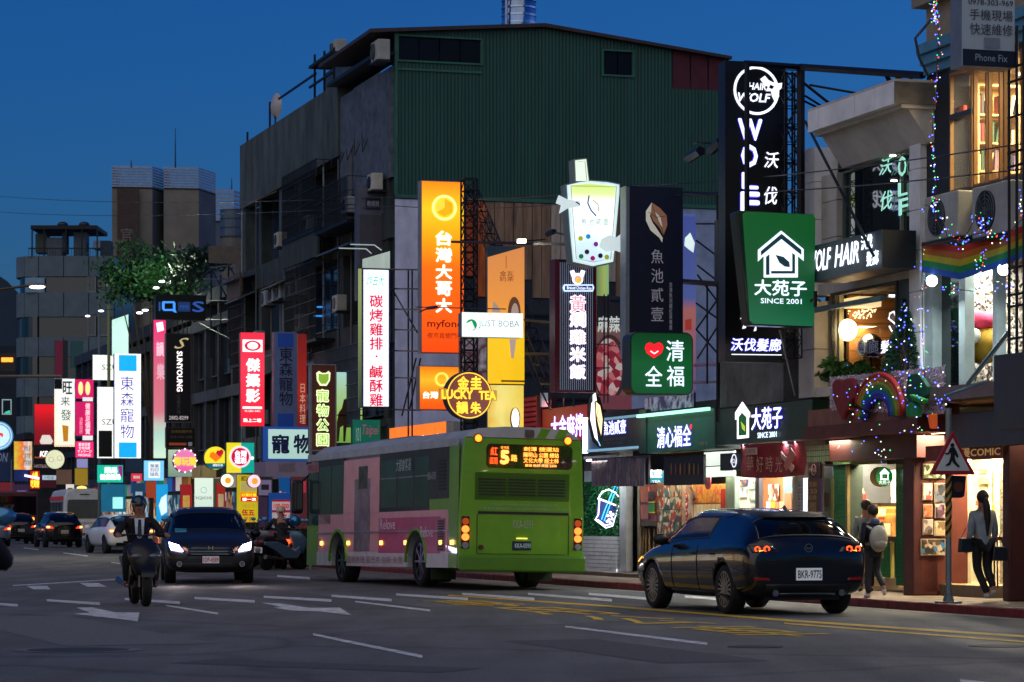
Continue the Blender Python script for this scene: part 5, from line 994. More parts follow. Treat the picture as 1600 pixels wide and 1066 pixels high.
# ================================================================ middle cluster
f = flat('shop_sign', 'dark red shop board with overexposed white neon writing behind the bus', 848, 918, 636, 690, 18.3, .4, '3a0a10', M('8a1018', .5, em=.35), 'shop sign')  # reddish glow of the writing is put into the face colour
f.text('大金麻拌', 862, 648, 912, 684, E('ffe8f4', 1.5), bold=.03, halo=1); area(f.root, (0, -.3, f.h + .1), f.w * .9, .1, 12, (1, .3, .3), (R(-35), 0, 0))
f = flat('shop_sign', 'red slatted shop board with an egg shaped yellow white lamp', 786, 846, 622, 700, 18.3, .35, '4a0c10', None, 'shop sign')
for i in range(10): z = f.h * i / 10; MB().box(-f.w / 2 + .1, f.w / 2 - .1, -.09, -.02, z + .01, z + f.h / 10 - .03).obj('slat', M('a01418', .45, em=.22), f.root)
MB().box(-f.w / 2, -f.w / 2 + .1, -.1, 0, 0, f.h).obj('edge_post', M('6a0e14', .45), f.root); MB().box(f.w / 2 - .1, f.w / 2, -.1, 0, 0, f.h).obj('edge_post', M('6a0e14', .45), f.root)
eg = SF(thing('neon_sign', 'egg shaped glowing white and yellow lamp on the red slatted board', 'neon sign', pt(806, 665, Yt(806, 17.7)), RZB), pt(806, 665, Yt(806, 17.7)), RZB); eg.disc(806, 654, 17, M('101010', .4), 'case', .12, dy=0, sq=.42); eg.disc(805, 654, 16, MG('ffffff', 'ffc020', 1.6, 2, 0, .45, mid=[(.5, 'fff8e8')]), 'face', dy=-.02, sq=.38)
f = blade('sign', 'white upright edge of a sign between the red boards', 846, 614, 856, 636, 17.9, .1, '9a9c98', M('a8aaa6', .5, em=.1))
# lucky tea roundel
Y_ = Yt(732, 16.2); lt = SF(thing('neon_sign', 'round yellow outlined LUCKY TEA neon sign with four yellow characters', 'neon sign', pt(733, 654, Y_), RZB), pt(733, 654, Y_), RZB)
YN = E('f4c838', 1.3); lt.disc(733, 618, 38, M('3a3234', .5), 'case', .25, dy=.02); lt.disc(733, 618, 36.5, M('7a4438', .5, em=.45), 'face', dy=-.0); lt.disc(733, 618, 36, YN, 'ring', r0=34.4, dy=-.02)
lt.poly([(687, 607), (697, 607), (697, 624), (687, 624)], M('b89030', .5, em=.6), 'left_tab', .1, dy=-.02); lt.poly([(766, 610), (776, 610), (776, 626), (766, 626)], M('b89030', .5, em=.6), 'right_tab', .1, dy=-.02)
lt.text('金', 714, 588, 732, 609, YN, dy=-.04, bold=.06); lt.text('圭', 734, 588, 752, 609, YN, dy=-.04, bold=.06); lt.text('LUCKY', 689, 609, 738, 624, YN, dy=-.05, bold=.07); lt.text('TEA', 747, 611, 774, 625, YN, dy=-.05, bold=.07); lt.text('韻', 712, 627, 731, 647, YN, dy=-.04, bold=.06); lt.text('朱', 734, 628, 751, 647, YN, dy=-.04, bold=.06)
# orange phone shop signs
def orange(name, label, x0, y0, x1, y1, t, mids, **k):
 f = blade(name, label, x0, y0, x1, y1, t, .3, '8d8a88', None, **k)
 MB().box(-f.w / 2 + .02, f.w / 2 - .02, -.015, .0, .02, f.h - .02).obj('face', MG(mids[0], mids[-1], 1.0, 2, 0, f.h, mid=[(i / (len(mids) - 1), m_) for i, m_ in enumerate(mids[1:-1], 1)]), f.root); return f  # yellow part paints the glow of the tubes into the face
f = orange('sign', 'tall glowing orange phone shop sign reading myfone with a gold disc', 658, 283, 727, 552, 17.4, ['f04808', 'f85808', 'f86008', 'fa6c08', 'ffa008', 'ffc81c', 'ff8408'])
LWO = E('fffaf0', 1.3); f.disc(694, 325, 20, E('ffe890', 1.2), 'ring', r0=16, dy=-.03); f.disc(694, 325, 15.5, E('ffd020', 1.0), 'gold_disc', dy=-.03); f.poly([(694, 311), (706, 318), (706, 332), (694, 339), (682, 332), (682, 318)], E('f0b010', .95), 'facet', dy=-.04); f.poly([(694, 311), (694, 325), (682, 332), (682, 318)], E('ffd840', 1.0), 'facet', dy=-.05)
for i, s_ in enumerate('台灣大哥大'): f.text(s_, 680, 361 + i * 26.3, 706, 384 + i * 26.3, LWO, dy=-.03, bold=.05)
DRD = M('8a1c10', .5, em=.3); f.text('myfone', 667, 500, 722, 515, DRD, dy=-.03, bold=.02); f.text('夜市直營門市', 667, 520, 722, 529, DRD, dy=-.03)
f = orange('sign', 'smaller square orange phone shop sign behind the LUCKY TEA roundel', 655, 572, 719, 641, 17.5, ['f05008', 'f87010', 'ffb828', 'f87808'], ); f.disc(690, 593, 11, E('ffe060', 1.2), 'ring', r0=8, dy=-.03); f.text('台灣', 660, 612, 684, 623, LWO, dy=-.03, bold=.05); f.text('大哥大', 685, 612, 715, 623, LWO, dy=-.03, bold=.05)
f = flat('shop_sign', 'long orange shop board with a white end just above the bus roof', 609, 697, 664, 700, 18.6, .3, '8d8a88', E('f87818', 1.0, True), 'shop sign'); f.text('台灣大哥大', 636, 680, 690, 694, LWO, bold=.05); f.rect(697, 660, 709, 698, M('b0a89c', .6), 'white_end', .3, dy=.0)
# JUST BOBA
f = blade('sign', 'white lit horizontal sign with a green ball logo and grey JUST BOBA lettering', 722, 489, 817, 527, 16.0, .3, '707478', MG('e0f4ee', 'dceee8', 1.1, 2, 0, .6, mid=[(.5, 'f4fffc')]), bevel=.02)
f.disc(736, 508, 9, E('0c9a58', .8), 'logo', dy=-.03); f.poly([(727, 506), (736, 502), (741, 514), (734, 518), (728, 514)], E('f0fffa', 1.1), 'logo_cut', dy=-.045); f.text('JUST BOBA', 747, 501, 811, 514, M('98a8a4', .5, em=.4), dy=-.03, bold=.0)
# orange billboard
f = blade('billboard', 'tall orange and yellow drinks billboard lit by a spotlight at its upper corner', 762, 385, 819, 600, 17.6, .1, '39505a', None, cat='billboard')
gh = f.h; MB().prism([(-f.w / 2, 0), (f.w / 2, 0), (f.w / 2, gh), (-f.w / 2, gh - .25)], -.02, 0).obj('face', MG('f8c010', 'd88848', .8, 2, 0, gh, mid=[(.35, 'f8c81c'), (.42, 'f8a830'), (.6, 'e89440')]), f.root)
OB = M('8a5028', .5, em=.1); f.line([(790, 400), (790, 420)], .8, OB, 'stick', dy=-.04); f.text('金瓦\n奶茶', 780, 424, 802, 440, OB, dy=-.035); f.disc(803, 490, 26, M('8a5838', .5, em=.2), 'tea_swirl', dy=-.03, sq=.4); f.disc(804, 494, 20, M('d8b8a0', .5, em=.35), 'tea_swirl', dy=-.04, sq=.32); f.poly([(770, 470), (777, 478), (782, 488), (768, 488)], M('d8c0a0', .5, em=.3), 'splash', dy=-.035); f.poly([(795, 530), (806, 530), (802, 560), (798, 560)], M('e0c8b0', .5, em=.35), 'milk_drip', dy=-.035)
f = blade('billboard', 'lower yellow billboard panels below the tall orange billboard', 762, 602, 818, 668, 17.6, .1, '39505a', MG('d8a818', 'f0d040', .7, 0, -.5, .5, mid=[(.4, 'f8e880')], noise_scale=4, amt=.5), cat='billboard')
f = blade('billboard', 'close up photo billboard of a brown milk drink beside the yellow one', 718, 528, 761, 600, 17.9, .08, '303438', MV(['8a6a70', 'b09aa0', '5a2c30', 'c8c0c0', '98504c'], 1.6, .25, 'NOISE'), cat='billboard')
spt = thing('spotlight', 'bright spotlight on the upper corner of the tall orange billboard', 'spotlight', pt(816, 377, Yt(816, 17.0)), RZB); MB().tube([(0, 0, 0), (.5, 0, .05)], .015, 5).obj('arm', STEEL, spt); MB().box(-.1, .06, -.08, .04, -.04, .04).obj('head', E('fff8d8', 5), spt); area(spt, (0, -.1, -.06), .15, .1, 30, (1, .95, .8), (R(-30), 0, 0))
bars('spotlight', 'black arm with two small lamp heads in front of the orange phone sign', [(655, 488, 668, 482, 16.6, 16.6, .02), (668, 482, 682, 480, 16.6, 16.6, .04), (650, 480, 790, 483, 16.4, 16.6, .012)], mat=K, cat='spotlight'); bars('spotlight', 'small black lamp head with a bright lens left of the cup sign', [(856, 366, 866, 362, 16.6, 16.6, .06), (866, 364, 880, 367, 16.6, 16.6, .012)], mat=K, cat='spotlight')
bars('spotlight', 'pair of dark lamp heads on an arm left of the black salon sign', [(1085, 225, 1090, 222, 17.0, 17.0, .015), (1086, 224, 1125, 223, 17.0, 17.2, .012), (1075, 248, 1095, 236, 17.0, 17.0, .09), (1110, 236, 1127, 220, 17.0, 17, .09)], mat=K, cat='spotlight')
# lattice towers
def tower_truss(name, label, a, b, t, wd, n, r=.022, t2=None):
 p0, p1 = pt(a[0], a[1], Yt(a[0], t)), pt(b[0], b[1], Yt(b[0], t2 or t)); g = MB(); truss(g, Vector((0, 0, 0)), p1 - p0, wd, n, r); return tag(g.obj(name, DARKSTEEL, None, loc=p0), label, 'lattice tower')
tower_truss('lattice_tower', 'upright black lattice tower right behind the tall orange sign', (733, 700), (733, 280), 17.6, .3, 22); tower_truss('lattice_tower', 'slanting black lattice girder behind the orange billboard', (738, 305), (860, 600), 18.2, .28, 16, .02); tower_truss('lattice_tower', 'lattice frame of the salon blade sign at its right side', (1234, 560), (1234, 112), 17.8, .3, 16, .015)
bars('sign_scaffold', 'black ladder brackets between the white chicken sign and the orange phone sign', [(612, 421, 612, 650, 17.8), (638, 421, 638, 700, 17.8), (644, 421, 644, 700, 17.8)] + [(608, y, 657, y + 1, 17.8) for y in (421, 451, 483, 515, 548, 590, 640)] + [(612, 451, 652, 520, 17.8), (657, 560, 640, 640, 17.8), (650, 560, 628, 650, 17.8)], r=.022)
bars('sign_scaffold', 'black cross braced frame between the navy blade sign and the barber pole', [(1066, 302, 1130, 305, 17.6, 17.6, .04), (1122, 300, 1122, 660, 17.6, 17.6, .035), (1068, 440, 1136, 445, 17.6, 17.6, .05), (1088, 350, 1122, 350, 17.8), (1088, 376, 1120, 400, 17.8), (1090, 415, 1122, 440, 17.8), (1090, 430, 1120, 470, 17.8), (1088, 474, 1124, 500, 17.8), (1120, 470, 1088, 515, 17.8), (1105, 445, 1105, 600, 17.8), (1088, 515, 1128, 560, 17.8), (1128, 500, 1090, 560, 17.8)], r=.018)
bars('sign_scaffold', 'tangle of dark braces below the yellow billboard and the chicken rice sign', [(820, 500, 866, 505, 17.4, 17.3, .03), (822, 553, 866, 553, 17.6, 17.6, .03), (820, 560, 860, 640, 17.8), (845, 600, 930, 602, 17.9), (860, 613, 860, 640, 17.9), (880, 613, 880, 636, 17.9), (896, 613, 896, 636, 17.9), (760, 595, 820, 596, 17.5), (740, 520, 700, 620, 18.3), (730, 600, 760, 650, 18)], r=.02)
bars('gutter_pipes', 'pair of pale horizontal pipes left of the concrete parapet', [(1085, 571, 1125, 569, 18), (1085, 598, 1125, 596, 18)], r=.03, mat=ALU, cat='pipes')
# concrete parapet above the green boards
o = MB(); cpp = thing('parapet_wall', 'stained concrete parapet below the black salon sign', 'parapet', st(st_of(1170, 18.3), 18.3, 3.3), RZF); cf = SF(cpp, cpp.location, RZF); a, b, c2, d = cf.L(1124, 600)[0], cf.L(1224, 600)[0], 0, 1.28
MB().box(a, b, 0, 3, 0, 1.0).obj('wall', M('6f716c', .85, noise=.6, scale=1.6, bump=.3), cpp); MB().box(a - .02, b + .02, -.03, .3, 1.0, 1.1).obj('coping', CONC, cpp)
# ================================================================ left part of the row
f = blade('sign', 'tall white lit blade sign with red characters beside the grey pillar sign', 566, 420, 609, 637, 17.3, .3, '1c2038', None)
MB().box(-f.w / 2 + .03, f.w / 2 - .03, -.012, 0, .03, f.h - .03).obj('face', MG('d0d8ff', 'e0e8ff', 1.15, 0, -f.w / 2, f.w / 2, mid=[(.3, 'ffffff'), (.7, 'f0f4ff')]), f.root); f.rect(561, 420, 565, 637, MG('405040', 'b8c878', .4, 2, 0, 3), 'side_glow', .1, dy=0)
RD = M('e01848', .5, em=.75)
for i, s_ in enumerate(['碳', '烤', '雞', '排', '·', '鹹', '酥', '雞']):
 y = 461 + i * 22
 if s_ != '·': f.text(s_, 577, y, 598, y + 20, RD, dy=-.025, bold=.03)
 else: f.disc(588, y + 8, 1.6, RD, dy=-.025)
f.text('炸去大', 572, 430, 600, 447, E('38c0a0', .8), dy=-.025, italic=.3)
lb = blade('glowing_board', 'slanting pale board lit from above on top of the white chicken sign', 567, 392, 609, 419, 17.5, .1, None, None, cat='sign'); MB().prism([(-lb.w / 2, 0), (lb.w / 2, 0), (lb.w / 2, lb.h), (-lb.w / 2, lb.h * .5)], -.02, .05).obj('board', M('b8c8b8', .6, em=.55, noise=.5, scale=3, stretch=(3, 1, .4), sample=True), lb.root)  # light from above is put into the board as its own glow
bars('spotlight', 'two thin lamp arms reaching over the white chicken sign', [(548, 382, 585, 383, 16.6), (585, 383, 596, 391, 16.6), (530, 388, 572, 389, 16.6), (572, 389, 580, 396, 16.6)], r=.015, mat=E('b8c8c0', .5), cat='spotlight')
f = blade('sign', 'unlit grey pillar sign with a small black name plate', 558, 290, 603, 470, 18.6, .3, '4a4c58', M('5c5e6c', .6)); f.rect(562, 336, 601, 470, M('4c4850', .6), 'lower_panel'); f.rect(571, 309, 594, 328, M('141220', .5), 'name_plate'); f.text('教媽媽', 573, 314, 592, 323, M('9a98a8', .5, em=.1))
f = blade('sign', 'brown pet park blade sign with lime outlined characters and animal badge', 485, 569, 525, 705, 16.4, .3, '6a6e70', M('4a2014', .5, em=.3), frame=M('98a0a0', .4, .4))
LI = E('e4f4c0', 1.25); LI2 = E('8cb838', .8)
f.poly([(494, 583), (498, 580), (503, 583), (509, 583), (513, 580), (516, 583), (515, 595), (510, 603), (500, 603), (495, 595)], LI, 'animal_badge', dy=-.03); f.poly([(497, 584), (505, 585), (513, 584), (513, 594), (509, 600), (501, 600), (497, 594)], LI2, 'badge_inner', dy=-.045)
for i, s_ in enumerate('寵物公園'): f.text(s_, 493.5, 608 + i * 23, 514, 629 + i * 23, LI, dy=-.03, bold=.09); f.text(s_, 495, 610 + i * 23, 512.5, 627 + i * 23, LI2, dy=-.05, bold=.01)
f = blade('billboard', 'pale green park picture billboard with a standing deer', 526, 582, 566, 692, 18.2, .08, '20282c', MG('78b048', '4890a8', .7, 2, 0, 2.4, mid=[(.3, 'a0c860'), (.6, 'b0d8a0'), (.85, 'b8e8e0')], noise_scale=3, amt=.3), cat='billboard')
f.poly([(529, 645), (534, 638), (537, 624), (541, 624), (541, 645), (541, 670), (539, 690), (536, 690), (536, 665), (531, 668), (529, 690), (526, 690), (526, 660)], M('5a3c20', .6), 'deer', dy=-.03); f.rect(526, 648, 566, 650, K, 'rail', dy=-.05)
f = blade('sign', 'teal green sign with faded pink lettering above the bus roof', 551, 656, 594, 700, 16.9, .2, '0c4038', M('107058', .5, em=.35)); f.text('Taipei', 566, 664, 592, 684, M('c06078', .5, em=.3), italic=.3); f.text('101', 556, 668, 563, 690, M('a8d0c0', .5, em=.3))
f = flat('sign_board', 'white framed pet shop board with navy characters and a blue border', 411, 484, 668, 721, 18.3, .2, '163a80', M('2458a8', .5, em=.4), 'shop sign')
f.root.rotation_euler.z = RZB; f2 = blade('shop_sign', 'pale green board with blue border and two navy pet characters', 411, 667, 486, 721, 16.6, .3, '12306c', M('2050a0', .5, em=.5)); bpy.data.objects.remove(f.root.children[0]); [bpy.data.objects.remove(q) for q in list(f.root.children)]; bpy.data.objects.remove(f.root)
f = f2; f.rect(419, 671, 486, 717, MG('a8ccc0', 'b0d4c8', .85, 2, 0, 1), 'face', dy=-.02); NV = M('101c58', .5, em=.1); f.text('寵', 424, 679, 452, 709, NV, dy=-.04, bold=.05); f.text('物', 458, 679, 486, 709, NV, dy=-.04, bold=.05)
pl_ = thing('lamp_post', 'slim pale grey post in front of the pet park sign', 'post', pt(485, 735, Yt(485, 15.9)) * 1, 0); pl_.location.z = 0; MB().tube([(0, 0, 0), (0, 0, 5.2)], .045, 8).obj('pole', M('8a9496', .5, .3), pl_); MB().box(-.1, .1, -.05, .05, 2.7, 2.76).obj('clamp', STEEL, pl_)
def dsym(name, label, x0, y0, x1, y1, t, lit, cols, side):
 f = blade(name, label, x0, y0, x1, y1, t, .3, side, cols[0]); w_ = x1 - x0
 f.rect(x0 + w_ * .16, y0 + 2, x1 - w_ * .16, y0 + w_ * .66, cols[1], 'blue_square', dy=-.02); f.rect(x0 + w_ * .16, y1 - w_ * .6, x1 - w_ * .16, y1 - 1, cols[1], 'blue_square', dy=-.02); return f
f = dsym('sign', 'white lit pet shop blade sign with sky blue squares top and bottom', 179, 553, 220, 716, 17.2, 1, (MG('e8f0ff', 'e8f0ff', 1.15, 0, -.7, .7, mid=[(.5, 'ffffff')]), E('10a8f8', .95)), '2038a0'); PU = M('4438a8', .5, em=.5)
for i, s_ in enumerate('東森寵物'): f.text(s_, 188, 588 + i * 25, 209, 610 + i * 25, PU, dy=-.03)
f = dsym('sign', 'unlit dull blue pet shop blade sign right of the red photo sign', 428, 519, 464, 668, 17.2, 0, (M('54648c', .5, em=.12), M('143c8c', .5, em=.25)), '0c2454')
for i, s_ in enumerate('東森寵物'): f.text(s_, 436, 543 + i * 23, 457, 565 + i * 23, M('10183c', .5), dy=-.03, bold=.01)
f = blade('sign', 'red lit photo studio blade sign with white characters and an oval crest', 376, 520, 413, 666, 16.6, .25, '80182c', MG('f01c34', 'f82440', 1.0, 2, 0, 3.3, mid=[(.5, 'ff3850')])); LWP = E('fff4f4', 1.4)
f.rect(379, 531, 410, 550, LWP, 'crest_panel', dy=-.02); f.disc(394.5, 540.5, 8, E('e82040', .9), 'crest', dy=-.035, sq=1.6); f.disc(394.5, 540.5, 5.6, LWP, 'crest_inner', dy=-.045, sq=1.5)
for i, s_ in enumerate('傑攝影'): f.text(s_, 384, 560 + i * 24, 406, 581 + i * 24, LWP, dy=-.03, bold=.05)
f.rect(379, 635.5, 409, 639, LWP, 'rule', dy=-.03); f.text('02-2881-0401', 382, 641, 406, 644, LWP, dy=-.03); f.text('路上二樓', 380, 654, 408, 660, LWP, dy=-.03, bold=.04)
f = blade('sign', 'narrow dim red banner behind the dull blue pet sign', 465, 522, 479, 667, 17.9, .08, '3a0c12', MG('8a1c20', '5a1418', .5, 2, 0, 3.4, mid=[(.3, 'c03028')])); f.text('日\n本\n料\n理', 468, 600, 477, 662, M('e8c8a8', .5, em=.5), dy=-.03)
# violet board under the pet board and shop at street level
f = flat('shop_sign', 'long dim mauve shop board with grey lettering under the pet board', 396, 482, 719, 748, 18.4, .2, '4a4458', M('6a5c74', .6, em=.15), 'shop sign'); f.text('東森寵物雲', 436, 723, 462, 738, M('5a4c54', .5))
# lottery shop cluster
f = blade('sign', 'square yellow and teal lottery sign with a magenta roundel', 354, 692, 397, 739, 16.6, .25, '5a5a20', None); MB().box(-f.w / 2, 0.02, -.014, 0, 0, f.h).obj('face', E('f0e030', .9, True), f.root); MB().box(.02, f.w / 2, -.014, 0, 0, f.h).obj('face', E('10a898', .85, True), f.root)
f.disc(375, 714, 17, E('f8d8e0', 1.1), 'roundel_rim', dy=-.03); f.disc(375, 714, 14, E('c01850', .9), 'roundel', dy=-.04); f.text('台灣\n運彩', 366, 704, 385, 725, LWP, dy=-.055, bold=.05); f.disc(394, 716, 2.5, LWP, 'lamp_dot', dy=-.03)
Y_ = Yt(337, 16.6); q = SF(thing('round_sign', 'round yellow sign with an orange and red heart over a teal foot', 'sign', pt(337, 735, Y_), RZB), pt(337, 735, Y_), RZB); q.disc(337, 716, 18.5, M('4a4420', .5), 'case', .2, dy=.01); q.disc(337, 716, 18, E('f0e028', 1.0), 'face', dy=-.0); q.poly([(320.5, 724), (353.5, 724), (350, 729), (343, 733), (331, 733), (324, 729)], E('106878', .8), 'teal_foot', dy=-.02); q.text('運動彩券', 332, 725, 348, 729, LWP, dy=-.035)
q.poly([(337, 722), (327, 714), (328, 708), (333, 706), (337, 709), (341, 706), (346, 708), (347, 714)], E('f07818', 1.0), 'heart', dy=-.02); q.poly([(343, 714), (337, 708), (339, 704), (343, 704), (346, 702), (349, 705), (348, 710)], E('c01838', .9), 'small_heart', dy=-.035)
Y_ = Yt(289, 16.6); q = SF(thing('round_sign', 'round glowing pink sign with yellow characters and bulbs round the rim', 'sign', pt(289, 740, Y_), RZB), pt(289, 740, Y_), RZB); q.disc(289, 720, 18.5, M('5a2048', .5), 'case', .2, dy=.01); q.disc(289, 720, 18, MG('d85898', 'e890c8', 1.0, 2, 0, 1.2), 'face', dy=0); q.text('嘟玩閣', 272, 714, 306, 728, E('e8d840', 1.0), dy=-.03, bold=.06)
for i in range(12): a = 2 * math.pi * i / 12; q.disc(289 + 18 * math.cos(a), 720 + 18 * math.sin(a), 1.4, E('fff0e0', 2), 'bulb', dy=-.03, seg=8)
f = blade('sign', 'pale green blank panel behind the round pink sign', 263, 703, 300, 745, 17.4, .1, '506058', MG('80a090', 'd0e8c8', .6, 2, 0, 1.2)) 
for x, y, lab, cc in ((355, 751, 'small round white lit sign below the yellow round sign', 'fff4d0'), (397, 752, 'small round pink and yellow lit sign on the yellow lottery board', 'ffb8c8')):
 Y_ = Yt(x, 16.5); q = SF(thing('round_sign', lab, 'sign', pt(x, y + 10, Y_), RZB), pt(x, y + 10, Y_), RZB); q.disc(x, y, 10.5, M('505050', .5), 'case', .15, dy=.01); q.disc(x, y, 10, E(cc, 1.5), 'face', dy=0); q.disc(x + 1, y, 5, E('f8a838', .9), 'logo', dy=-.02, seg=18)
f = blade('banner', 'yellow lottery banner with red and orange number panels', 370, 742, 403, 816, 17.3, .06, '4a4420', M('d8c820', .5, em=.65), cat='banner')
f.rect(377, 744, 398, 752, MV(['d8d020', '386838', 'c89828', '707020'], 6, .4), 'winner_picture'); f.rect(376, 753, 400, 768, M('d8c878', .5, em=.5), 'pale_panel'); f.rect(376, 770, 401, 777, M('f06818', .5, em=.7), 'orange_panel'); f.text('好運好運', 377, 771, 400, 776, E('ffe030', .9), bold=.05); f.rect(376, 777, 402, 784, M('d82020', .5, em=.6), 'red_panel'); f.text('第一次', 378, 778, 400, 783, LWP, bold=.05)
RDD = M('c81830', .5, em=.5); f.text('今彩五三九', 378, 788, 398, 793, M('d89860', .5, em=.4)); f.text('伍五', 377, 796, 397, 806, RDD, bold=.06); f.text('千元', 380, 808, 396, 815, RDD, bold=.05)
f = blade('sign', 'grey notice board right of the yellow lottery banner', 402, 745, 426, 776, 17.5, .06, '4a4a58', M('6c6878', .6)); 
f = blade('banner', 'blue framed price board with red figures 200 and 5 behind the parked scooters', 420, 770, 455, 826, 17.4, .08, '10387c', M('1c54a8', .5, em=.35), cat='price board'); f.rect(425, 783, 453, 797, M('d8ccc8', .5, em=.35), 'price_panel'); f.rect(425, 799, 453, 826, M('d8ccc8', .5, em=.35), 'price_panel'); f.rect(425, 781, 453, 784, M('b81838', .5, em=.4), 'red_strip', dy=-.03); f.rect(425, 798, 453, 801, M('b81838', .5, em=.4), 'red_strip', dy=-.03); f.text('100 200', 427, 787, 451, 795, RDD, dy=-.04, bold=.05); f.text('5', 441, 804, 448, 817, RDD, dy=-.04, bold=.06); f.text('元', 450, 805, 453, 812, M('504848', .5), dy=-.04); f.text('半價', 430, 820, 448, 826, RDD, dy=-.04)
f = blade('sign', 'small blue panel with orange lettering above the price board', 436, 746, 453, 775, 17.6, .06, '10387c', M('1460a8', .5, em=.4)); f.text('ŌFA', 434, 768, 454, 776, E('f09838', .8), dy=-.03, bold=.05)
f = flat('shop_sign', 'dull cream board over the white shop entrance near the dark van', 300, 338, 727, 747, 18.2, .2, '5a4c30', M('8a7438', .6, em=.18), 'shop sign')
f = blade('glowing_board', 'tall white glowing entrance panel with small dark IQOS lettering', 304, 747, 333, 815, 17.8, .06, '6a6048', MG('c0d8c8', 'e0f0e0', .95, 2, 0, 2, mid=[(.5, 'd8ecdc')]), cat='light panel'); f.disc(318, 766, 5, M('b0c8bc', .5, em=.6), 'ring', r0=4, dy=-.02); f.text('IQOS', 306, 776, 331, 781, M('505860', .5), dy=-.02)
# black / dark signs left
f = blade('sign', 'wide black box sign with glowing blue IQOS lettering', 243, 461, 322, 500, 16.9, .35, '07080e', M('07080e', .4)); BL = E('3c8cf0', 1.3); BD = E('2c58a8', .7)
f.rect(248, 472, 250.5, 486, BD, 'letter_bar'); f.poly([(254, 471), (272, 471), (274, 474), (274, 484), (276, 489), (272, 488), (269, 486), (256, 486), (253, 483), (253, 474)], BL, 'letter_outer', dy=-.02); f.poly([(257, 474), (270, 474), (270, 483), (257, 483)], M('07080e', .4), 'letter_hole', dy=-.035); f.rect(278, 472, 297, 487, M('1c3c70', .5, em=.5), 'letter_block'); f.text('MMS', 281, 477, 295, 483, BD); f.text('S', 300, 471, 319, 488, BD, bold=.03)
f = blade('sign', 'narrow pink to pale green blade sign left of the black SUNYOUNG sign', 240, 499, 259, 716, 16.9, .25, '60203c', MG('c8e8d0', 'f03c80', .85, 2, 0, 5.5, mid=[(.15, 'a8d0c0'), (.3, 'c87080'), (.6, 'c86078'), (.85, 'e83878')], noise_scale=1.2, amt=.15)); f.poly([(244, 505), (254, 503), (256, 516), (246, 519)], LWP, 'white_mark', dy=-.02); f.text('韻', 244, 534, 256, 557, E('f0c0d0', .9), dy=-.02, bold=.05); f.text('樂', 245, 568, 257, 594, E('d8a8b8', .8), dy=-.02, bold=.05)
f = blade('sign', 'black framed blade sign with sideways SUNYOUNG lettering and gold monogram', 259, 521, 299, 660, 16.2, .25, '2a2428', M('120c10', .4), frame=M('58525a', .4, .5)); f.text('SUNYOUNG', 276, 549, 285, 612, LWP, dy=-.02, rot=-1, bold=.04); f.text('S', 272, 528, 295, 545, M('d8c890', .3, .3, em=.6), dy=-.02, italic=.5); f.text('日\n曜\n天\n地', 276, 617, 282, 647, M('5a5658', .5, em=.1), dy=-.02); f.text('2882-8299', 264, 650, 294, 656, M('d0c8c8', .5, em=.5), dy=-.02, bold=.02)
f = blade('sign', 'dim black menu panel below the SUNYOUNG sign', 259, 668, 306, 700, 16.2, .15, '2a2420', M('140f0c', .4), frame=M('50483c', .4, .4)); f.text('日本料理手作', 268, 672, 300, 677, M('7a6434', .5, em=.2), dy=-.02); f.text('定食 丼飯 拉麵', 266, 681, 300, 685, M('5a5048', .5, em=.15), dy=-.02); f.rect(264, 692, 291, 696, M('a84c28', .5, em=.3), 'orange_line'); f.rect(294, 691, 300, 697, M('8a8a9a', .5, em=.3), 'white_block')
f = blade('sign', 'blank brightly lit white slanting board with a dark right edge', 175, 496, 202, 556, 18.0, .3, None, None); gw, gh = f.w, f.h; MB().prism([(-gw / 2, 0), (gw / 2, 0), (gw / 2, gh + .15), (-gw / 2, gh - .1)], 0, .3).obj('case', M('202850', .5), f.root); MB().prism([(-gw / 2, 0), (gw / 2 - .04, 0), (gw / 2 - .04, gh + .13), (-gw / 2, gh - .12)], -.02, 0).obj('face', E('c0ecdc', 1.0, True), f.root)
f = blade('sign', 'square white lit sign with thin grey SZU lettering', 145, 555, 180, 594, 17.6, .25, '6a6840', E('f0f4e8', 1.1, True)); f.text('SZU', 159, 570, 184, 578, M('787878', .5, em=.3), dy=-.03)
f = blade('sign', 'tall white lit sign with SZU lettering and a black foot', 152, 605, 181, 716, 17.6, .25, '6a6840', E('f4f6ee', 1.1, True)); f.text('SZU', 159, 655, 184, 664, M('787878', .5, em=.3), dy=-.03); f.rect(154, 673, 175, 714, M('0a0c14', .4), 'black_foot', dy=-.02)
f = blade('sign', 'teal lit sign with two rows of white lettering above the white minibus', 152, 727, 192, 754, 16.6, .3, '0c4038', E('0cb89a', .9, True), bevel=.03); f.text('藥局', 163, 730, 183, 740, LWP, dy=-.03, bold=.06); f.text('健保藥局', 156, 741, 188, 750, LWP, dy=-.03, bold=.06); f.poly([(184, 728), (191, 728), (191, 748), (186, 740)], M('a838a8', .5, em=.5), 'violet_corner', dy=-.025); f = blade('sign', 'dark unlit box just above the teal lit sign', 160, 717, 189, 727, 16.9, .3, '0a0c14', M('0c1020', .4))
f = blade('sign', 'small pale blue lit sign with dark upright lettering', 225, 720, 256, 751, 17.0, .25, '184870', E('78c8f0', .9, True)); f.rect(232, 722, 250, 747, E('e0ecf8', 1.0), 'panel'); f.text('專業\n刻印\n鑰匙', 234, 725, 248, 744, M('283048', .5), dy=-.04)
f = blade('sign', 'top foot massage sign, magenta with two yellow soles', 118, 593, 146, 623, 16.4, .25, '6a1040', E('e01868', .9, True))
for x, sg in ((126, 1), (137, -1)): f.disc(x, 607, 10.5, E('f0e890', 1.1), 'sole', dy=-.02, sq=.36, seg=18)
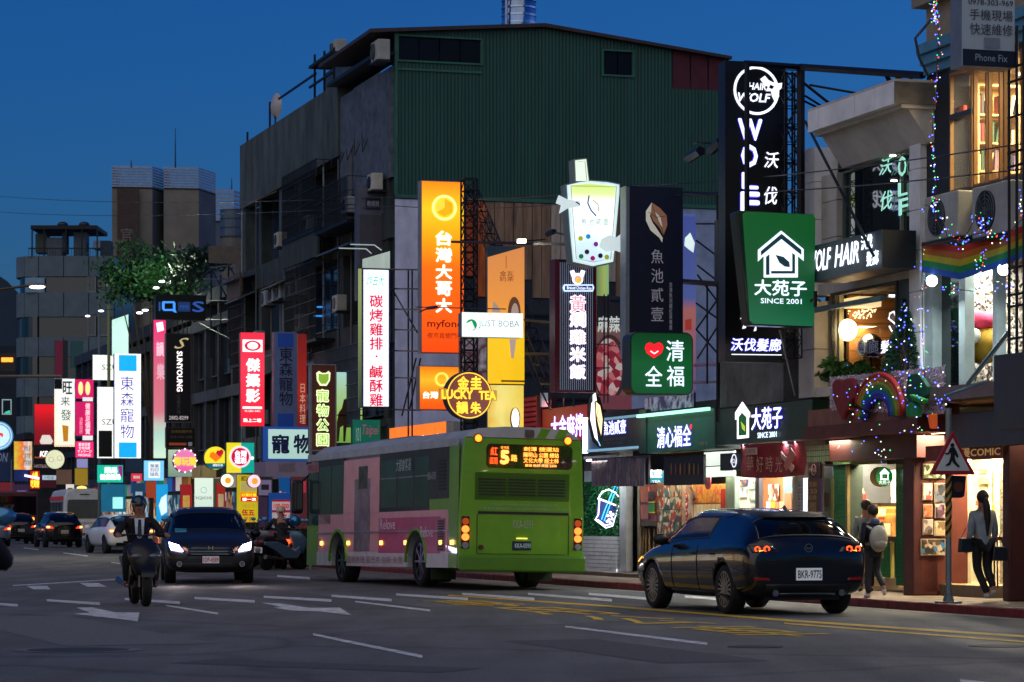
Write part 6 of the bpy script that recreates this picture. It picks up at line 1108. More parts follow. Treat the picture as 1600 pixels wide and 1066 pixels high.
f = blade('sign', 'tall magenta massage sign with white characters in two columns', 118, 628, 146, 681, 16.4, .25, '6a1040', E('d01860', .9, True)); f.text('健\n康\n足\n個\n寶', 133, 630, 141, 679, E('f0c8d0', 1.0), dy=-.02, bold=.05); f.text('油\n壓\n刮\n痧', 124, 652, 129, 678, E('f0b0c0', .9), dy=-.02)
f = blade('sign', 'lower bright pink massage sign with four rows of lettering', 118, 690, 146, 715, 16.4, .25, '6a1040', E('f02c70', 1.0, True)); f.text('腳底按摩\n全身指壓\nマッサージ\nMASSAGE', 121, 692, 143, 713, LWP, dy=-.02)
for y0, y1, lab in ((621, 627, 'thin white strip sign under the foot sole sign'), (681, 688, 'thin white strip sign under the tall magenta sign')): blade('sign', lab, 129, y0, 145, y1, 16.5, .1, '606060', E('e8eee8', .9))
f = blade('sign', 'pale violet small panel under the pink massage signs', 120, 717, 137, 731, 16.5, .1, '404060', M('a8a8e0', .5, em=.5)); f = blade('sign', 'ochre yellow tapering sign below the pink massage signs', 117, 732, 137, 758, 16.9, .15, '50400c', M('b89428', .5, em=.4))
f = blade('sign', 'white blade sign with brush characters, beer glass and a rim of orange bulbs', 85, 592, 117, 698, 16.7, .25, '303030', MG('e8e8d0', 'f0f4ec', 1.0, 2, 0, 3.4)); f.text('旺', 98, 596, 113, 616, M('202428', .5), dy=-.03, bold=.03); f.text('来', 95, 620, 109, 634, M('404448', .5), dy=-.03); f.text('發', 95, 640, 111, 657, M('606468', .5), dy=-.03); f.poly([(97, 664), (107, 666), (106, 690), (99, 690)], M('d89020', .5, em=.6), 'beer_glass', dy=-.03); f.rect(85, 592, 97, 608, K, 'cut_corner', .03, dy=-.04)
for i in range(18): y = 612 + i * 4.9; f.disc(86.5, y, 1.2, E('f8b060', 1.6), 'bulb', dy=-.03, seg=6); 
for i in range(9): f.disc(88 + i * 3.4, 696, 1.2, E('f88850', 1.8), 'bulb', dy=-.03, seg=6)
f = blade('sign', 'red fried chicken sign with a white plain badge and red apron shape', 54, 632, 85, 695, 17.0, .25, '3a0a0c', MG('780814', 'e01420', .9, 2, 0, 2.4, mid=[(.4, '8a0c18'), (.7, 'b01018')])); f.poly([(62, 690), (66, 680), (78, 680), (83, 690), (80, 694), (64, 694)], E('e8e0d0', .8), 'badge', dy=-.02)
f = blade('sign', 'dark sign with small KFC lettering half behind the pale round sign', 52, 699, 85, 733, 17.0, .25, '10080a', M('180c10', .4)); f.text('KFC', 62, 705, 82, 714, LWP, dy=-.02, bold=.06, italic=.15); f.rect(54, 714, 74, 716, M('c85818', .5, em=.5), 'orange_line'); f.text('HOT&GO', 54, 726, 76, 731, M('c8a8a0', .5, em=.5))
Y_ = Yt(86, 16.0); q = SF(thing('round_sign', 'round cream coloured lit sign with faint pink figures', 'sign', pt(86, 733, Y_), RZB), pt(86, 733, Y_), RZB); q.disc(86, 718, 15.2, M('606048', .5), 'case', .2, dy=.01); q.disc(86, 718, 14.6, E('e0e4b8', .9), 'face', dy=0); q.disc(80, 718, 4, M('c8a0a0', .5, em=.5), 'figure', dy=-.02, r0=3.2); q.disc(93, 716, 4, M('c8a0a0', .5, em=.5), 'figure', dy=-.02, r0=3.2)
Y_ = Yt(0, 15.6); q = SF(thing('round_sign', 'large round sign with pale blue rings and a red figure at the left edge', 'sign', pt(-2, 704, Y_), RZB), pt(-2, 704, Y_), RZB); q.disc(-2, 681, 23, M('305078', .5), 'case', .2, dy=.01); q.disc(-2, 681, 22.5, E('5898c8', .8), 'face', dy=0); q.disc(-2, 681, 20.5, E('c8e8f0', .9), 'ring', r0=19, dy=-.02); q.disc(-2, 681, 17, E('c8e8f0', 1.0), 'inner', dy=-.02); q.poly([(-6, 682), (0, 676), (5, 678), (4, 684), (0, 680), (-2, 690)], E('e03828', 1.0), 'red_figure', dy=-.035)
pp = thing('sign_post', 'pale post under the large round blue sign', 'post', (pt(18, 800, Yt(18, 15.6)).x, Yt(18, 15.6), 0), 0); MB().tube([(0, 0, 0), (0, 0, 5.4)], .06, 8).obj('pole', M('707c80', .5), pp)
f = blade('sign', 'dim blue board with pale lettering behind the post at the left edge', -30, 706, 16, 752, 16.6, .2, '101c40', M('18284c', .5, em=.2)); f.text('ION', -8, 708, 12, 722, M('8090a0', .5, em=.3), italic=.2)
f = blade('sign', 'colourful food picture board left of the red fried chicken sign', 22, 690, 50, 734, 16.8, .15, '403020', MG('d8c840', 'f0a030', .8, 0, -.7, .7, mid=[(.5, 'f07020'), (.7, 'e8ece8')], noise_scale=2.5, amt=.8)); f.text('鮮魚湯\n滷肉飯\n大腸麵線', 36, 696, 49, 728, M('303840', .5), dy=-.03)
ns = blade('neon_sign', 'hot orange red neon characters with a violet white bar across', 47, 736, 62, 764, 16.6, .15, '3a0c08', M('c02808', .5, em=.5), cat='neon sign'); ns.text('火鍋\n吃到飽', 48, 737, 61, 762, E('ffb030', 2.4), dy=-.03, bold=.07); ns.line([(38, 743), (66, 749)], 4, E('d8d0ff', 2), 'light_bar', dy=-.05)
f = blade('sign', 'long white and maroon shop board above the striped bus', 62, 742, 88, 762, 16.9, .15, '301018', M('50101c', .5, em=.2)); f.rect(66, 743, 88, 750, E('b0c8d0', .7), 'white_strip'); f.text('小吃店', 68, 744, 84, 749, M('203050', .5), dy=-.04)
for i, (x0, y0, x1, y1, cc, e_, lab) in enumerate(((0, 754, 22, 780, '8a2830', .3, 'dim red board low at the left edge'), (88, 734, 112, 757, '8a6850', .2, 'plain tan board above the white minibus'), (116, 757, 150, 775, '345c78', .2, 'dull blue shop board right behind the white minibus'), (22, 734, 44, 752, '1c2c6c', .3, 'small deep blue board below the food picture'), (196, 717, 222, 738, '243c58', .2, 'dim slate panel below the white pet blade sign'), (158, 757, 196, 800, '1878a0', .4, 'turquoise lit shop front behind the white hatchback'), (244, 757, 262, 815, '18a0e0', .75, 'bright sky blue poster with a white cloud shape'), (228, 752, 244, 778, 'b04828', .45, 'orange red food poster beside the sky blue one'), (334, 748, 350, 815, '7a7858', .2, 'dim khaki wall panel right of the white entrance'), (404, 777, 418, 826, '584468', .25, 'dull violet panel behind the parked scooters'), (455, 745, 480, 826, '703840', .25, 'dim brick red shop wall beside the blue price board'))):
 f = blade('shop_board', lab, x0, y0, x1, y1, 17.9, .08, '16181c', M(cc, .5, em=e_, noise=.4, scale=2), cat='shop panel')
 if i == 6: f.poly([(248, 790), (252, 778), (260, 772), (261, 800), (252, 806)], E('d0ecf0', 1.0), 'cloud', dy=-.02)
 if i == 5: f.rect(176, 777, 192, 795, E('a0f0e8', 1.0), 'lit_window', dy=-.02)
f = blade('sign', 'small dark red and green angled box on the roof line beyond the fried chicken sign', 86, 532, 106, 590, 18.4, .3, '20302c', M('7c2038', .5, em=.15)); f.rect(98, 532, 106, 590, M('24302c', .5), 'dark_side'); f = blade('sign', 'dull green unlit panel beside the dark red box on the roof line', 111, 533, 130, 577, 18.5, .2, '18302c', M('2c5450', .5, em=.1)); f = blade('display_box', 'small white framed dark display with a green glow at the left edge', 3, 624, 18, 648, 16.0, .1, '506070', M('a8c8c8', .5, em=.5), cat='display'); f.rect(4.5, 625.5, 16.5, 646.5, M('06101c', .4), 'screen'); f.poly([(8, 644), (15, 641), (16, 646), (6, 646)], E('38c8a0', 1.0), 'green_glow')
# ================================================================ vehicles
PAINT_K = M('07080b', .22, .1, noise=.05, coat=.75); PAINT_W = M('e8eaec', .3, 0, noise=.05, coat=.6); PAINT_S = M('8a949e', .25, .6, noise=.05, coat=.6)
CGLASS = M('05080c', .03, noise=0, spec=.7, alpha=.62); BLACKP = M('08080a', .5, noise=.1); CHROME = M('b0b4b8', .15, 1, noise=.05); RIM = M('6a6e74', .3, .9, noise=.1)
RED_L = E('ff2a10', 2.2); AMB_L = E('ffa030', 3.5); RED_D = M('6a0c08', .2, em=.25)
def wheel(root, x, y, r, w, name='wheel', spokes=10, rim=RIM, steer=0):
 t = thing(name, None, None, (x, y, r), R(steer)); t.parent = root; sg = 1 if x > 0 else -1
 prof = [(-.5, .74), (-.5, .93), (-.38, 1.0), (0, 1.005), (.38, 1.0), (.5, .93), (.5, .74)]; g = MB(); n = 30
 V = [[g.b.verts.new((a * w, r * b * math.cos(2 * math.pi * k / n), r * b * math.sin(2 * math.pi * k / n))) for k in range(n)] for a, b in prof]
 for A, B_ in zip(V, V[1:]):
  for k in range(n): g.b.faces.new((A[k], A[(k + 1) % n], B_[(k + 1) % n], B_[k]))
 g.obj('tyre', RUBBER, t, smooth=True)
 g = MB(); xo = sg * w * .42; g.tube([(xo - sg * .06, 0, 0), (xo - sg * .055, 0, 0)], r * .72, 26); g.obj('rim_back', M('101114', .5), t)
 g = MB()
 for k in range(spokes):
  a = 2 * math.pi * k / spokes; c2, s2 = math.cos(a), math.sin(a); q = r * .045
  for sgn in (1,):
   p = [(c2 * r * .1 - s2 * q, s2 * r * .1 + c2 * q), (c2 * r * .7 - s2 * q, s2 * r * .7 + c2 * q), (c2 * r * .7 + s2 * q, s2 * r * .7 - c2 * q), (c2 * r * .1 + s2 * q, s2 * r * .1 - c2 * q)]
   g.prism(p, xo - .008, xo + .008, ax='x')
 g.cyl((xo - .012, 0, 0), r * .16, .024, 14, 'x')
 for k in range(26):
  a, b = 2 * math.pi * k / 26, 2 * math.pi * (k + 1) / 26
  g.prism([(r * q * math.cos(e), r * q * math.sin(e)) for q, e in ((.68, a), (.75, a), (.75, b), (.68, b))], xo - .012, xo + .012, ax='x')
 g.obj('rim', rim, t); return t
class Car:
 def __init__(s, name, label, st_, glass_i, ws, rw, axles, r, tw, loc, rz, paint, cat='car', w=.22, spokes=10, tweak=None, rim=RIM, sub=2):
  """st_: cross sections (y, half width, underside, belt, roof, half roof width); glass_i: side glass columns; ws, rw: windscreen and rear window columns"""
  s.root = thing(name, label, cat, loc, rz); g = bmesh.new(); rows = []
  for (y, W, zb, be, ro, wr) in st_:
   zm = (zb + be) / 2 + .04; P = [(0, zb), (W * .8, zb), (W * .965, zb + .1), (W, zm), (W * .99, be - .08), (W * .94, be), (wr, ro - .055), (wr * .8, ro - .008), (0, ro + .012)]
   rows.append(([g.verts.new((x, y, z)) for x, z in P], [g.verts.new((-x, y, z)) if x else None for x, z in P]))
  for a, b in rows:
   b[0] = a[0]; b[8] = a[8]
  for i in range(len(rows) - 1):
   for side in (0, 1):
    A, B_ = rows[i][side], rows[i + 1][side]
    for j in range(8):
     q = [A[j], A[j + 1], B_[j + 1], B_[j]]; q = q if side == 0 else q[::-1]
     f = g.faces.new(q); f.smooth = True
     if j == 5 and i in glass_i: f.material_index = 1
     if j in (6, 7) and i in ws: f.material_index = 1
     if j in (6, 7) and i in rw: f.material_index = 1
  for i, fl in ((0, False), (len(rows) - 1, True)):
   a, b = rows[i]
   for j in range(8):
    q = [a[j], b[j], b[j + 1], a[j + 1]]; q = [v for k, v in enumerate(q) if v not in q[:k]]
    if len(q) > 2:
     f = g.faces.new(q[::-1] if fl else q); f.smooth = True
  bmesh.ops.recalc_face_normals(g, faces=g.faces); me = bpy.data.meshes.new('body'); g.to_mesh(me); g.free()
  for m_ in (paint, CGLASS, BLACKP): me.materials.append(m_)
  o = bpy.data.objects.new('body', me); col.objects.link(o); sb = o.modifiers.new('s', 'SUBSURF'); sb.levels = sub; sb.render_levels = sub
  cut = MB()
  for y in axles:
   for sx in (-1, 1): cut.tube([(sx * .56, y, r), (sx * 1.2, y, r)], r * 1.13, 28)
  co = cut.obj('cutter', [paint, CGLASS, BLACKP], None)
  for p in co.data.polygons: p.material_index = 2
  bo = o.modifiers.new('b', 'BOOLEAN'); bo.operation = 'DIFFERENCE'; bo.object = co; bo.solver = 'EXACT'
  try: bo.material_mode = 'INDEX'
  except Exception: pass
  ev = bpy.data.meshes.new_from_object(o.evaluated_get(bpy.context.evaluated_depsgraph_get())); bpy.data.objects.remove(o); bpy.data.objects.remove(co)
  s.bvh = BVHTree.FromPolygons([v.co.copy() for v in ev.vertices], [tuple(p.vertices) for p in ev.polygons])
  def sub_mesh(pred, nm, mats, parent):
   b = bmesh.new(); b.from_mesh(ev); bmesh.ops.delete(b, geom=[f for f in b.faces if not pred(f)], context='FACES')
   m2 = bpy.data.meshes.new(nm); b.to_mesh(m2); b.free()
   for m_ in mats: m2.materials.append(m_)
   q = bpy.data.objects.new(nm, m2); col.objects.link(q); q.parent = parent; return q
  s.body = sub_mesh(lambda f: f.material_index != 1, 'body', (paint, CGLASS, BLACKP), s.root)
  cx = lambda f: f.calc_center_median()
  for nm, pr in (('side_window', lambda f: f.material_index == 1 and abs(f.normal.x) > .6 and cx(f).x < 0), ('side_window', lambda f: f.material_index == 1 and abs(f.normal.x) > .6 and cx(f).x > 0), ('windscreen', lambda f: f.material_index == 1 and abs(f.normal.x) <= .6 and cx(f).y > 0), ('rear_window', lambda f: f.material_index == 1 and abs(f.normal.x) <= .6 and cx(f).y < 0)):
   sub_mesh(pr, nm, (paint, M('04060a', .05, noise=0, spec=.7) if nm[0] == 'r' else CGLASS, BLACKP), s.root)
  for q in [q for q in s.root.children if q.name.split('.')[0] in ('side_window', 'windscreen', 'rear_window')]:
   b = bmesh.new(); b.from_mesh(q.data); g = MB()
   for e in b.edges:
    if len(e.link_faces) == 1: g.tube([e.verts[0].co.copy(), e.verts[1].co.copy()], .014, 4, False)
   b.free(); g.obj('window_trim', BLACKP, q)
  s.wheels = [wheel(s.root, sx * (st_[len(st_) // 2][1] - tw / 2 - .015), y, r, tw, spokes=spokes, rim=rim) for y in axles for sx in (-1, 1)]
 def hit(s, x, z, d, y0=None):
  """point of the body seen from behind (d='r'), in front ('f') or the sides ('l', 'R'); (x, z) are the two other coordinates"""
  o, v = {'r': (Vector((x, -6, z)), Vector((0, 1, 0))), 'f': (Vector((x, 6, z)), Vector((0, -1, 0))), 'l': (Vector((-4, x, z)), Vector((1, 0, 0))), 'R': (Vector((4, x, z)), Vector((-1, 0, 0))), 't': (Vector((x, z, 4)), Vector((0, 0, -1)))}[d]
  h_ = s.bvh.ray_cast(o, v); return (h_[0] - v * 0) if h_[0] is not None else None, v
 def patch(s, q, d, mat, name, off=.008, n=6, parent=None, th=.0, depth=0):
  """piece that follows the body: four corners (two coordinates each) seen from direction d"""
  (a, b, c2, e) = [Vector(p) for p in q]; g = MB(); last = [None]
  def fn(u, v):
   p = (a * (1 - u) + b * u) * (1 - v) + (e * (1 - u) + c2 * u) * v; h_, dv = s.hit(p.x, p.y, d)
   if h_ is None: h_ = last[0] if last[0] is not None else Vector((p.x, -2, p.y))
   last[0] = h_; return h_ - dv * off
  g.grid(fn, n, n); o = g.obj(name, mat, parent or s.root, smooth=True, fixn=False); mo = o.modifiers.new('d', 'SOLIDIFY'); mo.thickness = .012; mo.offset = 0; return o
 def plate(s, txt, z, d, w_=.36, h_=.16, x=0, mat=None, ink=None):
  P = [s.hit(x, z + q, d)[0] for q in (-h_ / 2, h_ / 2)]; y = max(p.y for p in P) if d == 'f' else min(p.y for p in P); sg = 1 if d == 'f' else -1
  t = thing('number_plate', None, None, (x, y + sg * .02, z), 0 if d == 'r' else math.pi); t.parent = s.root
  MB().box(-w_ / 2, w_ / 2, -.006, .03, -h_ / 2, h_ / 2).obj('plate', mat or M('d0d6d8', .4, em=.25), t, bevel=.006); text(txt, -w_ * .46, w_ * .46, -h_ * .33, h_ * .33, -.012, ink or M('101420', .5), t, bold=.02)
  return t
# ---- dark blue hatchback in front
hat = Car('parked_car', 'dark blue hatchback with glowing ring tail lamps and white plate BKR-9775',
 [(-2.24, .70, .40, .74, .80, .56), (-2.20, .84, .30, .90, .96, .68), (-2.12, .885, .26, .97, 1.06, .68), (-2.0, .895, .24, .99, 1.19, .63), (-1.80, .90, .2, 1.0, 1.33, .59), (-1.45, .90, .2, 1.0, 1.385, .585), (-.92, .895, .2, .985, 1.425, .59), (-.80, .895, .2, .98, 1.43, .595),
     (.12, .89, .2, .95, 1.44, .60), (.2, .89, .2, .945, 1.438, .60), (.62, .89, .2, .93, 1.38, .585), (1.20, .89, .2, .91, 1.02, .66), (1.45, .89, .2, .88, .95, .68), (1.9, .875, .22, .78, .84, .66), (2.13, .82, .25, .66, .70, .58), (2.23, .68, .35, .54, .57, .48)],
 (7, 8, 9, 10), (10,), (2, 3), (-1.38, 1.345), .335, .215, (3.27, 39.7, 0), R(18), PAINT_K, spokes=18)
c_ = hat
c_.patch([(-.62, 1.31), (.62, 1.31), (.52, 1.385), (-.52, 1.385)], 'r', BLACKP, 'rear_spoiler', .07, 8)
for sx in (-1, 1):
 tl = c_.patch([(sx * .44, .845), (sx * .80, .835), (sx * .84, .93), (sx * .5, .92)], 'r', M('2a0404', .1, coat=1), 'tail_lamp', .006)
 for cx_, r_ in ((sx * .60, .045), (sx * .73, .04)):
  h_, _ = c_.hit(cx_, .885, 'r')
  if h_: MB().ring((cx_, .885), r_ * .6, r_, h_.y - .02, h_.y - .01, 20).obj('ring_lamp', E('ff4a18', 3.0), tl)
 h_, _ = c_.hit(sx * .66, .885, 'r'); MB().box(sx * .66 - .05, sx * .66 + .05, h_.y - .02, h_.y - .008, .85, .87).obj('ring_lamp', AMB_L, tl)
 c_.patch([(sx * .56, .47), (sx * .77, .47), (sx * .79, .51), (sx * .58, .50)], 'r', RED_D, 'reflector', .006)
c_.patch([(-.62, .28), (.62, .28), (.62, .42), (-.62, .42)], 'r', BLACKP, 'bumper_insert', .004); c_.patch([(-.42, .27), (.42, .27), (.4, .295), (-.4, .295)], 'r', M('8a8c84', .3, .8), 'skid_strip', .02)
c_.patch([(-.60, .735), (.60, .735), (.60, .742), (-.60, .742)], 'r', BLACKP, 'boot_gap', .003, 8); c_.plate('BKR-9775', .55, 'r', .37, .165)
h_, _ = c_.hit(0, .90, 'r'); em_ = MB().ring((0, .90), .048, .058, h_.y - .02, h_.y - .01).obj('badge', CHROME, c_.root); MB().prism([(-.045, .92), (0, .895), (.045, .92), (.02, .885), (-.02, .885)], h_.y - .018, h_.y - .012).obj('badge_wing', CHROME, em_)
for sx in (-.48, .48): MB().tube([(sx, -2.24, .3), (sx, -2.05, .3)], .045, 14).obj('exhaust', CHROME, c_.root)
for d_, sx in (('l', -1), ('R', 1)):
 for y0 in (.55, -.42): c_.patch([(y0 - .0, .3), (y0 + .007, .3), (y0 + .007, .93), (y0, .93)], d_, BLACKP, 'door_gap', .002, 8)
 for y0 in (-.3, -1.02): c_.patch([(y0, .80), (y0 + .16, .80), (y0 + .16, .825), (y0, .825)], d_, BLACKP if y0 < -1 else PAINT_K, 'door_handle', .03)
 c_.patch([(-1.0, .2), (1.0, .2), (1.0, .3), (-1.0, .3)], d_, BLACKP, 'sill', .01); t = MB().ball((sx * 1.0, .66, 1.0), .12, 14, 8, (1, .6, .7)).obj('wing_mirror', BLACKP, c_.root, smooth=True); MB().tube([(sx * .86, .68, .95), (sx * .97, .68, .97)], .03, 6).obj('mirror_arm', BLACKP, t)
 c_.patch([(1.75, .66), (2.1, .6), (2.1, .66), (1.8, .74)], d_, M('30343c', .1, em=.0), 'headlamp', .006); c_.patch([(1.78, .72), (1.95, .66), (1.95, .68), (1.78, .745)], d_, AMB_L, 'indicator', .012, 3)
MB().prism([(-1.52, 1.40), (-1.42, 1.47), (-1.36, 1.43)], -.015, .015, ax='x').obj('roof_antenna', BLACKP, c_.root)
MB().box(-.55, .55, -2.0, -1.0, .2, .26).obj('underside_pan', BLACKP, c_.root)
# ---- dark people carrier coming towards the viewer
mpv = Car('people_carrier', 'dark people carrier driving towards the viewer with violet white headlamps on',
 [(-2.40, .70, .42, .85, .95, .6), (-2.30, .86, .28, .98, 1.25, .66), (-2.0, .89, .24, 1.0, 1.46, .66), (-1.2, .895, .22, .99, 1.53, .68), (-1.1, .895, .22, .99, 1.53, .68), (-.1, .9, .22, .97, 1.545, .69), (0, .9, .22, .97, 1.545, .69), (.62, .9, .22, .95, 1.51, .68), (.75, .9, .22, .95, 1.49, .675), (1.62, .9, .22, .93, 1.02, .74), (1.8, .895, .22, .9, .97, .74), (2.12, .885, .22, .82, .87, .70), (2.32, .84, .24, .70, .74, .62), (2.40, .72, .34, .58, .61, .52)],
 (2, 4, 6, 7, 8), (8,), (1,), (-1.42, 1.41), .33, .22, (-6.34, 58.3, 0), R(188.6), M('1c1b1e', .4, .2, noise=.05, coat=.35), cat='people carrier', spokes=14)
c_ = mpv
for sx in (-1, 1):
 hl = c_.patch([(sx * .50, .66), (sx * .80, .70), (sx * .83, .84), (sx * .60, .76)], 'f', M('9098a8', .1, coat=1, em=.3), 'headlamp', .008)
 c_.patch([(sx * .55, .655), (sx * .79, .69), (sx * .82, .83), (sx * .64, .775)], 'f', E('d8c0ff', 30), 'lamp_glow', .03, 4, hl)
 c_.patch([(sx * .44, .665), (sx * .50, .665), (sx * .55, .74), (sx * .48, .72)], 'f', M('c08050', .3, em=.6), 'side_light', .014, 4, hl)
 h_, _ = c_.hit(sx * .62, .40, 'f'); fo = MB().ring((sx * .62, .40), .04, .055, h_.y - .02, h_.y + .02).obj('fog_lamp', CHROME, c_.root); MB().cyl((sx * .62, h_.y, .40), .04, .015, 16, 'y').obj('lens', M('707880', .1), fo)
 l = bpy.data.lights.new('lamp_light', 'SPOT'); l.energy = 55; l.color = (1, .8, .7); l.spot_size = R(60); l.spot_blend = .8; l.shadow_soft_size = .06; o = bpy.data.objects.new('lamp_light', l); col.objects.link(o); o.parent = c_.root; o.location = (sx * .7, 2.5, .72); o.rotation_euler = (R(84), 0, 0)
 MB().ball((sx * .97, .95, 1.0), .10, 14, 8, (1.1, .6, .8)).obj('wing_mirror', M('15161c', .25, .5), c_.root, smooth=True)
 d_ = 'R' if sx > 0 else 'l'
 for y0 in (.72, -.2): c_.patch([(y0, .3), (y0 + .01, .3), (y0 + .01, .93), (y0, .93)], d_, BLACKP, 'door_gap', .002, 8)
c_.patch([(-.46, .56), (.46, .56), (.5, .73), (-.5, .73)], 'f', M('0a0a0c', .4), 'grille', .004)
c_.patch([(-.48, .70), (.48, .70), (.42, .735), (-.42, .735)], 'f', M('5a6470', .25, .8), 'grille_bar', .02, 10); c_.patch([(-.42, .635), (.42, .635), (.42, .655), (-.42, .655)], 'f', M('5a6470', .25, .8), 'grille_bar', .025, 10); c_.patch([(-.42, .585), (.42, .585), (.42, .605), (-.42, .605)], 'f', M('5a6470', .25, .8), 'grille_bar', .03, 10)
c_.patch([(-.62, .30), (.62, .30), (.6, .42), (-.6, .42)], 'f', M('0a0a0c', .5), 'lower_intake', .004); c_.plate('1DP-4589', .485, 'f', .33, .14, ink=M('b01828', .5, em=.1), mat=M('c8c8cc', .4, em=.18))
h_, _ = c_.hit(0, .72, 'f'); y_ = h_.y + .03; bg_ = MB().prism([(-.065, .675), (-.075, .765), (.075, .765), (.065, .675)], y_ - .01, y_).obj('badge', M('20242c', .3, .6), c_.root); MB().box(-.05, -.03, y_, y_ + .01, .685, .755).box(.03, .05, y_, y_ + .01, .685, .755).box(-.03, .03, y_, y_ + .01, .712, .726).obj('badge_letter', CHROME, bg_)
MB().prism([(.9, .97), (1.7, .97), (1.6, 1.02)], -.5, .5, ax='x').obj('dashboard', BLACKP, c_.root)
c_.patch([(.45, 1.03), (.68, 1.03), (.68, 1.10), (.45, 1.10)], 'f', M('2f6a80', .3, em=.25), 'screen_sticker', .004)
# ---- cars further back
def back_car(name, label, loc, rz, paint, H_=1.66, plate='ALE-2350', white_low=False):
 k = H_ / 1.5
 C_ = Car(name, label, [(-2.2, .68, .42, .85 * k, .92 * k, .52), (-2.12, .84, .3, .95 * k, 1.05 * k, .62), (-1.9, .89, .25, .98 * k, 1.25 * k, .64), (-1.5, .9, .24, .98 * k, 1.45 * k, .64), (-.7, .9, .24, .97 * k, 1.5 * k, .66), (-.6, .9, .24, .97 * k, 1.5 * k, .66), (.3, .9, .24, .95 * k, 1.49 * k, .66), (.7, .9, .24, .94 * k, 1.43 * k, .65), (1.35, .9, .24, .93 * k, 1.0 * k, .7), (1.9, .88, .25, .8 * k, .84 * k, .66), (2.2, .7, .35, .6 * k, .62 * k, .5)],
  (3, 4, 5, 6, 7), (7,), (1, 2), (-1.35, 1.35), .34, .22, loc, rz, paint, spokes=10, sub=1)
 for sx in (-1, 1):
  C_.patch([(sx * .5, .80 * k), (sx * .84, .80 * k), (sx * .86, .92 * k), (sx * .6, .9 * k)], 'r', E('ff3818', 1.5), 'tail_lamp', .01, 4); C_.patch([(sx * .68, .82 * k), (sx * .82, .82 * k), (sx * .83, .90 * k), (sx * .7, .9 * k)], 'r', E('ffb060', 3.5), 'brake_light', .03, 3)
  MB().ball((sx * 1.0, .8, 1.0 * k), .12, 10, 6, (1, .6, .8)).obj('wing_mirror', paint, C_.root, smooth=True)
 C_.plate(plate, .66 * k, 'r', .34, .15, mat=M('a8a4a0', .4, em=.15)); C_.patch([(-.6, .3), (.6, .3), (.6, .42), (-.6, .42)], 'r', BLACKP, 'bumper_insert', .004); return C_
suv = back_car('parked_car', 'black sport utility car seen from behind with red tail lamps lit', (-21.4, 132.6, 0), R(18), PAINT_K)
foc = back_car('car', 'white hatchback seen from behind left with a small red low tail lamp', (-15.2, 108.6, 0), R(22), PAINT_W, 1.5, 'AKM-3318')
sed = back_car('car', 'pale silver sedan cut off by the left edge of the picture', (-25.6, 137.6, 0), R(17), PAINT_S, 1.5, 'ATR-6520')
drk = dup(suv.root, (-26.8, 152, 0), R(18), 'dark car mostly hidden between the silver sedan and the striped bus')
# ---- white minibus
mb_ = thing('minibus', 'white minibus seen from behind with a wide dark rear window and amber roof beacon', 'minibus', (-21.7, 143, 0), R(15))
MBW = M('dce0de', .4, noise=.15, coat=.3); W_ = 1.08
sec = [(-W_, .35), (-W_ * 1.0, 1.2), (-W_ * .96, 2.4), (-W_ * .84, 2.78), (-W_ * .5, 2.88), (W_ * .5, 2.88), (W_ * .84, 2.78), (W_ * .96, 2.4), (W_, 1.2), (W_, .35)]
MB().prism(sec, 0, 7).obj('body', MBW, mb_, bevel=.1); MB().prism([(-.9, 1.35), (-.86, 2.25), (-.78, 2.32), (.78, 2.32), (.86, 2.25), (.9, 1.35)], -.03, .02).obj('rear_window', CGLASS, mb_, bevel=.03)
for i in range(4): MB().box(-W_ - .02, -W_ + .05, .5 + i * 1.55, 1.9 + i * 1.55, 1.4, 2.2).obj('side_window', CGLASS, mb_)
MB().box(-W_ - .03, -W_ + .02, .3, 6.5, 2.3, 2.5).obj('route_strip', M('8a2018', .5, em=.4), mb_); MB().ball((-.1, .4, 2.9), .2, 12, 8, (1.3, 1, .6)).obj('roof_beacon', E('ffc860', 2.0), mb_); MB().box(-.25, .25, -.02, 0, 2.55, 2.6).obj('vent', BLACKP, mb_)
text('0800-052-525', -.6, .6, 1.08, 1.18, -.02, M('404858', .5), mb_); 
for sx in (-1, 1): MB().box(sx * .95 - .08, sx * .95 + .08, -.03, 0, .75, 1.1).obj('tail_lamp', E('d83020', .9), mb_); wheel(mb_, sx * .92, 1.6, .38, .24); wheel(mb_, sx * .92, 5.4, .38, .24)
MB().box(-W_, W_, -.03, .0, .5, .62).obj('red_stripe', M('8a2820', .5), mb_)
sb = thing('bus', 'dark striped bus with a row of orange lights left of the white minibus', 'bus', (-29.5, 168, 0), R(17)); MB().box(-1.2, 1.2, 0, 10, .35, 3.0).obj('body', M('5a2a2c', .4), sb, bevel=.1); MB().box(-1.1, 1.1, -.04, 0, 1.6, 2.7).obj('rear_window', CGLASS, sb)
for i in range(7): MB().ball((-.9 + i * .3, -.05, 1.35), .1, 8, 6).obj('orange_lamp', E('ffa020', 3), sb)
for sx in (-1, 1): wheel(sb, sx * 1.0, 2, .45, .28); wheel(sb, sx * 1.0, 8, .45, .28)
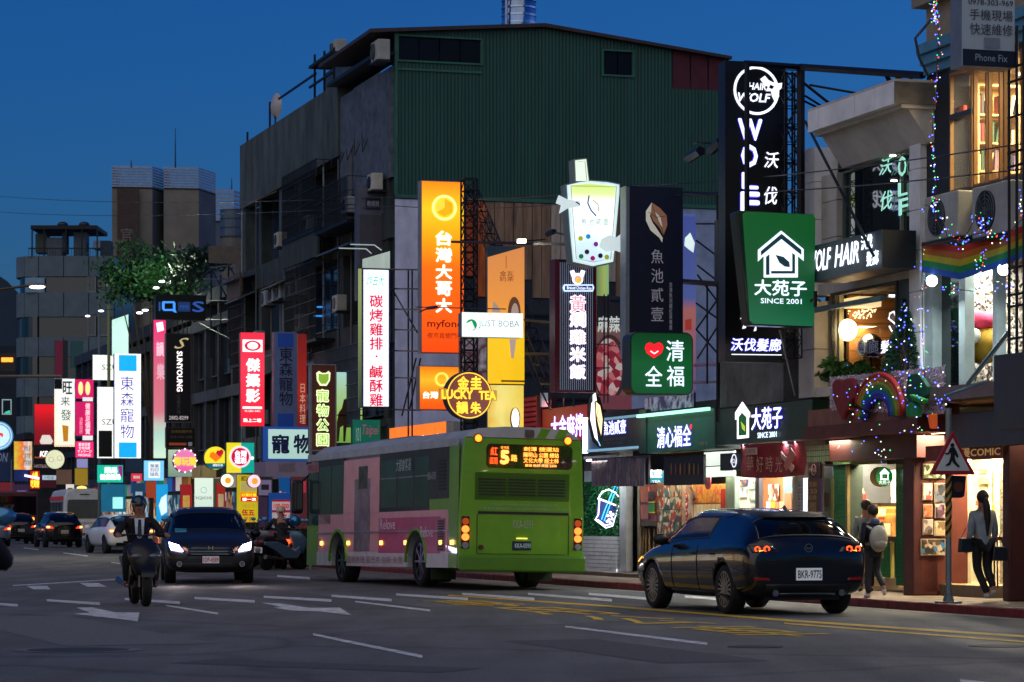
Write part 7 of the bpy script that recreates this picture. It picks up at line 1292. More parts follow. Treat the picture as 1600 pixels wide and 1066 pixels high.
# ================================================================ green city bus
ZR = 50.5; th_ = 19.5
hd = Vector((-math.sin(R(th_)), math.cos(R(th_)), 0)); rt = Vector((hd.y, -hd.x, 0))
BWd, BL_ = 1.2, 10.2
bl = Vector(((716 - CX) / F * ZR, ZR, 0)); bo_ = bl + rt * BWd
bus = thing('city_bus', 'green and pink city bus driving away with an orange number display KKA-0593', 'bus', bo_, R(th_)); bus.rotation_euler = (R(-.55), R(1.1), R(th_)); bus.location.z = .03
G1 = M('6aa616', .35, noise=.12, coat=.4); G1D = M('4c7e10', .4, noise=.1); GREY_R = M('b4b8bc', .4, noise=.15)
Hb = 2.62
def rear_sec(o=0, top=2.92): # outline of the body seen from behind
 return [(-BWd + o, .36), (-BWd - .0 + o, 1.3), (-BWd + .05 + o, 2.5), (-BWd + .1 + o, 2.70), (-BWd * .72 + o * .6, top - .05), (-BWd * .3, top), (BWd * .3, top), (BWd * .72 - o * .6, top - .05), (BWd - .1 - o, 2.70), (BWd - .05 - o, 2.5), (BWd - o, 1.3), (BWd - o, .36)]
g = MB(); g.prism(rear_sec(), .06, BL_); cut = MB()
RW_, FW_ = 2.45, 7.75
for y in (RW_, FW_):
 cut.prism([(y - .6, .1)] + [(y - .6 * math.cos(math.pi * i / 18), .45 + .6 * math.sin(math.pi * i / 18)) for i in range(19)] + [(y + .6, .1)], -1.5, 1.5, ax='x')
body = g.obj('body', [M('a4a8ac', .5)], bus); co = cut.obj('cutter', BLACKP, None)
def boolcut(o, c2):
 m_ = o.modifiers.new('b', 'BOOLEAN'); m_.operation = 'DIFFERENCE'; m_.object = c2; m_.solver = 'EXACT'
 me = bpy.data.meshes.new_from_object(o.evaluated_get(bpy.context.evaluated_depsgraph_get())); o.modifiers.clear(); o.data = me
bus_loc, bus_rot = bus.location.copy(), bus.rotation_euler.copy(); bus.location = (0, 0, 0); bus.rotation_euler = (0, 0, 0); bpy.context.view_layer.update()
boolcut(body, co)
PINK = M('eeaaac', .4, noise=.12, coat=.3); PINK2 = M('cc5478', .4, noise=.15, coat=.3); WSK = M('d4d0d0', .5, noise=.2)
sx_ = -BWd - .012
def side(name, y0, y1, z0, z1, mat, d=.02, cutit=False, par=None, pts=None):
 o = MB().prism(pts or [(y0, z0), (y1, z0), (y1, z1), (y0, z1)], sx_ - d, sx_ + .01, ax='x').obj(name, mat, bus)
 if cutit: boolcut(o, co)
 if par: o.parent = par
 return o
side('green_corner', .05, .55, .36, 2.6, G1, .008, True); side('green_band', .55, 1.72, 1.42, 1.66, G1, .008); side('pink_panel', .62, 9.3, .62, 1.42, PINK, .012, True); side('pink_dark_panel', 1.0, 4.9, .62, 1.3, PINK2, .016, True); side('white_skirt', .55, 9.4, .36, .64, WSK, .014, True); side('green_front', 9.3, BL_, .36, 1.2, G1, .01)
side('pink_upper', 4.9, 7.4, 1.42, 2.5, PINK, .02); side('dark_pillar_lower', 1.7, 4.9, 1.42, 1.62, M('24272c', .35, spec=.3), .01); side('dark_pillar_front', 7.4, 9.38, 1.3, 2.56, M('24272c', .35, spec=.3), .008); side('dark_pillar_band', .55, 4.9, 1.62, 2.56, M('24272c', .35, spec=.3), .01); side('white_figure', 5.5, 6.6, .66, 2.1, M('8a7c80', .5, noise=.5, scale=3), .024); side('figure_hair', 5.7, 6.3, 1.9, 2.35, M('4a5444', .6, noise=.6, scale=4), .03)
side('rail_strip', .6, 9.4, 1.02, 1.045, M('c0c4c8', .3, .6), .03, True); side('roof_edge', .1, BL_, 2.56, 2.7, M('b0b6ba', .4), .02)
BG_ = M('080d0e', .08, em=.06, emc='486c70', noise=1.6, scale=1.3, spec=.5, stretch=(1, 1, .6))  # blotchy teal glow paints the lit interior into the glass
for y0, y1 in ((1.75, 2.6), (2.68, 3.7), (3.78, 4.8)): w_ = side('window', y0, y1, 1.5, 2.42, BG_, .012); side('window_rail', y0, y1, 2.05, 2.08, M('6a7478', .4), .02, par=w_)
for y0, y1 in ((7.45, 8.3), (8.38, 9.3)): side('window', y0, y1, 1.4 if y0 < 8 else 1.22, 2.42, BG_, .012)
side('cab_window', 9.38, 10.1, 1.2, 2.3, BG_, .012); side('ad_plate', 9.35, 10.15, 2.32, 2.52, M('b07a84', .5), .02)
for i in range(9): side('louvre', .75, 1.15, 1.78 + i * .065, 1.81 + i * .065, BLACKP, .02)
side('louvre_panel', .72, 1.2, .66, 1.26, M('9a6a7c', .5), .02)
for i in range(12): side('louvre', .8, 1.12, .68 + i * .047, .705 + i * .047, BLACKP, .03)
def stext(s, y0, y1, z0, z1, mat, **k): return text(s, -y1, -y0, z0, z1, 0, mat, bus, fn=lambda X, Z, y: (sx_ - .05, -X, Z), **k)
stext('Relove', 1.35, 2.1, .92, 1.12, M('f4e8ec', .5)); stext('Relove', 3.7, 4.7, 1.08, 1.28, M('f4e8ec', .5)); stext('大都會客運', 2.75, 3.7, 2.18, 2.42, M('b8c4c4', .5)); stext('KKA-0593', 1.2, 1.7, 1.98, 2.12, M('b8c4c4', .5)); stext('國家地理 星巴克 台新 永豐', 3.2, 7.0, .42, .56, M('9a4040', .5)); stext('MOSSS', 9.4, 10.1, 2.36, 2.48, M('803040', .5)); stext('RELOVE 私密保養', 4.95, 5.45, 1.72, 1.9, M('d0b8c0', .5))
for y in (.95, 2.0 + 1.1, 4.7, 7.0, 9.0, .3): 
 m_ = MB().box(sx_ - .04, sx_, y - .06, y + .06, .78, .86).obj('marker_lamp', E('ffb050', 4.5), bus); 
# rear face
def rear(name, x0, x1, z0, z1, mat, d=.0, bevel=0, pts=None, par=None, th=.03): return MB().prism(pts or [(x0, z0), (x1, z0), (x1, z1), (x0, z1)], .05 - d - th, .06 - d).obj(name, mat, par or bus, bevel=bevel)
rear('rear_panel', 0, 0, 0, 0, G1, 0, .02, [(-BWd, .34), (-BWd, 1.3), (-BWd + .05, 2.5), (-BWd + .08, 2.72), (BWd - .08, 2.72), (BWd - .05, 2.5), (BWd, 1.3), (BWd, .34)])
rear('roof_cap', 0, 0, 0, 0, GREY_R, .0, .0, [(-BWd + .1, 2.725), (-BWd * .72, 2.88), (-BWd * .3, 2.925), (BWd * .3, 2.925), (BWd * .72, 2.88), (BWd - .1, 2.725)], th=.035)
for x in (.25, .6): rear('roof_stripe', 0, 0, 0, 0, G1, .006, 0, [(x, 2.73), (x + .18, 2.73), (x + .28, 2.895), (x + .1, 2.91)])
rear('camera_box', .02, .2, 2.74, 2.88, M('5a5048', .5), .06, .02)
for x in (-.86, .86): MB().ball((x, .0, 2.70), .065, 14, 8, (1, .6, 1)).obj('roof_marker', E('ff8a20', 3), bus); MB().ring((x, 2.70), .06, .085, -.0, .03).obj('lamp_rim', M('8a2808', .4), bus)
dp = rear('display_box', 0, 0, 0, 0, M('1c0a0a', .2, coat=1), .0, 0, rrect(1.66, .44, .09, -.70, 2.17)); LED1, LED2 = E('ff4818', 3.0), E('ff9838', 3.0)
def rtext(s, x0, x1, z0, z1, mat, y=-.02, **k): return text(s, x0, x1, z0, z1, y, mat, bus, name='display_lettering', **k)
rtext('5', -.45, -.27, 2.24, 2.50, E('ff8038', 4.5), bold=.1); rtext('紅', -.63, -.50, 2.4, 2.55, LED1, bold=.03); rtext('區間', -.64, -.5, 2.24, 2.36, LED1, bold=.03); rtext('路', -.24, -.12, 2.3, 2.42, LED2, bold=.04); rtext('往市區', -.44, -.28, 2.52, 2.57, LED2)
rtext('劍潭 捷運站', .0, .68, 2.49, 2.57, LED2, bold=.03); rtext('陽明山 公園 總站', 0, .68, 2.38, 2.47, E('ffa040', 3), bold=.03); rtext('文化大學 經士林', 0, .68, 2.28, 2.37, LED2, bold=.03); rtext('首班 0530 末班 2300', .03, .64, 2.21, 2.26, E('ffa040', 3), bold=.03)
rear('vent_panel', -.92, .92, 1.58, 2.1, G1D, .0, .01)
for k in range(3):
 x0 = -.84 + k * .57
 for i in range(6): rear('louvre', x0, x0 + .52, 1.68 + i * .055, 1.705 + i * .055, BLACKP, .03, th=.01)
RT = M('98a088', .5); rtext('本車廂內行駛攝錄影設備 請保持安全距離', -.62, .66, 1.50, 1.54, RT); rtext('大都會客運0800053434 違規停車專線02-2751-xxx'.replace('xxx', '4111'), -.84, .9, 1.42, 1.47, RT); rear('black_bar', -.84, .9, 1.34, 1.39, BLACKP, .03, th=.01); rtext('KKA-0593', -.18, .2, 1.09, 1.24, M('a8b0a0', .5))
pl = thing('number_plate', None, None, (0, 0, 0)); pl.parent = bus; rear('plate', -.18, .18, .70, .86, M('10283c', .3), .03, .01, par=pl); o = text('KKA-0593', -.15, .15, .74, .82, -.05, M('b8d0d8', .5, em=.2), pl); rear('plate_lamp', -.1, .1, .9, .92, E('f0d060', 2), .03, par=pl)
rear('bumper', -BWd - .01, BWd + .01, .30, .60, G1D, .06, .04, th=.1); rear('hatch_seam', -.84, .84, .62, .63, BLACKP, .01); rear('hatch_seam', -.86, -.85, .62, 1.34, BLACKP, .01); rear('hatch_seam', .9, .91, .62, 1.34, BLACKP, .01); MB().cyl((-.78, -.02, .74), .045, .06, 14, 'y').obj('cap', M('5a1810', .5), bus)
for sx in (-1, 1):
 x = sx * 1.08; cl = rear('lamp_cluster', x - .09, x + .09, .70, 1.30, M('3a1008', .2, coat=1), .005, .02)
 for z, m_, r_ in ((1.2, M('c04810', .3, em=.5), .06), (1.06, E('ff7028', 3.2), .065), (.92, E('ff7028', 3.2), .065), (.77, M('8a8c90', .3), .06)): MB().cyl((x, -.02, z), r_, .04, 16, 'y').obj('lamp', m_, cl)
bm_ = MB().box(-.9, .9, .5, 1.6, .3, .5).box(-.35, .35, 1.8, 3.2, .3, .5).obj('chassis', BLACKP, bus)
for y in (RW_, FW_):
 for sx in (-1, 1):
  wheel(bus, sx * (BWd - .19), y, .47, .3, spokes=8, rim=M('8a9096', .3, .9))
 MB().box(-BWd + .34, BWd - .34, y - .1, y + .1, .38, .5).obj('axle', BLACKP, bus)
for sx in (-1, 1): MB().box(sx * .95 - .24, sx * .95 + .24, 1.62, 1.64, .14, .44).obj('mud_flap', M('2a3a20', .8), bus)
for y in (RW_, FW_):
 g = MB()
 for i in range(14):
  a0, a1 = math.pi * i / 14, math.pi * (i + 1) / 14
  g.prism([(y + q * math.cos(e), .45 + q * math.sin(e)) for q, e in ((.6, a0), (.66, a0), (.66, a1), (.6, a1))], sx_ - .045, sx_, ax='x')
 g.obj('arch_trim', G1, bus)
MB().prism([(-.5, 2.9), (-.5, 2.95), (.5, 2.95), (.5, 2.9)], 5, 8).obj('roof_unit', M('70767a', .5), bus, bevel=.05)
mi = thing('wing_mirror', None, None, (-BWd - .22, BL_ + .1, 1.75)); mi.parent = bus; MB().box(-.12, .12, -.08, .08, -.3, .42).obj('mirror_housing', BLACKP, mi, bevel=.06); MB().box(-.08, .08, -.095, -.085, -.2, .35).obj('mirror_glass', M('1a2a34', .05, spec=1), mi); MB().tube([(.1, 0, .4), (.3, -.1, .6)], .025, 6).obj('arm', BLACKP, mi); MB().ball((-.05, -.02, -.45), .13, 12, 8).obj('convex_mirror', M('4888b8', .1, .7), mi, smooth=True)
bpy.data.objects.remove(co); bus.location = bus_loc; bus.rotation_euler = bus_rot
# ================================================================ people and scooters
def skin(name, V, Ed, mat, parent, root, sub=1):
 ks = list(V); me = bpy.data.meshes.new(name); me.from_pydata([V[k][:3] for k in ks], [(ks.index(a), ks.index(b)) for a, b in Ed], [])
 o = bpy.data.objects.new(name, me); col.objects.link(o); mo = o.modifiers.new('s', 'SKIN'); mo.use_smooth_shade = True
 sv = me.skin_vertices[0].data
 for i, k in enumerate(ks): sv[i].radius = (V[k][3], V[k][4] if len(V[k]) > 4 else V[k][3]); sv[i].use_root = (k == root)
 sb = o.modifiers.new('b', 'SUBSURF'); sb.levels = sub; sb.render_levels = sub
 m2 = bpy.data.meshes.new_from_object(o.evaluated_get(bpy.context.evaluated_depsgraph_get())); bpy.data.objects.remove(o)
 m2.materials.clear(); m2.materials.append(mat)
 for p in m2.polygons: p.use_smooth = True
 q = bpy.data.objects.new(name, m2); col.objects.link(q); q.parent = parent; return q
STAND = dict(pel=(0, 0, .93, .12), spi=(0, .01, 1.12, .115), che=(0, 0, 1.29, .125), nec=(0, 0, 1.43, .05), hd1=(0, .02, 1.52, .07), hd2=(0, .015, 1.61, .085),
             shL=(-.17, 0, 1.36, .052), elL=(-.21, -.02, 1.10, .04), wrL=(-.22, .07, .88, .026), shR=(.17, 0, 1.36, .052), elR=(.21, -.02, 1.10, .04), wrR=(.22, .07, .88, .026),
             hiL=(-.09, 0, .88, .085), knL=(-.1, .02, .48, .056), anL=(-.1, -.02, .09, .036), toL=(-.1, .13, .035, .034), hiR=(.09, 0, .88, .085), knR=(.1, .02, .48, .056), anR=(.1, -.02, .09, .036), toR=(.1, .13, .035, .034))
RIDE = dict(STAND, pel=(0, -.28, .84, .13), spi=(0, -.26, 1.03, .12), che=(0, -.2, 1.2, .13), nec=(0, -.16, 1.34, .052), hd1=(0, -.12, 1.43, .07), hd2=(0, -.11, 1.52, .085), shL=(-.19, -.19, 1.27, .056), elL=(-.35, -.02, 1.06, .042), wrL=(-.36, .25, 1.06, .028), shR=(.19, -.19, 1.27, .056), elR=(.35, -.02, 1.06, .042), wrR=(.36, .25, 1.06, .028),
   hiL=(-.1, -.22, .82, .09), knL=(-.22, .18, .72, .06), anL=(-.21, .08, .34, .038), toL=(-.21, .22, .29, .036), hiR=(.1, -.22, .82, .09), knR=(.22, .18, .72, .06), anR=(.21, .08, .34, .038), toR=(.21, .22, .29, .036))
SKIN_M = M('a8745a', .55, noise=.1)
def person(label, loc, rz, pose=None, top='1a1c28', legs='15161c', shoe='c8c8c8', hair='15100c', scale=1, ponytail=0, helmet=None, hem=.86, face=True, sleeves=True):
 J = dict(STAND); J.update(pose or {}); t = thing('person', label, 'person', loc, rz); t.scale = (scale,) * 3
 Ed = [('pel', 'spi'), ('spi', 'che'), ('che', 'nec'), ('nec', 'hd1'), ('hd1', 'hd2')]
 V = dict(J)
 for s_ in 'LR':
  Ed += [('che', 'sh' + s_), ('sh' + s_, 'el' + s_), ('el' + s_, 'wr' + s_), ('pel', 'hi' + s_), ('hi' + s_, 'kn' + s_), ('kn' + s_, 'an' + s_), ('an' + s_, 'to' + s_)]
  a, b = Vector(J['el' + s_][:3]), Vector(J['wr' + s_][:3]); d = (b - a).normalized(); side_ = d.cross(Vector((0, 0, 1)) if abs(d.z) < .8 else Vector((0, 1, 0))).normalized(); dn = d.cross(side_)
  pm = b + d * .055; V['pm' + s_] = (*pm, .026, .018); Ed.append(('wr' + s_, 'pm' + s_))
  for i in range(4):
   L_ = (.07, .08, .076, .06)[i]; p1 = pm + d * .03 + side_ * (i - 1.5) * .019; p2 = p1 + (d * .8 + dn * .35) * L_ * .55; p3 = p2 + (d * .3 + dn * .9) * L_ * .5
   for k, (p, r_) in enumerate(((p1, .0095), (p2, .0085), (p3, .007))): V['f%d%d%s' % (i, k, s_)] = (*p, r_)
   Ed += [('pm' + s_, 'f%d0%s' % (i, s_)), ('f%d0%s' % (i, s_), 'f%d1%s' % (i, s_)), ('f%d1%s' % (i, s_), 'f%d2%s' % (i, s_))]
  q = b + d * .03 + side_ * -.03; q2 = q + (d + -side_ * .6 + dn * .6).normalized() * .045; V['t0' + s_] = (*q, .011); V['t1' + s_] = (*q2, .009); Ed += [('wr' + s_, 't0' + s_), ('t0' + s_, 't1' + s_)]
 bd = skin('body', V, Ed, SKIN_M, t, 'pel')
 h1, h2 = Vector(J['hd1'][:3]), Vector(J['hd2'][:3])
 if face:
  MB().ball(h1 + Vector((0, .078, .03)), .016, 8, 6, (.8, 1, 1.3)).obj('nose', SKIN_M, bd, smooth=True)
  for sx in (-1, 1):
   MB().ball(h2 + Vector((sx * .032, .073, -.02)), .011, 8, 6).obj('eye', M('14100e', .3), bd); MB().ball(h2 + Vector((sx * .085, 0, -.04)), .022, 8, 6, (.4, 1, 1.4)).obj('ear', SKIN_M, bd, smooth=True); MB().box(h2.x + sx * .032 - .017, h2.x + sx * .032 + .017, h2.y + .075, h2.y + .085, h2.z + .0, h2.z + .008).obj('eyebrow', M('15100c', .8), bd)
  MB().box(h1.x - .022, h1.x + .022, h1.y + .068, h1.y + .078, h1.z - .012, h1.z - .004).obj('mouth', M('7a3c34', .5), bd)
 ad = lambda k, e, **o: (J[k][0], J[k][1], J[k][2], J[k][3] + e)
 pl_, ch = Vector(J['pel'][:3]), Vector(J['che'][:3]); hm = pl_ + (pl_ - ch).normalized() * (.93 - hem)
 TV = {'hem': (*hm, .155, .13), 'pel': ad('pel', .025), 'spi': ad('spi', .03), 'che': ad('che', .03), 'col': (*(Vector(J['nec'][:3]) * .5 + ch * .5), .075)}; TE = [('hem', 'pel'), ('pel', 'spi'), ('spi', 'che'), ('che', 'col')]
 for s_ in 'LR':
  w_ = Vector(J['wr' + s_][:3]).lerp(Vector(J['el' + s_][:3]), .08); TV['sh' + s_] = ad('sh' + s_, .022); TV['el' + s_] = ad('el' + s_, .02); TV['wr' + s_] = (*w_, .04); TE += [('che', 'sh' + s_), ('sh' + s_, 'el' + s_), ('el' + s_, 'wr' + s_)]
 skin('jacket', TV, TE, M(top, .8, noise=.3, scale=6, bump=.3), t, 'spi')
 LV = {'pel': ad('pel', .012)}; LE = []
 for s_ in 'LR':
  LV['hi' + s_] = ad('hi' + s_, .014); LV['kn' + s_] = ad('kn' + s_, .02); LV['an' + s_] = ad('an' + s_, .022); LE += [('pel', 'hi' + s_), ('hi' + s_, 'kn' + s_), ('kn' + s_, 'an' + s_)]
 skin('trousers', LV, LE, M(legs, .85, noise=.3, scale=6, bump=.2), t, 'pel')
 for s_ in 'LR':
  a, b = Vector(J['an' + s_][:3]), Vector(J['to' + s_][:3]); h_ = a + (a - b) * .25; h_.z = min(h_.z, a.z) - .03
  skin('shoe', {'a': (*h_, .045), 'b': (*a.lerp(b, .5), .046), 'c': (*b, .043)}, [('a', 'b'), ('b', 'c')], M(shoe, .6), t, 'a')
 c0 = h2 + Vector((0, -.015, .01))
 if helmet:
  MB().ball(h2 + Vector((0, -.01, .03)), .135, 18, 10, (1, 1.08, 1)).obj('helmet', M(helmet, .25, noise=.05, coat=.6), t, smooth=True) if 0 else MB().grid(lambda u, v: h2 + Vector((0, -.015, .0)) + Vector((math.cos(u * 2 * math.pi) * .125 * math.sin(v * 1.75), math.sin(u * 2 * math.pi) * .14 * math.sin(v * 1.75), .13 * math.cos(v * 1.75))), 22, 8).obj('helmet', M(helmet, .25, noise=.05, coat=.6), t, smooth=True)
  for sx in (-1, 1): MB().tube([h2 + Vector((sx * .105, .02, -.02)), h1 + Vector((sx * .06, .03, -.06))], .009, 5).obj('chin_strap', BLACKP, t)
 else:
  MB().grid(lambda u, v: c0 + Vector((math.cos(u * 2 * math.pi) * .098 * math.sin(v * (2.1 - .7 * math.sin(u * 2 * math.pi))), math.sin(u * 2 * math.pi) * .11 * math.sin(v * (2.1 - .7 * math.sin(u * 2 * math.pi))) - .01, .108 * math.cos(v * (2.1 - .7 * math.sin(u * 2 * math.pi))))), 24, 10).obj('hair', M(hair, .6, noise=.4, scale=12, bump=.4), t, smooth=True)
  if ponytail: skin('ponytail', {'a': (c0.x, c0.y - .09, c0.z, .045), 'b': (c0.x + .02, c0.y - .13, c0.z - .15, .06), 'c': (c0.x + .03, c0.y - .13, c0.z - .35, .055), 'd': (c0.x + .03, c0.y - .11, c0.z - ponytail, .02)}, [('a', 'b'), ('b', 'c'), ('c', 'd')], M(hair, .6, noise=.4, scale=12, bump=.4), t, 'a')
 return t
def loft(secs, n=20):
 """stack of ellipses: (z, y, half width, half depth)"""
 g = MB(); Rg = [[g.b.verts.new((hw * math.cos(2 * math.pi * k / n), y + hd_ * math.sin(2 * math.pi * k / n), z)) for k in range(n)] for z, y, hw, hd_ in secs]
 for A, B_ in zip(Rg, Rg[1:]):
  for k in range(n): g.b.faces.new((A[k], A[(k + 1) % n], B_[(k + 1) % n], B_[k]))
 g.b.faces.new(Rg[0][::-1]); g.b.faces.new(Rg[-1]); return g
def scooter(label, loc, rz, paint, lit=0, plate='NKT-5260', lean=0, fairing=None):
 t = thing('scooter', label, 'scooter', loc, rz); t.rotation_euler = (0, R(lean), rz); P = M(paint, .4, .2, noise=.1, coat=.3); BP = M('0b0b0d', .45)
 for y, nm in ((.72, 'front_wheel'), (-.68, 'rear_wheel')):
  wt_ = thing(nm, None, None, (0, y, .28)); wt_.parent = t; g = MB(); n = 26; pr = [(-.065, .2), (-.065, .25), (-.03, .28), (.03, .28), (.065, .25), (.065, .2)]
  V = [[g.b.verts.new((a, b * math.cos(2 * math.pi * k / n), b * math.sin(2 * math.pi * k / n))) for k in range(n)] for a, b in pr]
  for A, B_ in zip(V, V[1:]):
   for k in range(n): g.b.faces.new((A[k], A[(k + 1) % n], B_[(k + 1) % n], B_[k]))
  g.obj('tyre', RUBBER, wt_, smooth=True); MB().cyl((-.04, 0, 0), .2, .08, 20, 'x').obj('rim', M('3a3c40', .4, .8), wt_)
 for sx in (-1, 1): MB().tube([(sx * .085, .72, .28), (sx * .07, .56, .75)], .025, 8).obj('fork', M('4a4c50', .3, .8), t)
 MB().grid(lambda u, v: Vector(((u - .5) * .19, .72 + .33 * math.cos(.5 + v * 2.0), .28 + .33 * math.sin(.5 + v * 2.0))), 4, 10).obj('front_mudguard', P, t, smooth=True)
 fr = loft([(.42, .62, .12, .08), (.55, .60, .17, .12), (.70, .58, .24, .17), (.82, .52, .25, .17), (.92, .45, .2, .12), (1.0, .40, .12, .05)]).obj('front_fairing', M(fairing, .45, .1, coat=.2) if fairing else P, t, smooth=True)
 MB().grid(lambda u, v: Vector(((u - .5) * (.34 - .1 * v), .48 - .14 * v - .5 * (u - .5) ** 2, 1.0 + .18 * v)), 8, 6).obj('windscreen', M('10202c', .1, alpha=.22), t, smooth=True)
 for sx in (-1, 1):
  MB().ball((sx * .13, .70, .74), .07, 12, 8, (1.3, .7, .6)).obj('headlamp', E('ffe8d0', 3) if lit and sx > 0 and lit == 1 else M('5a5c60', .1, coat=1), fr, smooth=True)
  MB().tube([(0, .34, 1.04), (sx * .18, .36, 1.06), (sx * .36, .27, 1.04)], .016, 6).obj('handlebar', BP, t); MB().tube([(sx * .26, .3, 1.05), (sx * .36, .24, 1.04)], .022, 8).obj('grip', RUBBER, t)
  m_ = MB().tube([(sx * .22, .36, 1.06), (sx * .34, .38, 1.26)], .008, 5).obj('mirror_arm', BP, t); MB().ball((sx * .35, .37, 1.29), .06, 12, 8, (1.3, .3, .8)).obj('mirror', M('5a94b8', .1, .6), m_, smooth=True)
  MB().prism([(.45, .45), (.3, .3), (-.2, .32), (-.55, .5), (-1.0, .66), (-1.02, .74), (-.5, .74), (-.1, .62), (.2, .5), (.4, .62)], sx * .13, sx * .2, ax='x').obj('side_cover', P, t, bevel=.02)
 MB().box(-.14, .14, -.1, .4, .26, .38).obj('floorboard', BP, t, bevel=.02); MB().prism([(.0, .70), (-.1, .80), (-.5, .80), (-.62, .88), (-1.0, .86), (-1.02, .74), (0, .62)], -.15, .15, ax='x').obj('seat', M('141416', .7), t, bevel=.04)
 tl = loft([(.62, -.98, .08, .06), (.7, -1.0, .14, .07), (.78, -1.0, .12, .05)]).obj('tail_lamp', E('ff5020', 3.2) if lit == 2 else M('5a1010', .2), t, smooth=True); MB().tube([(.17, -.3, .3), (.2, -1.0, .36)], [.03, .06], 10).obj('exhaust', M('5a5c60', .3, .8), t)
 pl = thing('number_plate', None, None, (0, -1.06, .52)); pl.parent = t; MB().box(-.13, .13, 0, .01, -.07, .07).obj('plate', M('c4ccce', .4, em=.25 if lit == 2 else .16), pl); text(plate, -.11, .11, -.04, .04, -.004, M('101420', .5), pl)  # plate brightened by a faint glow put into its colour
 MB().box(-.1, .1, -1.06, -.85, .42, .6).obj('rear_mudguard', BP, t, bevel=.02); return t
sc1 = scooter('dark blue maxi scooter coming head on, ridden by the man in a suit', (-5.57, 42.15, 0), R(194.3), '0a0e14', 0, lean=0, fairing='0c1014')
p1 = person('man in dark suit, white shirt, tie and helmet riding the oncoming scooter', (-5.57, 42.15, 0), R(194.3), RIDE, '07080e', '08090e', '101010', helmet='142a34')
MB().prism([(-.06, 1.06), (-.075, 1.3), (.075, 1.3), (.06, 1.06), (0, .98)], -.055, -.035).obj('shirt_front', M('e4ecf4', .7), p1); MB().prism([(-.02, 1.28), (.02, 1.28), (.03, 1.06), (0, 1.0), (-.03, 1.06)], -.035, -.025).obj('tie', M('1a1424', .6), p1)
sc2 = scooter('scooter with glowing orange tail lamp at the front corner of the bus', (-6.05, 73.5, 0), R(12), '8a5a50', 2, 'MKL-1207'); person('rider in dark coat and cream helmet on the scooter beside the bus', (-6.05, 73.5, 0), R(12), RIDE, '14141a', '101014', '202020', helmet='c8b498', face=False)
sc3 = scooter('scooter at the left edge of the picture with red tail lamp', (-2.92, 14.2, 0), R(12), '1a1c24', 2, 'EPK-8834'); person('dark clothed rider cut off by the left edge of the picture', (-2.92, 14.2, 0), R(12), RIDE, '08080a', '0a0a0c', '101010', helmet='141414', face=False)
COLS = ['5c7c90', 'b4b8bc', '8a2c24', '7c868e', '7a7c80', '2c4c6c', '8a9aa4', '38404c', '4c7c98']
LAB = ['nearest the bus', 'second in the row', 'third in the row with teal panels', 'fourth in the row, navy', 'fifth in the row', 'sixth in the row', 'seventh in the row', 'farthest, next to the people carrier']
for i in range(8):
 p = st(70.6 + i * 1.15, 15.25 + rnd.uniform(-.15, .15)); scooter('parked scooter with its plate to the road, ' + LAB[i], p, R(-28 + rnd.uniform(-8, 8)), COLS[i], 0, 'M%dG-%d' % (i + 2, 1034 + i * 517), lean=4)['group'] = 'scooters parked along the kerb'
p = gp(1535, 941, .12)
w1 = person('woman in grey jacket with long brown ponytail and two dark bags at the comic shop', (p.x, p.y, .14), R(14), dict(wrL=(-.2, .1, .86, .026), elL=(-.2, -.03, 1.1, .04), knL=(-.06, .07, .5, .056), anL=(.04, -.1, .11, .036), toL=(.06, .02, .06, .034), knR=(.1, .05, .5, .056), anR=(.12, -.16, .2, .036), toR=(.14, -.08, .07, .034)), '8a9498', '121216', 'a8b0b0', '1c100c', .9, .62, face=False, hem=.78)
skin('scarf', {'a': (-.06, 0, 1.42, .055), 'b': (0, -.07, 1.41, .055), 'c': (.06, 0, 1.42, .055)}, [('a', 'b'), ('b', 'c')], M('a8904a', .8), w1, 'b')
for sx, z, nm in ((-1, .98, 'left of the woman'), (1, .86, 'right of the woman')):
 b_ = thing('handbag', 'dark blue handbag hanging ' + nm, 'bag', (p.x + sx * .23, p.y - .02, z - .16), R(14)); MB().prism([(-.12, 0), (.12, 0), (.1, .2), (-.1, .2)], -.05, .05).obj('pouch', M('10141e', .4), b_, bevel=.02); MB().tube([(-.08, 0, .2), (-sx * .04, 0, .42), (.08, 0, .2)], .008, 5).obj('strap', M('10141e', .4), b_)
p = gp(1364, 936, .12); kid = person('child in dark jacket with white backpack walking past the tea kiosk', (p.x, p.y, .12), R(20), dict(knR=(.1, .04, .5, .05), anR=(.12, -.2, .22, .036), toR=(.14, -.18, .06, .034)), '101420', '2c3034', 'c0c4c4', '2a1a10', .80, face=False)
bp = thing('backpack', 'white backpack worn by the walking child', 'backpack', (p.x + .06, p.y - .16, .12 + .72), R(20)); MB().ball((0, 0, .16), .165, 16, 10, (.85, .6, 1.2)).obj('bag', M('b4ac98', .7, bump=.3), bp, smooth=True); MB().ball((0, -.05, .08), .11, 12, 8, (1, .6, .7)).obj('front_pocket', M('a49c88', .7), bp, smooth=True)
for sx in (-1, 1): MB().tube([(sx * .1, .02, .3), (sx * .13, .16, .36), (sx * .14, .2, .2)], .02, 6).obj('strap', M('b4ac98', .7), bp)
skin('hood', {'a': (-.08, -.05, 1.42, .05), 'b': (0, -.1, 1.4, .065), 'c': (.08, -.05, 1.42, .05)}, [('a', 'b'), ('b', 'c')], M('4a5a80', .8), kid, 'b')
p = gp(1353, 926, .12); person('person in pale grey sweater standing at the tea kiosk counter', (p.x, p.y, .12), R(5), None, '7c8a80', '101014', '30302c', '3a2010', .86, face=False)
p = pt(1062, 800, 56.8); person('person in mustard top seen from behind beyond the dark hatchback', (p.x, p.y, .12), R(10), None, '7a6a3a', '20242a', '30302c', '120c0a', .80, face=False)
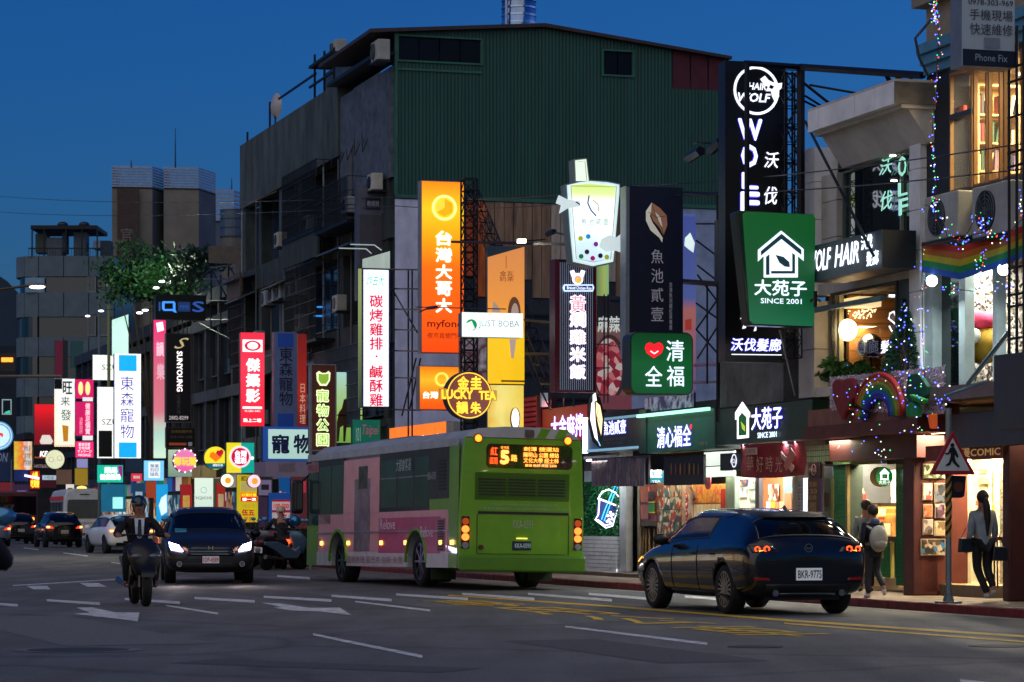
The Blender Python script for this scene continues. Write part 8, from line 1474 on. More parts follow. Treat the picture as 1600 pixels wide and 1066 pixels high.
p = pt(1394, 800, Yt(1394, 19.75)); person('shop assistant in yellow sleeves behind the tea kiosk counter', (p.x, p.y, .12), R(100), None, 'b8902c', '20242a', '30302c', '120c0a', .93)
p = pt(1556, 940, Yt(1556, 18.45)); stl = thing('stool', 'tall thin legged stool with a red seat inside the comic shop door', 'stool', (p.x, p.y, .3)); MB().cyl((0, 0, .68), .17, .05, 18).obj('seat', M('8a3020', .5), stl)
for a in range(4): MB().tube([(.1 * math.cos(a * 1.57), .1 * math.sin(a * 1.57), .68), (.15 * math.cos(a * 1.57), .15 * math.sin(a * 1.57), 0)], .012, 5).obj('leg', BLACKP, stl)
# ================================================================ crossing sign, signal, poles, wires
p = gp(1482, 943, .12); cs = thing('road_sign', 'triangular red edged pedestrian crossing sign on a black and yellow striped pole', 'road sign', (p.x, p.y, .12), RZB)
MB().cyl((0, 0, 0), .19, .03, 20).cyl((0, 0, .03), .08, .12, 16, r2=.05).obj('base', M('5e6a68', .5, .4), cs); MB().tube([(0, 0, .1), (0, 0, 2.7)], .042, 14).obj('pole', M('7a8886', .4, .5), cs)
SFc = SF(cs, cs.location, RZB)
for i in range(7):
 z = 1.0 + i * .13; g = MB(); n = 14
 for k in range(n):
  a, b = 2 * math.pi * k / n, 2 * math.pi * (k + 1) / n; h0, h1 = .07 * math.cos(a), .07 * math.cos(b); g.quad(*[(.046 * math.cos(q), .046 * math.sin(q), z + hh) for q, hh in ((a, h0), (b, h1), (b, h1 + .065), (a, h0 + .065))])
 g.obj('warning_band', M('0c0c0c', .5), cs); 
MB().tube([(0, 0, .92), (0, 0, 1.9)], .0445, 14).obj('yellow_sleeve', M('b8902c', .5), cs)
A3 = [SFc.L(*q) for q in ((1448, 742), (1520, 742), (1484, 673))]; c3 = (sum(a for a, b in A3) / 3, sum(b for a, b in A3) / 3)
def tri(k, y0, y1, mat, nm): return MB().prism([(c3[0] + (a - c3[0]) * k, c3[1] + (b - c3[1]) * k) for a, b in A3], y0, y1).obj(nm, mat, cs, bevel=.01)
tri(1.0, -.09, -.06, M('8a1a22', .35, em=.06), 'red_border'); tri(.74, -.1, -.09, M('a0a6a8', .4, em=.12), 'white_field'); KK = M('0a0a10', .5)
SFc.disc(1482.5, 696, 3.2, KK, 'figure_head', dy=-.12); SFc.poly([(1479, 700), (1485, 699), (1489, 706), (1492, 714), (1490, 716), (1486, 710), (1486, 716), (1488, 722), (1494, 729), (1492, 731), (1484, 724), (1482, 720), (1479, 727), (1473, 729), (1472, 727), (1477, 723), (1480, 713), (1480, 707), (1476, 711), (1471, 710), (1471, 708), (1476, 708)], KK, 'figure', dy=-.12)
sg = thing('traffic_signal', 'back of a black traffic signal head mounted behind the crossing sign pole', 'traffic signal', pt(1493, 778, p.y + .15), RZB); MB().prism([(-.12, .02), (-.1, 0), (.06, 0), (.1, .02), (.13, .3), (-.1, .31)], -.08, .1).obj('housing', M('100c0a', .5), sg, bevel=.01); MB().cyl((0, -.1, .15), .075, .02, 18, 'y').obj('lens', M('4a2410', .5, em=.1), sg)
# street lamp and mast arm at the far left
q0 = pt(62, 446, 96); sl_ = thing('street_lamp', 'street lamp head shining at the end of a long thin arm at the far left', 'street lamp', (q0.x - 3.2, q0.y, 0), 0); hz = q0.z
MB().tube([(0, 0, 0), (0, 0, hz - .5)], [.12, .07], 10).obj('pole', M('4a4c50', .5, .4), sl_); MB().tube([(0, 0, hz - .55), (1.4, 0, hz - .2), (2.9, 0, hz)], .045, 8).obj('arm', M('5a4a3c', .5, .4), sl_); MB().ball((3.1, 0, hz), .2, 14, 8, (1.6, .8, .45)).obj('lamp_head', M('8a7c70', .4), sl_, smooth=True); MB().ball((3.12, -.03, hz - .05), .17, 12, 6, (1.6, .8, .4)).obj('lens', E('fff0e0', 9), sl_, smooth=True); area(sl_, (3.1, 0, hz - .15), .4, .3, 420, (1, .9, .75))
q0 = pt(95, 588, 110); ma = thing('signal_mast', 'long horizontal signal mast arm with a small amber display at the far left', 'traffic signal', (q0.x - 6, q0.y, 0), 0); MB().tube([(0, 0, 0), (0, 0, q0.z + .3)], .12, 10).obj('pole', M('5a5c58', .5), ma); MB().tube([(0, 0, q0.z), (6, 0, q0.z)], .06, 8).obj('arm', M('6a5c50', .5), ma); MB().box(3.4, 4.2, -.1, .1, q0.z + .2, q0.z + .9).obj('display', M('140c0a', .5), ma); MB().box(3.7, 4.15, -.13, -.1, q0.z + .55, q0.z + .72).obj('amber_lamp', E('ff8a28', 2.5), ma)
for x0, y0, x1, y1, Y0, Y1, lab in ((0, 308, 1600, 345, 150, 60, 'upper'), (0, 332, 1600, 368, 150, 62, 'lower')):
 pass
g = MB()
def wire(pts, lab, r_=.008):
 P = []
 for (a, b) in zip(pts, pts[1:]):
  A_, B_ = pt(*a), pt(*b); n = 14
  for i in range(n): u = i / n; q = A_.lerp(B_, u); q.z -= .25 * 4 * u * (1 - u) * min(1, (B_ - A_).length / 40); P.append(q)
 P.append(pt(*pts[-1])); o = MB().tube([v - P[0] for v in P], r_, 4).obj('wire', M('30343a', .5), None, loc=P[0]); tag(o, lab, 'cable')
wire([(-20, 305, 150), (620, 308, 74), (1000, 290, 52), (1650, 216, 37)], 'upper thin overhead cable crossing in front of the signs', .010); wire([(-20, 330, 150), (620, 322, 74), (1000, 306, 52), (1650, 258, 37)], 'lower thin overhead cable crossing in front of the signs', .010)
wire([(1450, 118, 41), (1436, 90, 41), (1430, 60, 41), (1455, 30, 41)], 'dark cable looping against the sky beside the cream building', .02)
for x, y0, y1, t, lab in ((155, 470, 760, 18.3, 'pale post with two lit lamp heads beside the rounded building'), (170, 475, 735, 18.3, 'yellow green lit post left of the slanting white board')):
 q = pt(x, y0, Yt(x, t)); o = thing('post', lab, 'post', (q.x, q.y, 0)); MB().tube([(0, 0, 0), (0, 0, q.z)], .07, 8).obj('pole', M('6a7a74', .5) if x == 155 else M('7a8450', .5, em=.08), o)
for i, (x, y, t, lab, po) in enumerate(((137, 494, 16.6, 'left small lamp head near the rounded building', 5), (158, 486, 16.7, 'right small lamp head near the rounded building', 5), (218, 489, 16.8, 'lower small lamp above the slanting white board', 4), (227, 485, 16.9, 'upper small lamp above the slanting white board', 4), (253, 440, 18.3, 'bright lamp shining into the tree crown', 60), (244, 450, 18.3, 'second lamp shining into the tree crown', 40))):
 q = pt(x, y, Yt(x, t)); o = thing('floodlight', lab, 'floodlight', q); MB().ball((0, 0, 0), .11, 10, 6, (1.1, .7, .4)).obj('lens', E('f4f0ff', 4), o, smooth=True); MB().tube([(0, .1, .05), (.6, .3, .1)], .015, 5).obj('arm', STEEL, o)
 if po > 10: l = bpy.data.lights.new('lamp_light', 'POINT'); l.energy = po * 4; l.color = (.9, 1, .75); l.shadow_soft_size = .1; o2 = bpy.data.objects.new('lamp_light', l); col.objects.link(o2); o2.parent = o; o2.location = (-.2, .3, .35)
# ================================================================ air conditioners
def ac(label, loc, rz, w_=.85, h_=.62, fan=True, group=None, hexc='a8a89c'):
 t = thing('air_conditioner', label, 'air conditioner', loc, rz, group); MB().box(-w_ / 2, w_ / 2, 0, .34, 0, h_).obj('casing', M(hexc, .6, noise=.2), t, bevel=.02)
 MB().cyl((-.12, -.015, h_ / 2), h_ * .4, .02, 24, 'y').obj('fan_recess', M('1c2226', .7), t); g = MB()
 for k in range(5): r_ = h_ * .4 * (k + 1) / 5; g.ring((-.12, h_ / 2), r_ - .006, r_, -.035, -.02, 24)
 for a in range(8): g.tube([(-.12, -.028, h_ / 2), (-.12 + h_ * .4 * math.cos(a * .785), -.028, h_ / 2 + h_ * .4 * math.sin(a * .785))], .005, 4)
 g.obj('fan_grille', M('5a6468', .5), t); MB().box(-w_ / 2, w_ / 2, -.05, .36, -.05, -.01).obj('bracket', STEEL, t); return t
X, Z = bs.L(1470, 374, -.5); ac('left outdoor air conditioner above the rainbow flag', bs.m @ Vector((X, -.5, Z)), RZF, 1.1, .66); X, Z = bs.L(1547, 368, -.5); ac('right outdoor air conditioner with red letter mark above the rainbow flag', bs.m @ Vector((X, -.5, Z)), RZF, 1.15, .72)
for x, y, lab in ((411, 478, 'first of three small air conditioners under the left windows'), (423, 472, 'second of three small air conditioners under the left windows'), (434, 467, 'third of three small air conditioners under the left windows'), (449, 465, 'left one of the pair of air conditioners under the middle window'), (460, 462, 'right one of the pair of air conditioners under the middle window')):
 X, Z = gb.L(x, y, -.5); ac(lab, gb.m @ Vector((X, -.5, Z)), RZF, .7, .48, hexc='8a949c')
X, Z = gb.L(585, 96, -.6); ac('air conditioner under the eave of the green extension', gb.m @ Vector((X, -.6, Z)), RZF, .8, .55); X, Z = gb.L(520, 110, .2); ac('air conditioner on the roof edge of the grey block', gb.m @ Vector((X, .2, 15.2)), RZF, .8, .45)
X, Z = gb.L(430, 190, .1); ds_ = thing('satellite_dish', 'round satellite dish on the parapet of the grey block', 'satellite dish', gb.m @ Vector((X, .1, 14.05)), R(-60)); MB().tube([(0, 0, 0), (0, 0, .7)], .03, 6).obj('mast', STEEL, ds_); MB().grid(lambda u, v: Vector((.42 * v * math.cos(6.2832 * u), -.1 + .14 * v * v, .75 + .42 * v * math.sin(6.2832 * u))), 20, 5).obj('dish', M('b0a8a4', .5), ds_, smooth=True)
# ================================================================ phone repair sign
f = blade('sign', 'grey phone repair blade sign reading Phone Fix at the top right corner', 1503, -20, 1585, 105, 16.9, .35, '707a84', M('8a949c', .5, em=.12)); DK = M('30363e', .5)
f.text('0978-303-969', 1512, 0, 1582, 9, DK, bold=.02); f.text('手機現場', 1514, 16, 1581, 33, DK, bold=.01); f.text('快速維修', 1514, 38, 1581, 56, DK, bold=.01); f.rect(1503, 79, 1585, 105, M('10131c', .4), 'dark_foot'); f.text('Phone Fix', 1522, 86, 1572, 97, M('7a8490', .5, em=.12)); f.rect(1536, 60, 1560, 76, M('7c848c', .5), 'blank_square')
# ================================================================ rainbow flag, garland panel and fairy lights
def LB(x, y, d): X, Z = bs.L(x, y, d); return Vector((X, d, Z))
rf = thing('rainbow_flag', 'rainbow striped cloth draped under the air conditioners', 'flag', bs.o, RZF); TOP = [(1441, 378), (1500, 385), (1560, 368), (1600, 352), (1640, 340)]; BOT = [(1441, 425), (1506, 437), (1560, 418), (1600, 402), (1640, 396)]
def lerpP(P, u): i = min(int(u * (len(P) - 1)), len(P) - 2); k = u * (len(P) - 1) - i; return (P[i][0] + (P[i + 1][0] - P[i][0]) * k, P[i][1] + (P[i + 1][1] - P[i][1]) * k)
for i, hx_ in enumerate(('c83820', 'c87028', 'c8bc28', '1c9850', '2868c8')):
 def fn(u, v, i=i):
  a, b = lerpP(TOP, u), lerpP(BOT, u); k = (i + v) / 5; return LB(a[0], a[1] + (b[1] - a[1]) * k, -.45 + .06 * math.sin(u * 17 + k * 2) + .05 * k)
 MB().grid(fn, 40, 3).obj('stripe', M(hx_, .8, noise=.2), rf, smooth=True, fixn=False)
for x, y, lab in ((1456, 439, 'left bright round lamp under the rainbow flag'), (1568, 421, 'right bright round lamp under the rainbow flag')):
 o = thing('floodlight', lab, 'floodlight', bs.m @ LB(x, y, -.4), RZF); MB().ball((0, 0, 0), .085, 14, 8).obj('lens', E('e8f4ff', 12), o, smooth=True); area(o, (0, -.1, -.08), .15, .15, 40, (.85, .95, 1), (R(-25), 0, 0))
gp_ = thing('tinsel_board', 'balcony panel covered in glittering silver pink tinsel', 'garland panel', bs.o, RZF); TP, BP2 = [(1297, 590), (1476, 573)], [(1297, 641), (1476, 655)]
MB().grid(lambda u, v: LB(TP[0][0] + 179 * u, (TP[0][1] - 17 * u) * (1 - v) + (BP2[0][1] + 6 * u) * v, -.5), 2, 2).obj('board', M('8c8c9c', .8), gp_, fixn=False)
g = MB()
for i in range(5200):
 u, v = rnd.random(), rnd.random(); p = LB(1297 + 179 * u, (590 - 17 * u) * (1 - v) + (641 + 6 * u) * v, -.52 - rnd.random() * .05); d = Vector((rnd.uniform(-1, 1), rnd.uniform(-.3, .3), rnd.uniform(-1, 1))).normalized() * rnd.uniform(.015, .04); q = d.cross(Vector((0, 1, 0))).normalized() * .005
 g.quad(p - d - q, p + d - q, p + d + q, p - d + q)
g.obj('tinsel', [M('f0d8e0', .35, .2, noise=.8, scale=40)], gp_, stuff=True, fixn=False)
dy_ = -.6
def deco(name, label, pts, mat, th=.08, d=dy_): q = [LB(x, y, d) for x, y in pts]; o = MB().prism([(v.x, v.z) for v in q], d - th, d).obj(name, mat, None, loc=bs.o, rz=RZF, bevel=.02); return tag(o, label, 'decoration')
deco('heart', 'dark red heart decoration on the tinsel panel', [(1307 + 0, 600), (1312, 593), (1320, 594), (1323, 601), (1327, 592), (1336, 591), (1341, 600), (1339, 622), (1330, 640), (1323, 656), (1315, 642), (1308, 622)], M('7a1018', .6))
rb_ = thing('rainbow', 'padded rainbow arch decoration on the tinsel panel', 'decoration', bs.m @ LB(1377, 652, dy_), RZF)
for i, hx_ in enumerate(('a01c18', 'b0701c', '8c9420', '1c7c34', '1c4ca8', '28207c')):
 g = MB(); P = []
 for k in range(17): a = math.pi * k / 16; P.append((.98 * (.93 - .092 * i) * math.cos(a) * .95, -.04, (.64 - .066 * i) * math.sin(a) ** .9))
 g.tube(P, .045, 8); g.obj('band', M(hx_, .7), rb_, smooth=True)
deco('green_figure', 'plain dark green cut out figure with a lighter green brim on the tinsel panel', [(1424, 590), (1430, 584), (1442, 583), (1448, 592), (1456, 604), (1455, 618), (1446, 628), (1428, 630), (1421, 618), (1424, 604)], M('0c4a34', .8)); deco('green_hat', 'light green brim shaped piece below the dark green figure', [(1429, 616), (1452, 624), (1450, 632), (1434, 626)], M('148a30', .7), .1, -.7); deco('green_cutout', 'green and white cut out foot of the green figure', [(1424, 634), (1432, 628), (1442, 636), (1441, 652), (1425, 652)], M('148a48', .7), .1, -.7)
o = deco('orange_cloth', 'bright orange crumpled cloth at the right end of the brown balcony band', [(1452, 648), (1466, 646), (1466, 670), (1456, 670)], M('d85818', .6, em=.3, noise=.6), .04, -.62)
LCOL = [E('4858ff', 5), E('e8f4e0', 2.4), E('30c878', 2.2), E('f04838', 2.4)]
def lights(label, paths, n, r_=.0085, d=-.62, jit=3, mix=(6, 3, 2, 2), wires=True):
 t = thing('fairy_lights', label, 'fairy lights', bs.o, RZF); gs = [MB() for _ in range(4)]; w_ = sum(mix)
 for P in paths:
  if wires: MB().tube([LB(x, y, d + .02) for x, y in P], .006, 4).obj('cable', BLACKP, t)
 for i in range(n):
  P = paths[i % len(paths)]; x, y = lerpP(P, rnd.random()); k = rnd.random() * w_; j = 0
  while k > mix[j]: k -= mix[j]; j += 1
  gs[j].ball(LB(x + rnd.gauss(0, jit), y + rnd.gauss(0, jit), d - rnd.random() * .06), r_ * rnd.uniform(.7, 1.5), 6, 4)
 for g, m_ in zip(gs, LCOL): g.obj('bulbs', m_, t, stuff=True)
 return t
lights('fairy lights wound down the corner post of the book shop building', [[(1462, 0), (1467, 60), (1463, 120), (1457, 200), (1461, 300), (1460, 330)]], 90, jit=3)
lights('dense bunch of coloured fairy lights at the top of the corner post', [[(1455, 2), (1462, 20), (1460, 38)]], 40, jit=3); lights('fairy lights draped over the two air conditioners', [[(1445, 320), (1470, 330), (1480, 370), (1500, 380)], [(1500, 385), (1525, 340), (1548, 350)], [(1560, 380), (1600, 340), (1600, 300)], [(1480, 378), (1540, 362), (1570, 372)]], 110, d=-.9, jit=6)
lights('fairy lights hanging below the rainbow flag', [[(1441, 380), (1441, 500), (1444, 590)], [(1470, 450), (1520, 455), (1560, 440), (1590, 450)], [(1536, 390), (1530, 440)]], 110, jit=5, d=-.65); lights('fairy lights spread over the tinsel panel and its ornaments', [[(1300, 596), (1390, 588), (1474, 580)], [(1305, 640), (1390, 630), (1470, 640)], [(1310, 615), (1465, 605)]], 80, jit=9, d=-.8, mix=(7, 4, 2, 1), wires=False)
lights('blue and white fairy lights hanging down over the brown balcony band', [[(1300, 655), (1380, 672), (1470, 668)], [(1310, 690), (1370, 700), (1385, 712)], [(1470, 600), (1475, 640)]], 46, jit=8, d=-.85, mix=(8, 4, 1, 0), wires=False)
# ================================================================ plants
def foliage(mb, c0, rx, ry, rz_, n, size, clump=7):
 cl = [Vector((rnd.gauss(0, .45) * rx, rnd.gauss(0, .45) * ry, rnd.gauss(0, .42) * rz_)) for _ in range(clump)]
 for i in range(n):
  q = rnd.choice(cl); p = Vector(c0) + q + Vector((rnd.gauss(0, .2) * rx, rnd.gauss(0, .2) * ry, rnd.gauss(0, .2) * rz_)); u = Vector((rnd.uniform(-1, 1), rnd.uniform(-1, 1), rnd.uniform(-1, .6))).normalized() * size * rnd.uniform(.6, 1.3); v = u.cross(Vector((rnd.uniform(-1, 1), rnd.uniform(-1, 1), rnd.uniform(-1, 1)))).normalized() * size * .4
  mb.quad(p - u, p + v, p + u, p - v)
def plant(name, label, base, h_, rx, n, hexc, size, cat='plant', stem=True, ry=None, rz_=None, clump=9):
 t = thing(name, label, cat, base); g = MB(); foliage(g, (0, 0, h_), rx, ry or rx, rz_ or rx, n, size, clump); g.obj('foliage', M(hexc, .6, noise=.6, scale=3), t, stuff=True, fixn=False)
 if stem:
  g = MB(); g.tube([(0, 0, 0), (.03, 0, h_ * .5), (-.05, 0, h_)], [.05 * rx + .02, .03 * rx + .015, .01], 6)
  for a in range(6): g.tube([(0, 0, h_ * .45), (math.cos(a) * rx * .7, math.sin(a * 1.3) * rx * .6, h_ + rx * .3 * math.sin(a * 2))], [.03 * rx + .01, .008], 5)
  g.obj('stem' if cat == 'plant' else 'trunk', M('3a2c20', .9, bump=.4), t)
 return t
q = pt(236, 428, 113); plant('tree', 'broad dark leafy tree lit by two lamps left of the grey block', (q.x, q.y, 0), q.z, 1.9, 6500, '1c4a22', .13, 'tree', ry=1.4, rz_=1.1, clump=30)
q = pt(300, 412, 108); plant('tree', 'smaller dark tree crown right of the broad lit tree', (q.x, q.y, 0), q.z, 1.2, 1500, '173c22', .13, 'tree', ry=1.3, rz_=.8, clump=14)
for x, y, r_, hx_, lab in ((1245, 530, .5, '5a5a28', 'spiky yellow green potted plant below the big green tea sign'), (1236, 588, .42, '1e3a1c', 'dark bushy potted plant on the roof left of the salon window'), (1262, 575, .45, '244422', 'leafy potted plant with red flowers on the shop roof'), (1285, 590, .4, '1c3a1e', 'dark potted shrub at the foot of the salon window'), (1322, 580, .3, '3c6a24', 'bright green potted plant in front of the salon window'), (1340, 578, .22, '3c6a24', 'small bright green potted plant beside the hood dryer')):
 q = ti.L(x, y, 1.0 if x < 1300 else -.2) if x < 1300 else wb.L(x, y, -.2); b_ = ti if x < 1300 else wb; d = 1.0 if x < 1300 else -.2; w3 = b_.m @ Vector((q[0], d, 3.3)); h_ = max(.2, q[1] - 3.3); o = plant('potted_plant', lab, w3, h_, r_, 700, hx_, .07, ry=r_ * .7, rz_=r_ * .6, clump=12)
 MB().cyl((0, 0, 0), .14, .24, 14, r2=.18).obj('pot', M('5a3424', .8), o)
 if 'red' in lab: g = MB(); foliage(g, (0, 0, h_), r_, r_ * .6, r_ * .5, 60, .03, 8); g.obj('flowers', M('a82c28', .6), o, stuff=True, fixn=False)
ct = bs.m @ LB(1413, 596, -.25); t = plant('christmas_tree', 'slim conical Christmas tree with blue and white lights beside the salon window', ct, .6, .36, 10, '123a24', .07, 'christmas tree'); g = MB()
for i in range(2600): z = rnd.random(); r_ = .42 * (1 - z) * rnd.uniform(.5, 1); a = rnd.uniform(0, 6.28); p = Vector((r_ * math.cos(a), r_ * math.sin(a), z * 1.25)); u = Vector((math.cos(a), math.sin(a), rnd.uniform(-.6, .2))).normalized() * .05; v = Vector((-u.y, u.x, .3)).normalized() * .012; g.quad(p - u, p + v, p + u, p - v)
g.obj('needles', M('123a24', .6, noise=.5), t, stuff=True, fixn=False)
for m_, n in ((LCOL[0], 34), (LCOL[1], 26)):
 g = MB()
 for i in range(n): z = rnd.random(); r_ = .42 * (1 - z); a = rnd.uniform(3.4, 6.1); g.ball((r_ * math.cos(a), r_ * math.sin(a), z * 1.25), .011, 6, 4)
 g.obj('bulbs', m_, t, stuff=True)
# ================================================================ dark mid-distance shop houses behind the signs
def house(name, label, x0, x1, ytop, t, hexc, lit=()):
 b = Bld(name, label, x0, x1, t); xm = (x0 + x1) / 2; zt = ft(xm, ytop, t).z; A_, B_ = b.X(x0), b.X(x1); WM = M(hexc, .85, noise=.4, scale=1.2)
 b.bx('rear_mass', A_, B_, .1, zt, .5, 8, WM, xm=True); z = 3.4; n = max(2, int((B_ - A_) / 2.2)); b.bx('shop_base', A_, B_, .12, 3.0, .45, .5, M('2a2420', .6), xm=True); a = A_ + .1
 while a < B_ - .6:
  e = min(a + rnd.uniform(.8, 1.9), B_ - .05); b.bx('lit_shop_window', a, e - .12, .3, 2.3, .3, .36, MV(rnd.choice([['f0d8a0', 'c88848', '804828', 'f8f0d8'], ['c0e0e8', '6890a0', '304858', 'e8f8f8'], ['f0a060', 'a03828', 'f8d080', '502018'], ['e8e8e0', '98a8a0', 'c04850', '404850']]), 3, rnd.choice([.15, .4, .6, .3])), xm=True); b.bx('shop_fascia', a, e - .06, 2.45, 3.05, .1, .3, M(rnd.choice(['c02030', '1868b0', 'd88820', '108858', 'd8d0c0', '702890']), .5, em=rnd.choice([.1, .3, .55])), xm=True); a = e
 while z < zt - .4:
  z1 = min(z + 2.7, zt); b.bx('floor_band', A_, B_, z - .4, z, -.05, .5, WM, xm=True)
  for k in range(n):
   a = A_ + (B_ - A_) * k / n; e = (B_ - A_) / n; b.bx('pier', a, a + .3, z, z1, .0, .5, WM, xm=True)
   if z1 - z > 1.2: window(b, a + .45, a + e - .15, z + .5, z1 - .3, GLASS_D if (k * 3 + int(z)) % 4 else M('2c4858', .2), M('3c444c', .6), 2, 1, .2, xm=True)
  z += 2.7
 b.bx('parapet', A_, B_, zt - .4, zt + .1, -.08, .5, WM, xm=True); return b
HS = house; house('shop_house', 'dark shop house directly left of the grey block with a railed roof', 300, 383, 452, 19.4, '343a40'); house('shop_house', 'dark narrow shop house behind the IQOS sign and the tree', 200, 300, 505, 19.6, '2c3238'); house('shop_house', 'dim shop house behind the white pet blade sign', 118, 200, 560, 21.5, '343c46'); house('shop_house', 'low shop house behind the pink massage signs', 40, 118, 640, 27.5, '2c3036'); house('shop_house', 'low shop house at the far left edge of the row', -60, 40, 690, 25, '262a30')
bars('roof_skeleton', 'black skeleton stair frame on the roof left of the grey block', [(330, 418, 357, 415, 19), (357, 415, 357, 560, 19), (330, 418, 330, 560, 19), (330, 420, 357, 470, 19), (318, 436, 385, 436, 19), (318, 470, 385, 470, 19), (318, 500, 385, 500, 19), (375, 430, 375, 560, 19), (300, 450, 330, 418, 19), (357, 415, 380, 450, 19), (345, 430, 345, 560, 19), (312, 505, 380, 540, 19)], r=.03)
q = pt(364, 392, 128); tk_ = thing('water_tower', 'grey drum shaped water tank left of the grey block', 'water tank', (q.x, q.y, 0)); MB().cyl((0, 0, 0), .55, q.z + .6, 20).obj('tower_body', M('6a645c', .8), tk_); MB().cyl((0, 0, q.z + .6), .58, 1.25, 24).obj('drum', M('4c5c6c', .5, .3), tk_); g = MB()
for z in (.0, .4, .8, 1.2): g.cyl((0, 0, q.z + .6 + z), .6, .04, 24)
g.obj('hoops', M('2c3640', .5), tk_)
f = blade('roof_wall', 'cream coloured roof wall left of the grey block below the water tank', 326, 385, 394, 412, 20, .2, None, M('6a6252', .8), cat='wall')
# ================================================================ road wear, pipes and rails on the grey block
for i, (s_, t_, l_, w_, a) in enumerate(((26, 9, 5, 1.1, 0), (33, 4.5, 9, 1.6, 2), (45, 10, 12, 1.3, 0), (24, 5.5, 3, .8, 40), (52, 3, 14, 1.2, 1), (60, 12, 8, 1.1, 0), (39, 14.5, 10, .9, 0), (75, 6, 16, 1.5, 0))):
 g = MB(); g.quad((-w_ / 2, -l_ / 2, .003), (w_ / 2, -l_ / 2 + .1, .003), (w_ / 2 - .05, l_ / 2, .003), (-w_ / 2, l_ / 2 - .1, .003)); o = g.obj('asphalt_patch', M(['4c4c4c', '6a6a68', '525250'][i % 3], .88, noise=.3, scale=14, bump=.4), road); o.location = st(s_, t_); o.rotation_euler.z = RZB + R(a)
for i in range(11):
 x = 388 + i * 21 + rnd.uniform(-5, 5); xx = gb.X(x); z0 = rnd.choice([.2, 3.4, 6.4]); z1 = rnd.choice([8.8, 11.8, 13.4]); MB().tube([(xx, -.16, z0), (xx, -.16, z1), (xx + .25, -.16, z1 + .2)], .03, 5).obj('downpipe', M(['8a9098', '4c545c', '6a6058'][i % 3], .6), gb.root)
for i, (x, z) in enumerate(((392, 6.9), (418, 7.0), (452, 9.9), (486, 7.1), (498, 10.0), (545, 7.3), (560, 10.0), (500, 4.6), (552, 4.4), (600, 7.2), (423, 4.4), (601, 10.3))):
 a = gb.X(x); t = MB().box(a, a + .62, -.5, -.2, z, z + .46).obj('cooler_box', M(['a8b0b4', '8c9498', 'b8b4a4'][i % 3], .6, noise=.3), gb.root, bevel=.02); MB().cyl((a + .26, -.52, z + .23), .17, .02, 16, 'y').obj('cooler_fan', BLACKP, t); MB().box(a, a + .66, -.52, -.1, z - .05, z - .01).obj('shelf_bracket', STEEL, t)
for i, (x0, x1, z) in enumerate(((385, 407, 8.95), (412, 438, 6.15), (444, 468, 8.95), (478, 531, 6.2), (538, 592, 6.3), (412, 438, 11.9))):
 a, b = gb.X(x0), gb.X(x1); MB().prism([(-.75, z - .3), (-.1, z), (-.1, z - .04), (-.75, z - .34)], a, b, ax='x').obj('awning', M(['5a6c74', '4a6050', '6c6458'][i % 3], .6, noise=.4), gb.root)
for i in range(9): a = gb.X(480 + i * 12); MB().tube([(a, -.2, 12.0 + .2 * math.sin(i)), (a + .3, -.25, 11.6), (a + .7, -.2, 11.9)], .012, 4).obj('cable', BLACKP, gb.root)
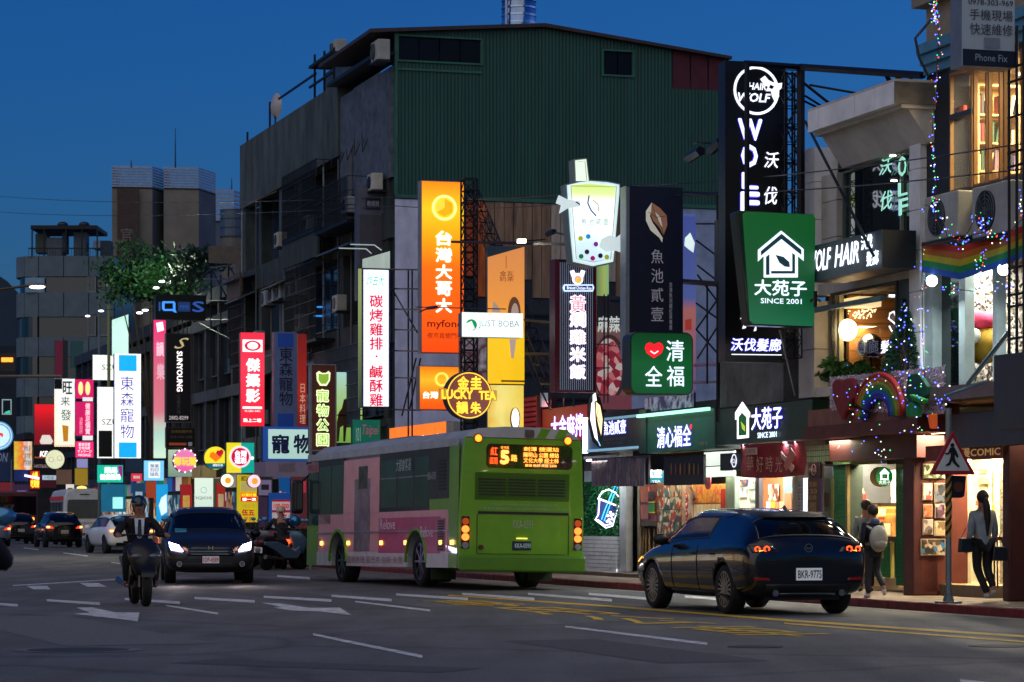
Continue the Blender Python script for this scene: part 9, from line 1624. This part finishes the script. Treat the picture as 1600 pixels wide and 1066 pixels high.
# small extra boards between the big signs
for i, (x0, y0, x1, y1, t, cc, e_, s_, cs__, lab) in enumerate(((103, 757, 116, 775, 17.9, 'e8e0d0', .8, '麵', '803020', 'tiny white lit board with a dark red patch above the minibus'), (205, 740, 222, 752, 17.3, 'd83048', .8, '茶飲', 'fff0e0', 'tiny red lit board beside the teal pharmacy sign'), (208, 755, 226, 800, 17.9, '20486c', .4, '手\n機', 'c8e8f8', 'deep blue upright board right of the turquoise shop front'), (338, 755, 352, 812, 17.5, 'b83028', .5, '洋\n服', 'f8d8a0', 'narrow red upright board beside the white IQOS panel'), (404, 750, 424, 774, 17.3, '887c9c', .4, '租屋', '302838', 'mauve notice sign with a dark patch above the scooters'), (282, 757, 300, 815, 17.9, 'b82830', .35, '當\n鋪', 'f8c060', 'dark red upright panel left of the white IQOS panel'), (456, 752, 478, 770, 17.2, 'c83850', .45, '特賣', 'fff0e0', 'rosy sale board just in front of the bus'), (0, 784, 20, 796, 17.6, 'e8c080', .7, '滷味', '702010', 'low amber lit board above the silver sedan'), (22, 757, 46, 790, 17.8, '402c50', .3, '服飾', 'd8a8e0', 'dim violet clothing board at the far left'), (128, 775, 152, 800, 18.2, 'f0b868', .6, '小吃', '802818', 'warm lit stall front behind the minibus'))):
 f = blade('sign', lab, x0, y0, x1, y1, t, .12, '202226', M(cc, .5, em=e_, noise=.4, scale=3)); f.rect(x0 + (x1 - x0) * .2, y0 + (y1 - y0) * .3, x1 - (x1 - x0) * .2, y1 - (y1 - y0) * .35, M(cs__, .5, em=.3, noise=.8, scale=9), 'worn_print')
# ================================================================ the other side of the street, out of view to the left: seen in car and bus paint
for k, (s0, s1, h_, hx_, lab) in enumerate(((14, 34, 11, '7a7468', 'cream house row across the road, nearest the viewer'), (34, 52, 14, '5a6068', 'grey house row across the road, opposite the hatchback'), (52, 74, 9, '80705c', 'tan house row across the road, opposite the bus'), (74, 110, 13, '505860', 'dark house row across the road, farthest'))):
 ob = thing('opposite_building', lab, 'building', st((s0 + s1) / 2, -15), RZF); hl_ = (s1 - s0) / 2
 MB().box(-hl_, hl_, -8, 0, 0, h_).obj('wall', M(hx_, .85, noise=.4), ob); a = -hl_ + .3
 while a < hl_ - 2:
  w_ = rnd.uniform(2, 3.6); MB().box(a, min(a + w_, hl_) - .3, 0, .1, .3, 2.6).obj('shop_window', MV(rnd.choice([['f8d8a0', 'e09848', '704020'], ['f8f0d8', 'c8a878', 'f0d0a0']]), 1.5, 1.6), ob); MB().box(a, min(a + w_, hl_) - .2, 0, .3, 2.8, 3.5).obj('fascia', E(rnd.choice(['28b060', 'e8f0ff', 'f0a030', 'e03028', 'f8e8c0']), 1.3), ob)
  for z in range(5, int(h_) - 1, 3): MB().box(a + .4, a + w_ - .8, 0, .05, z, z + 1.4).obj('window', GLASS_C, ob)
  a += w_
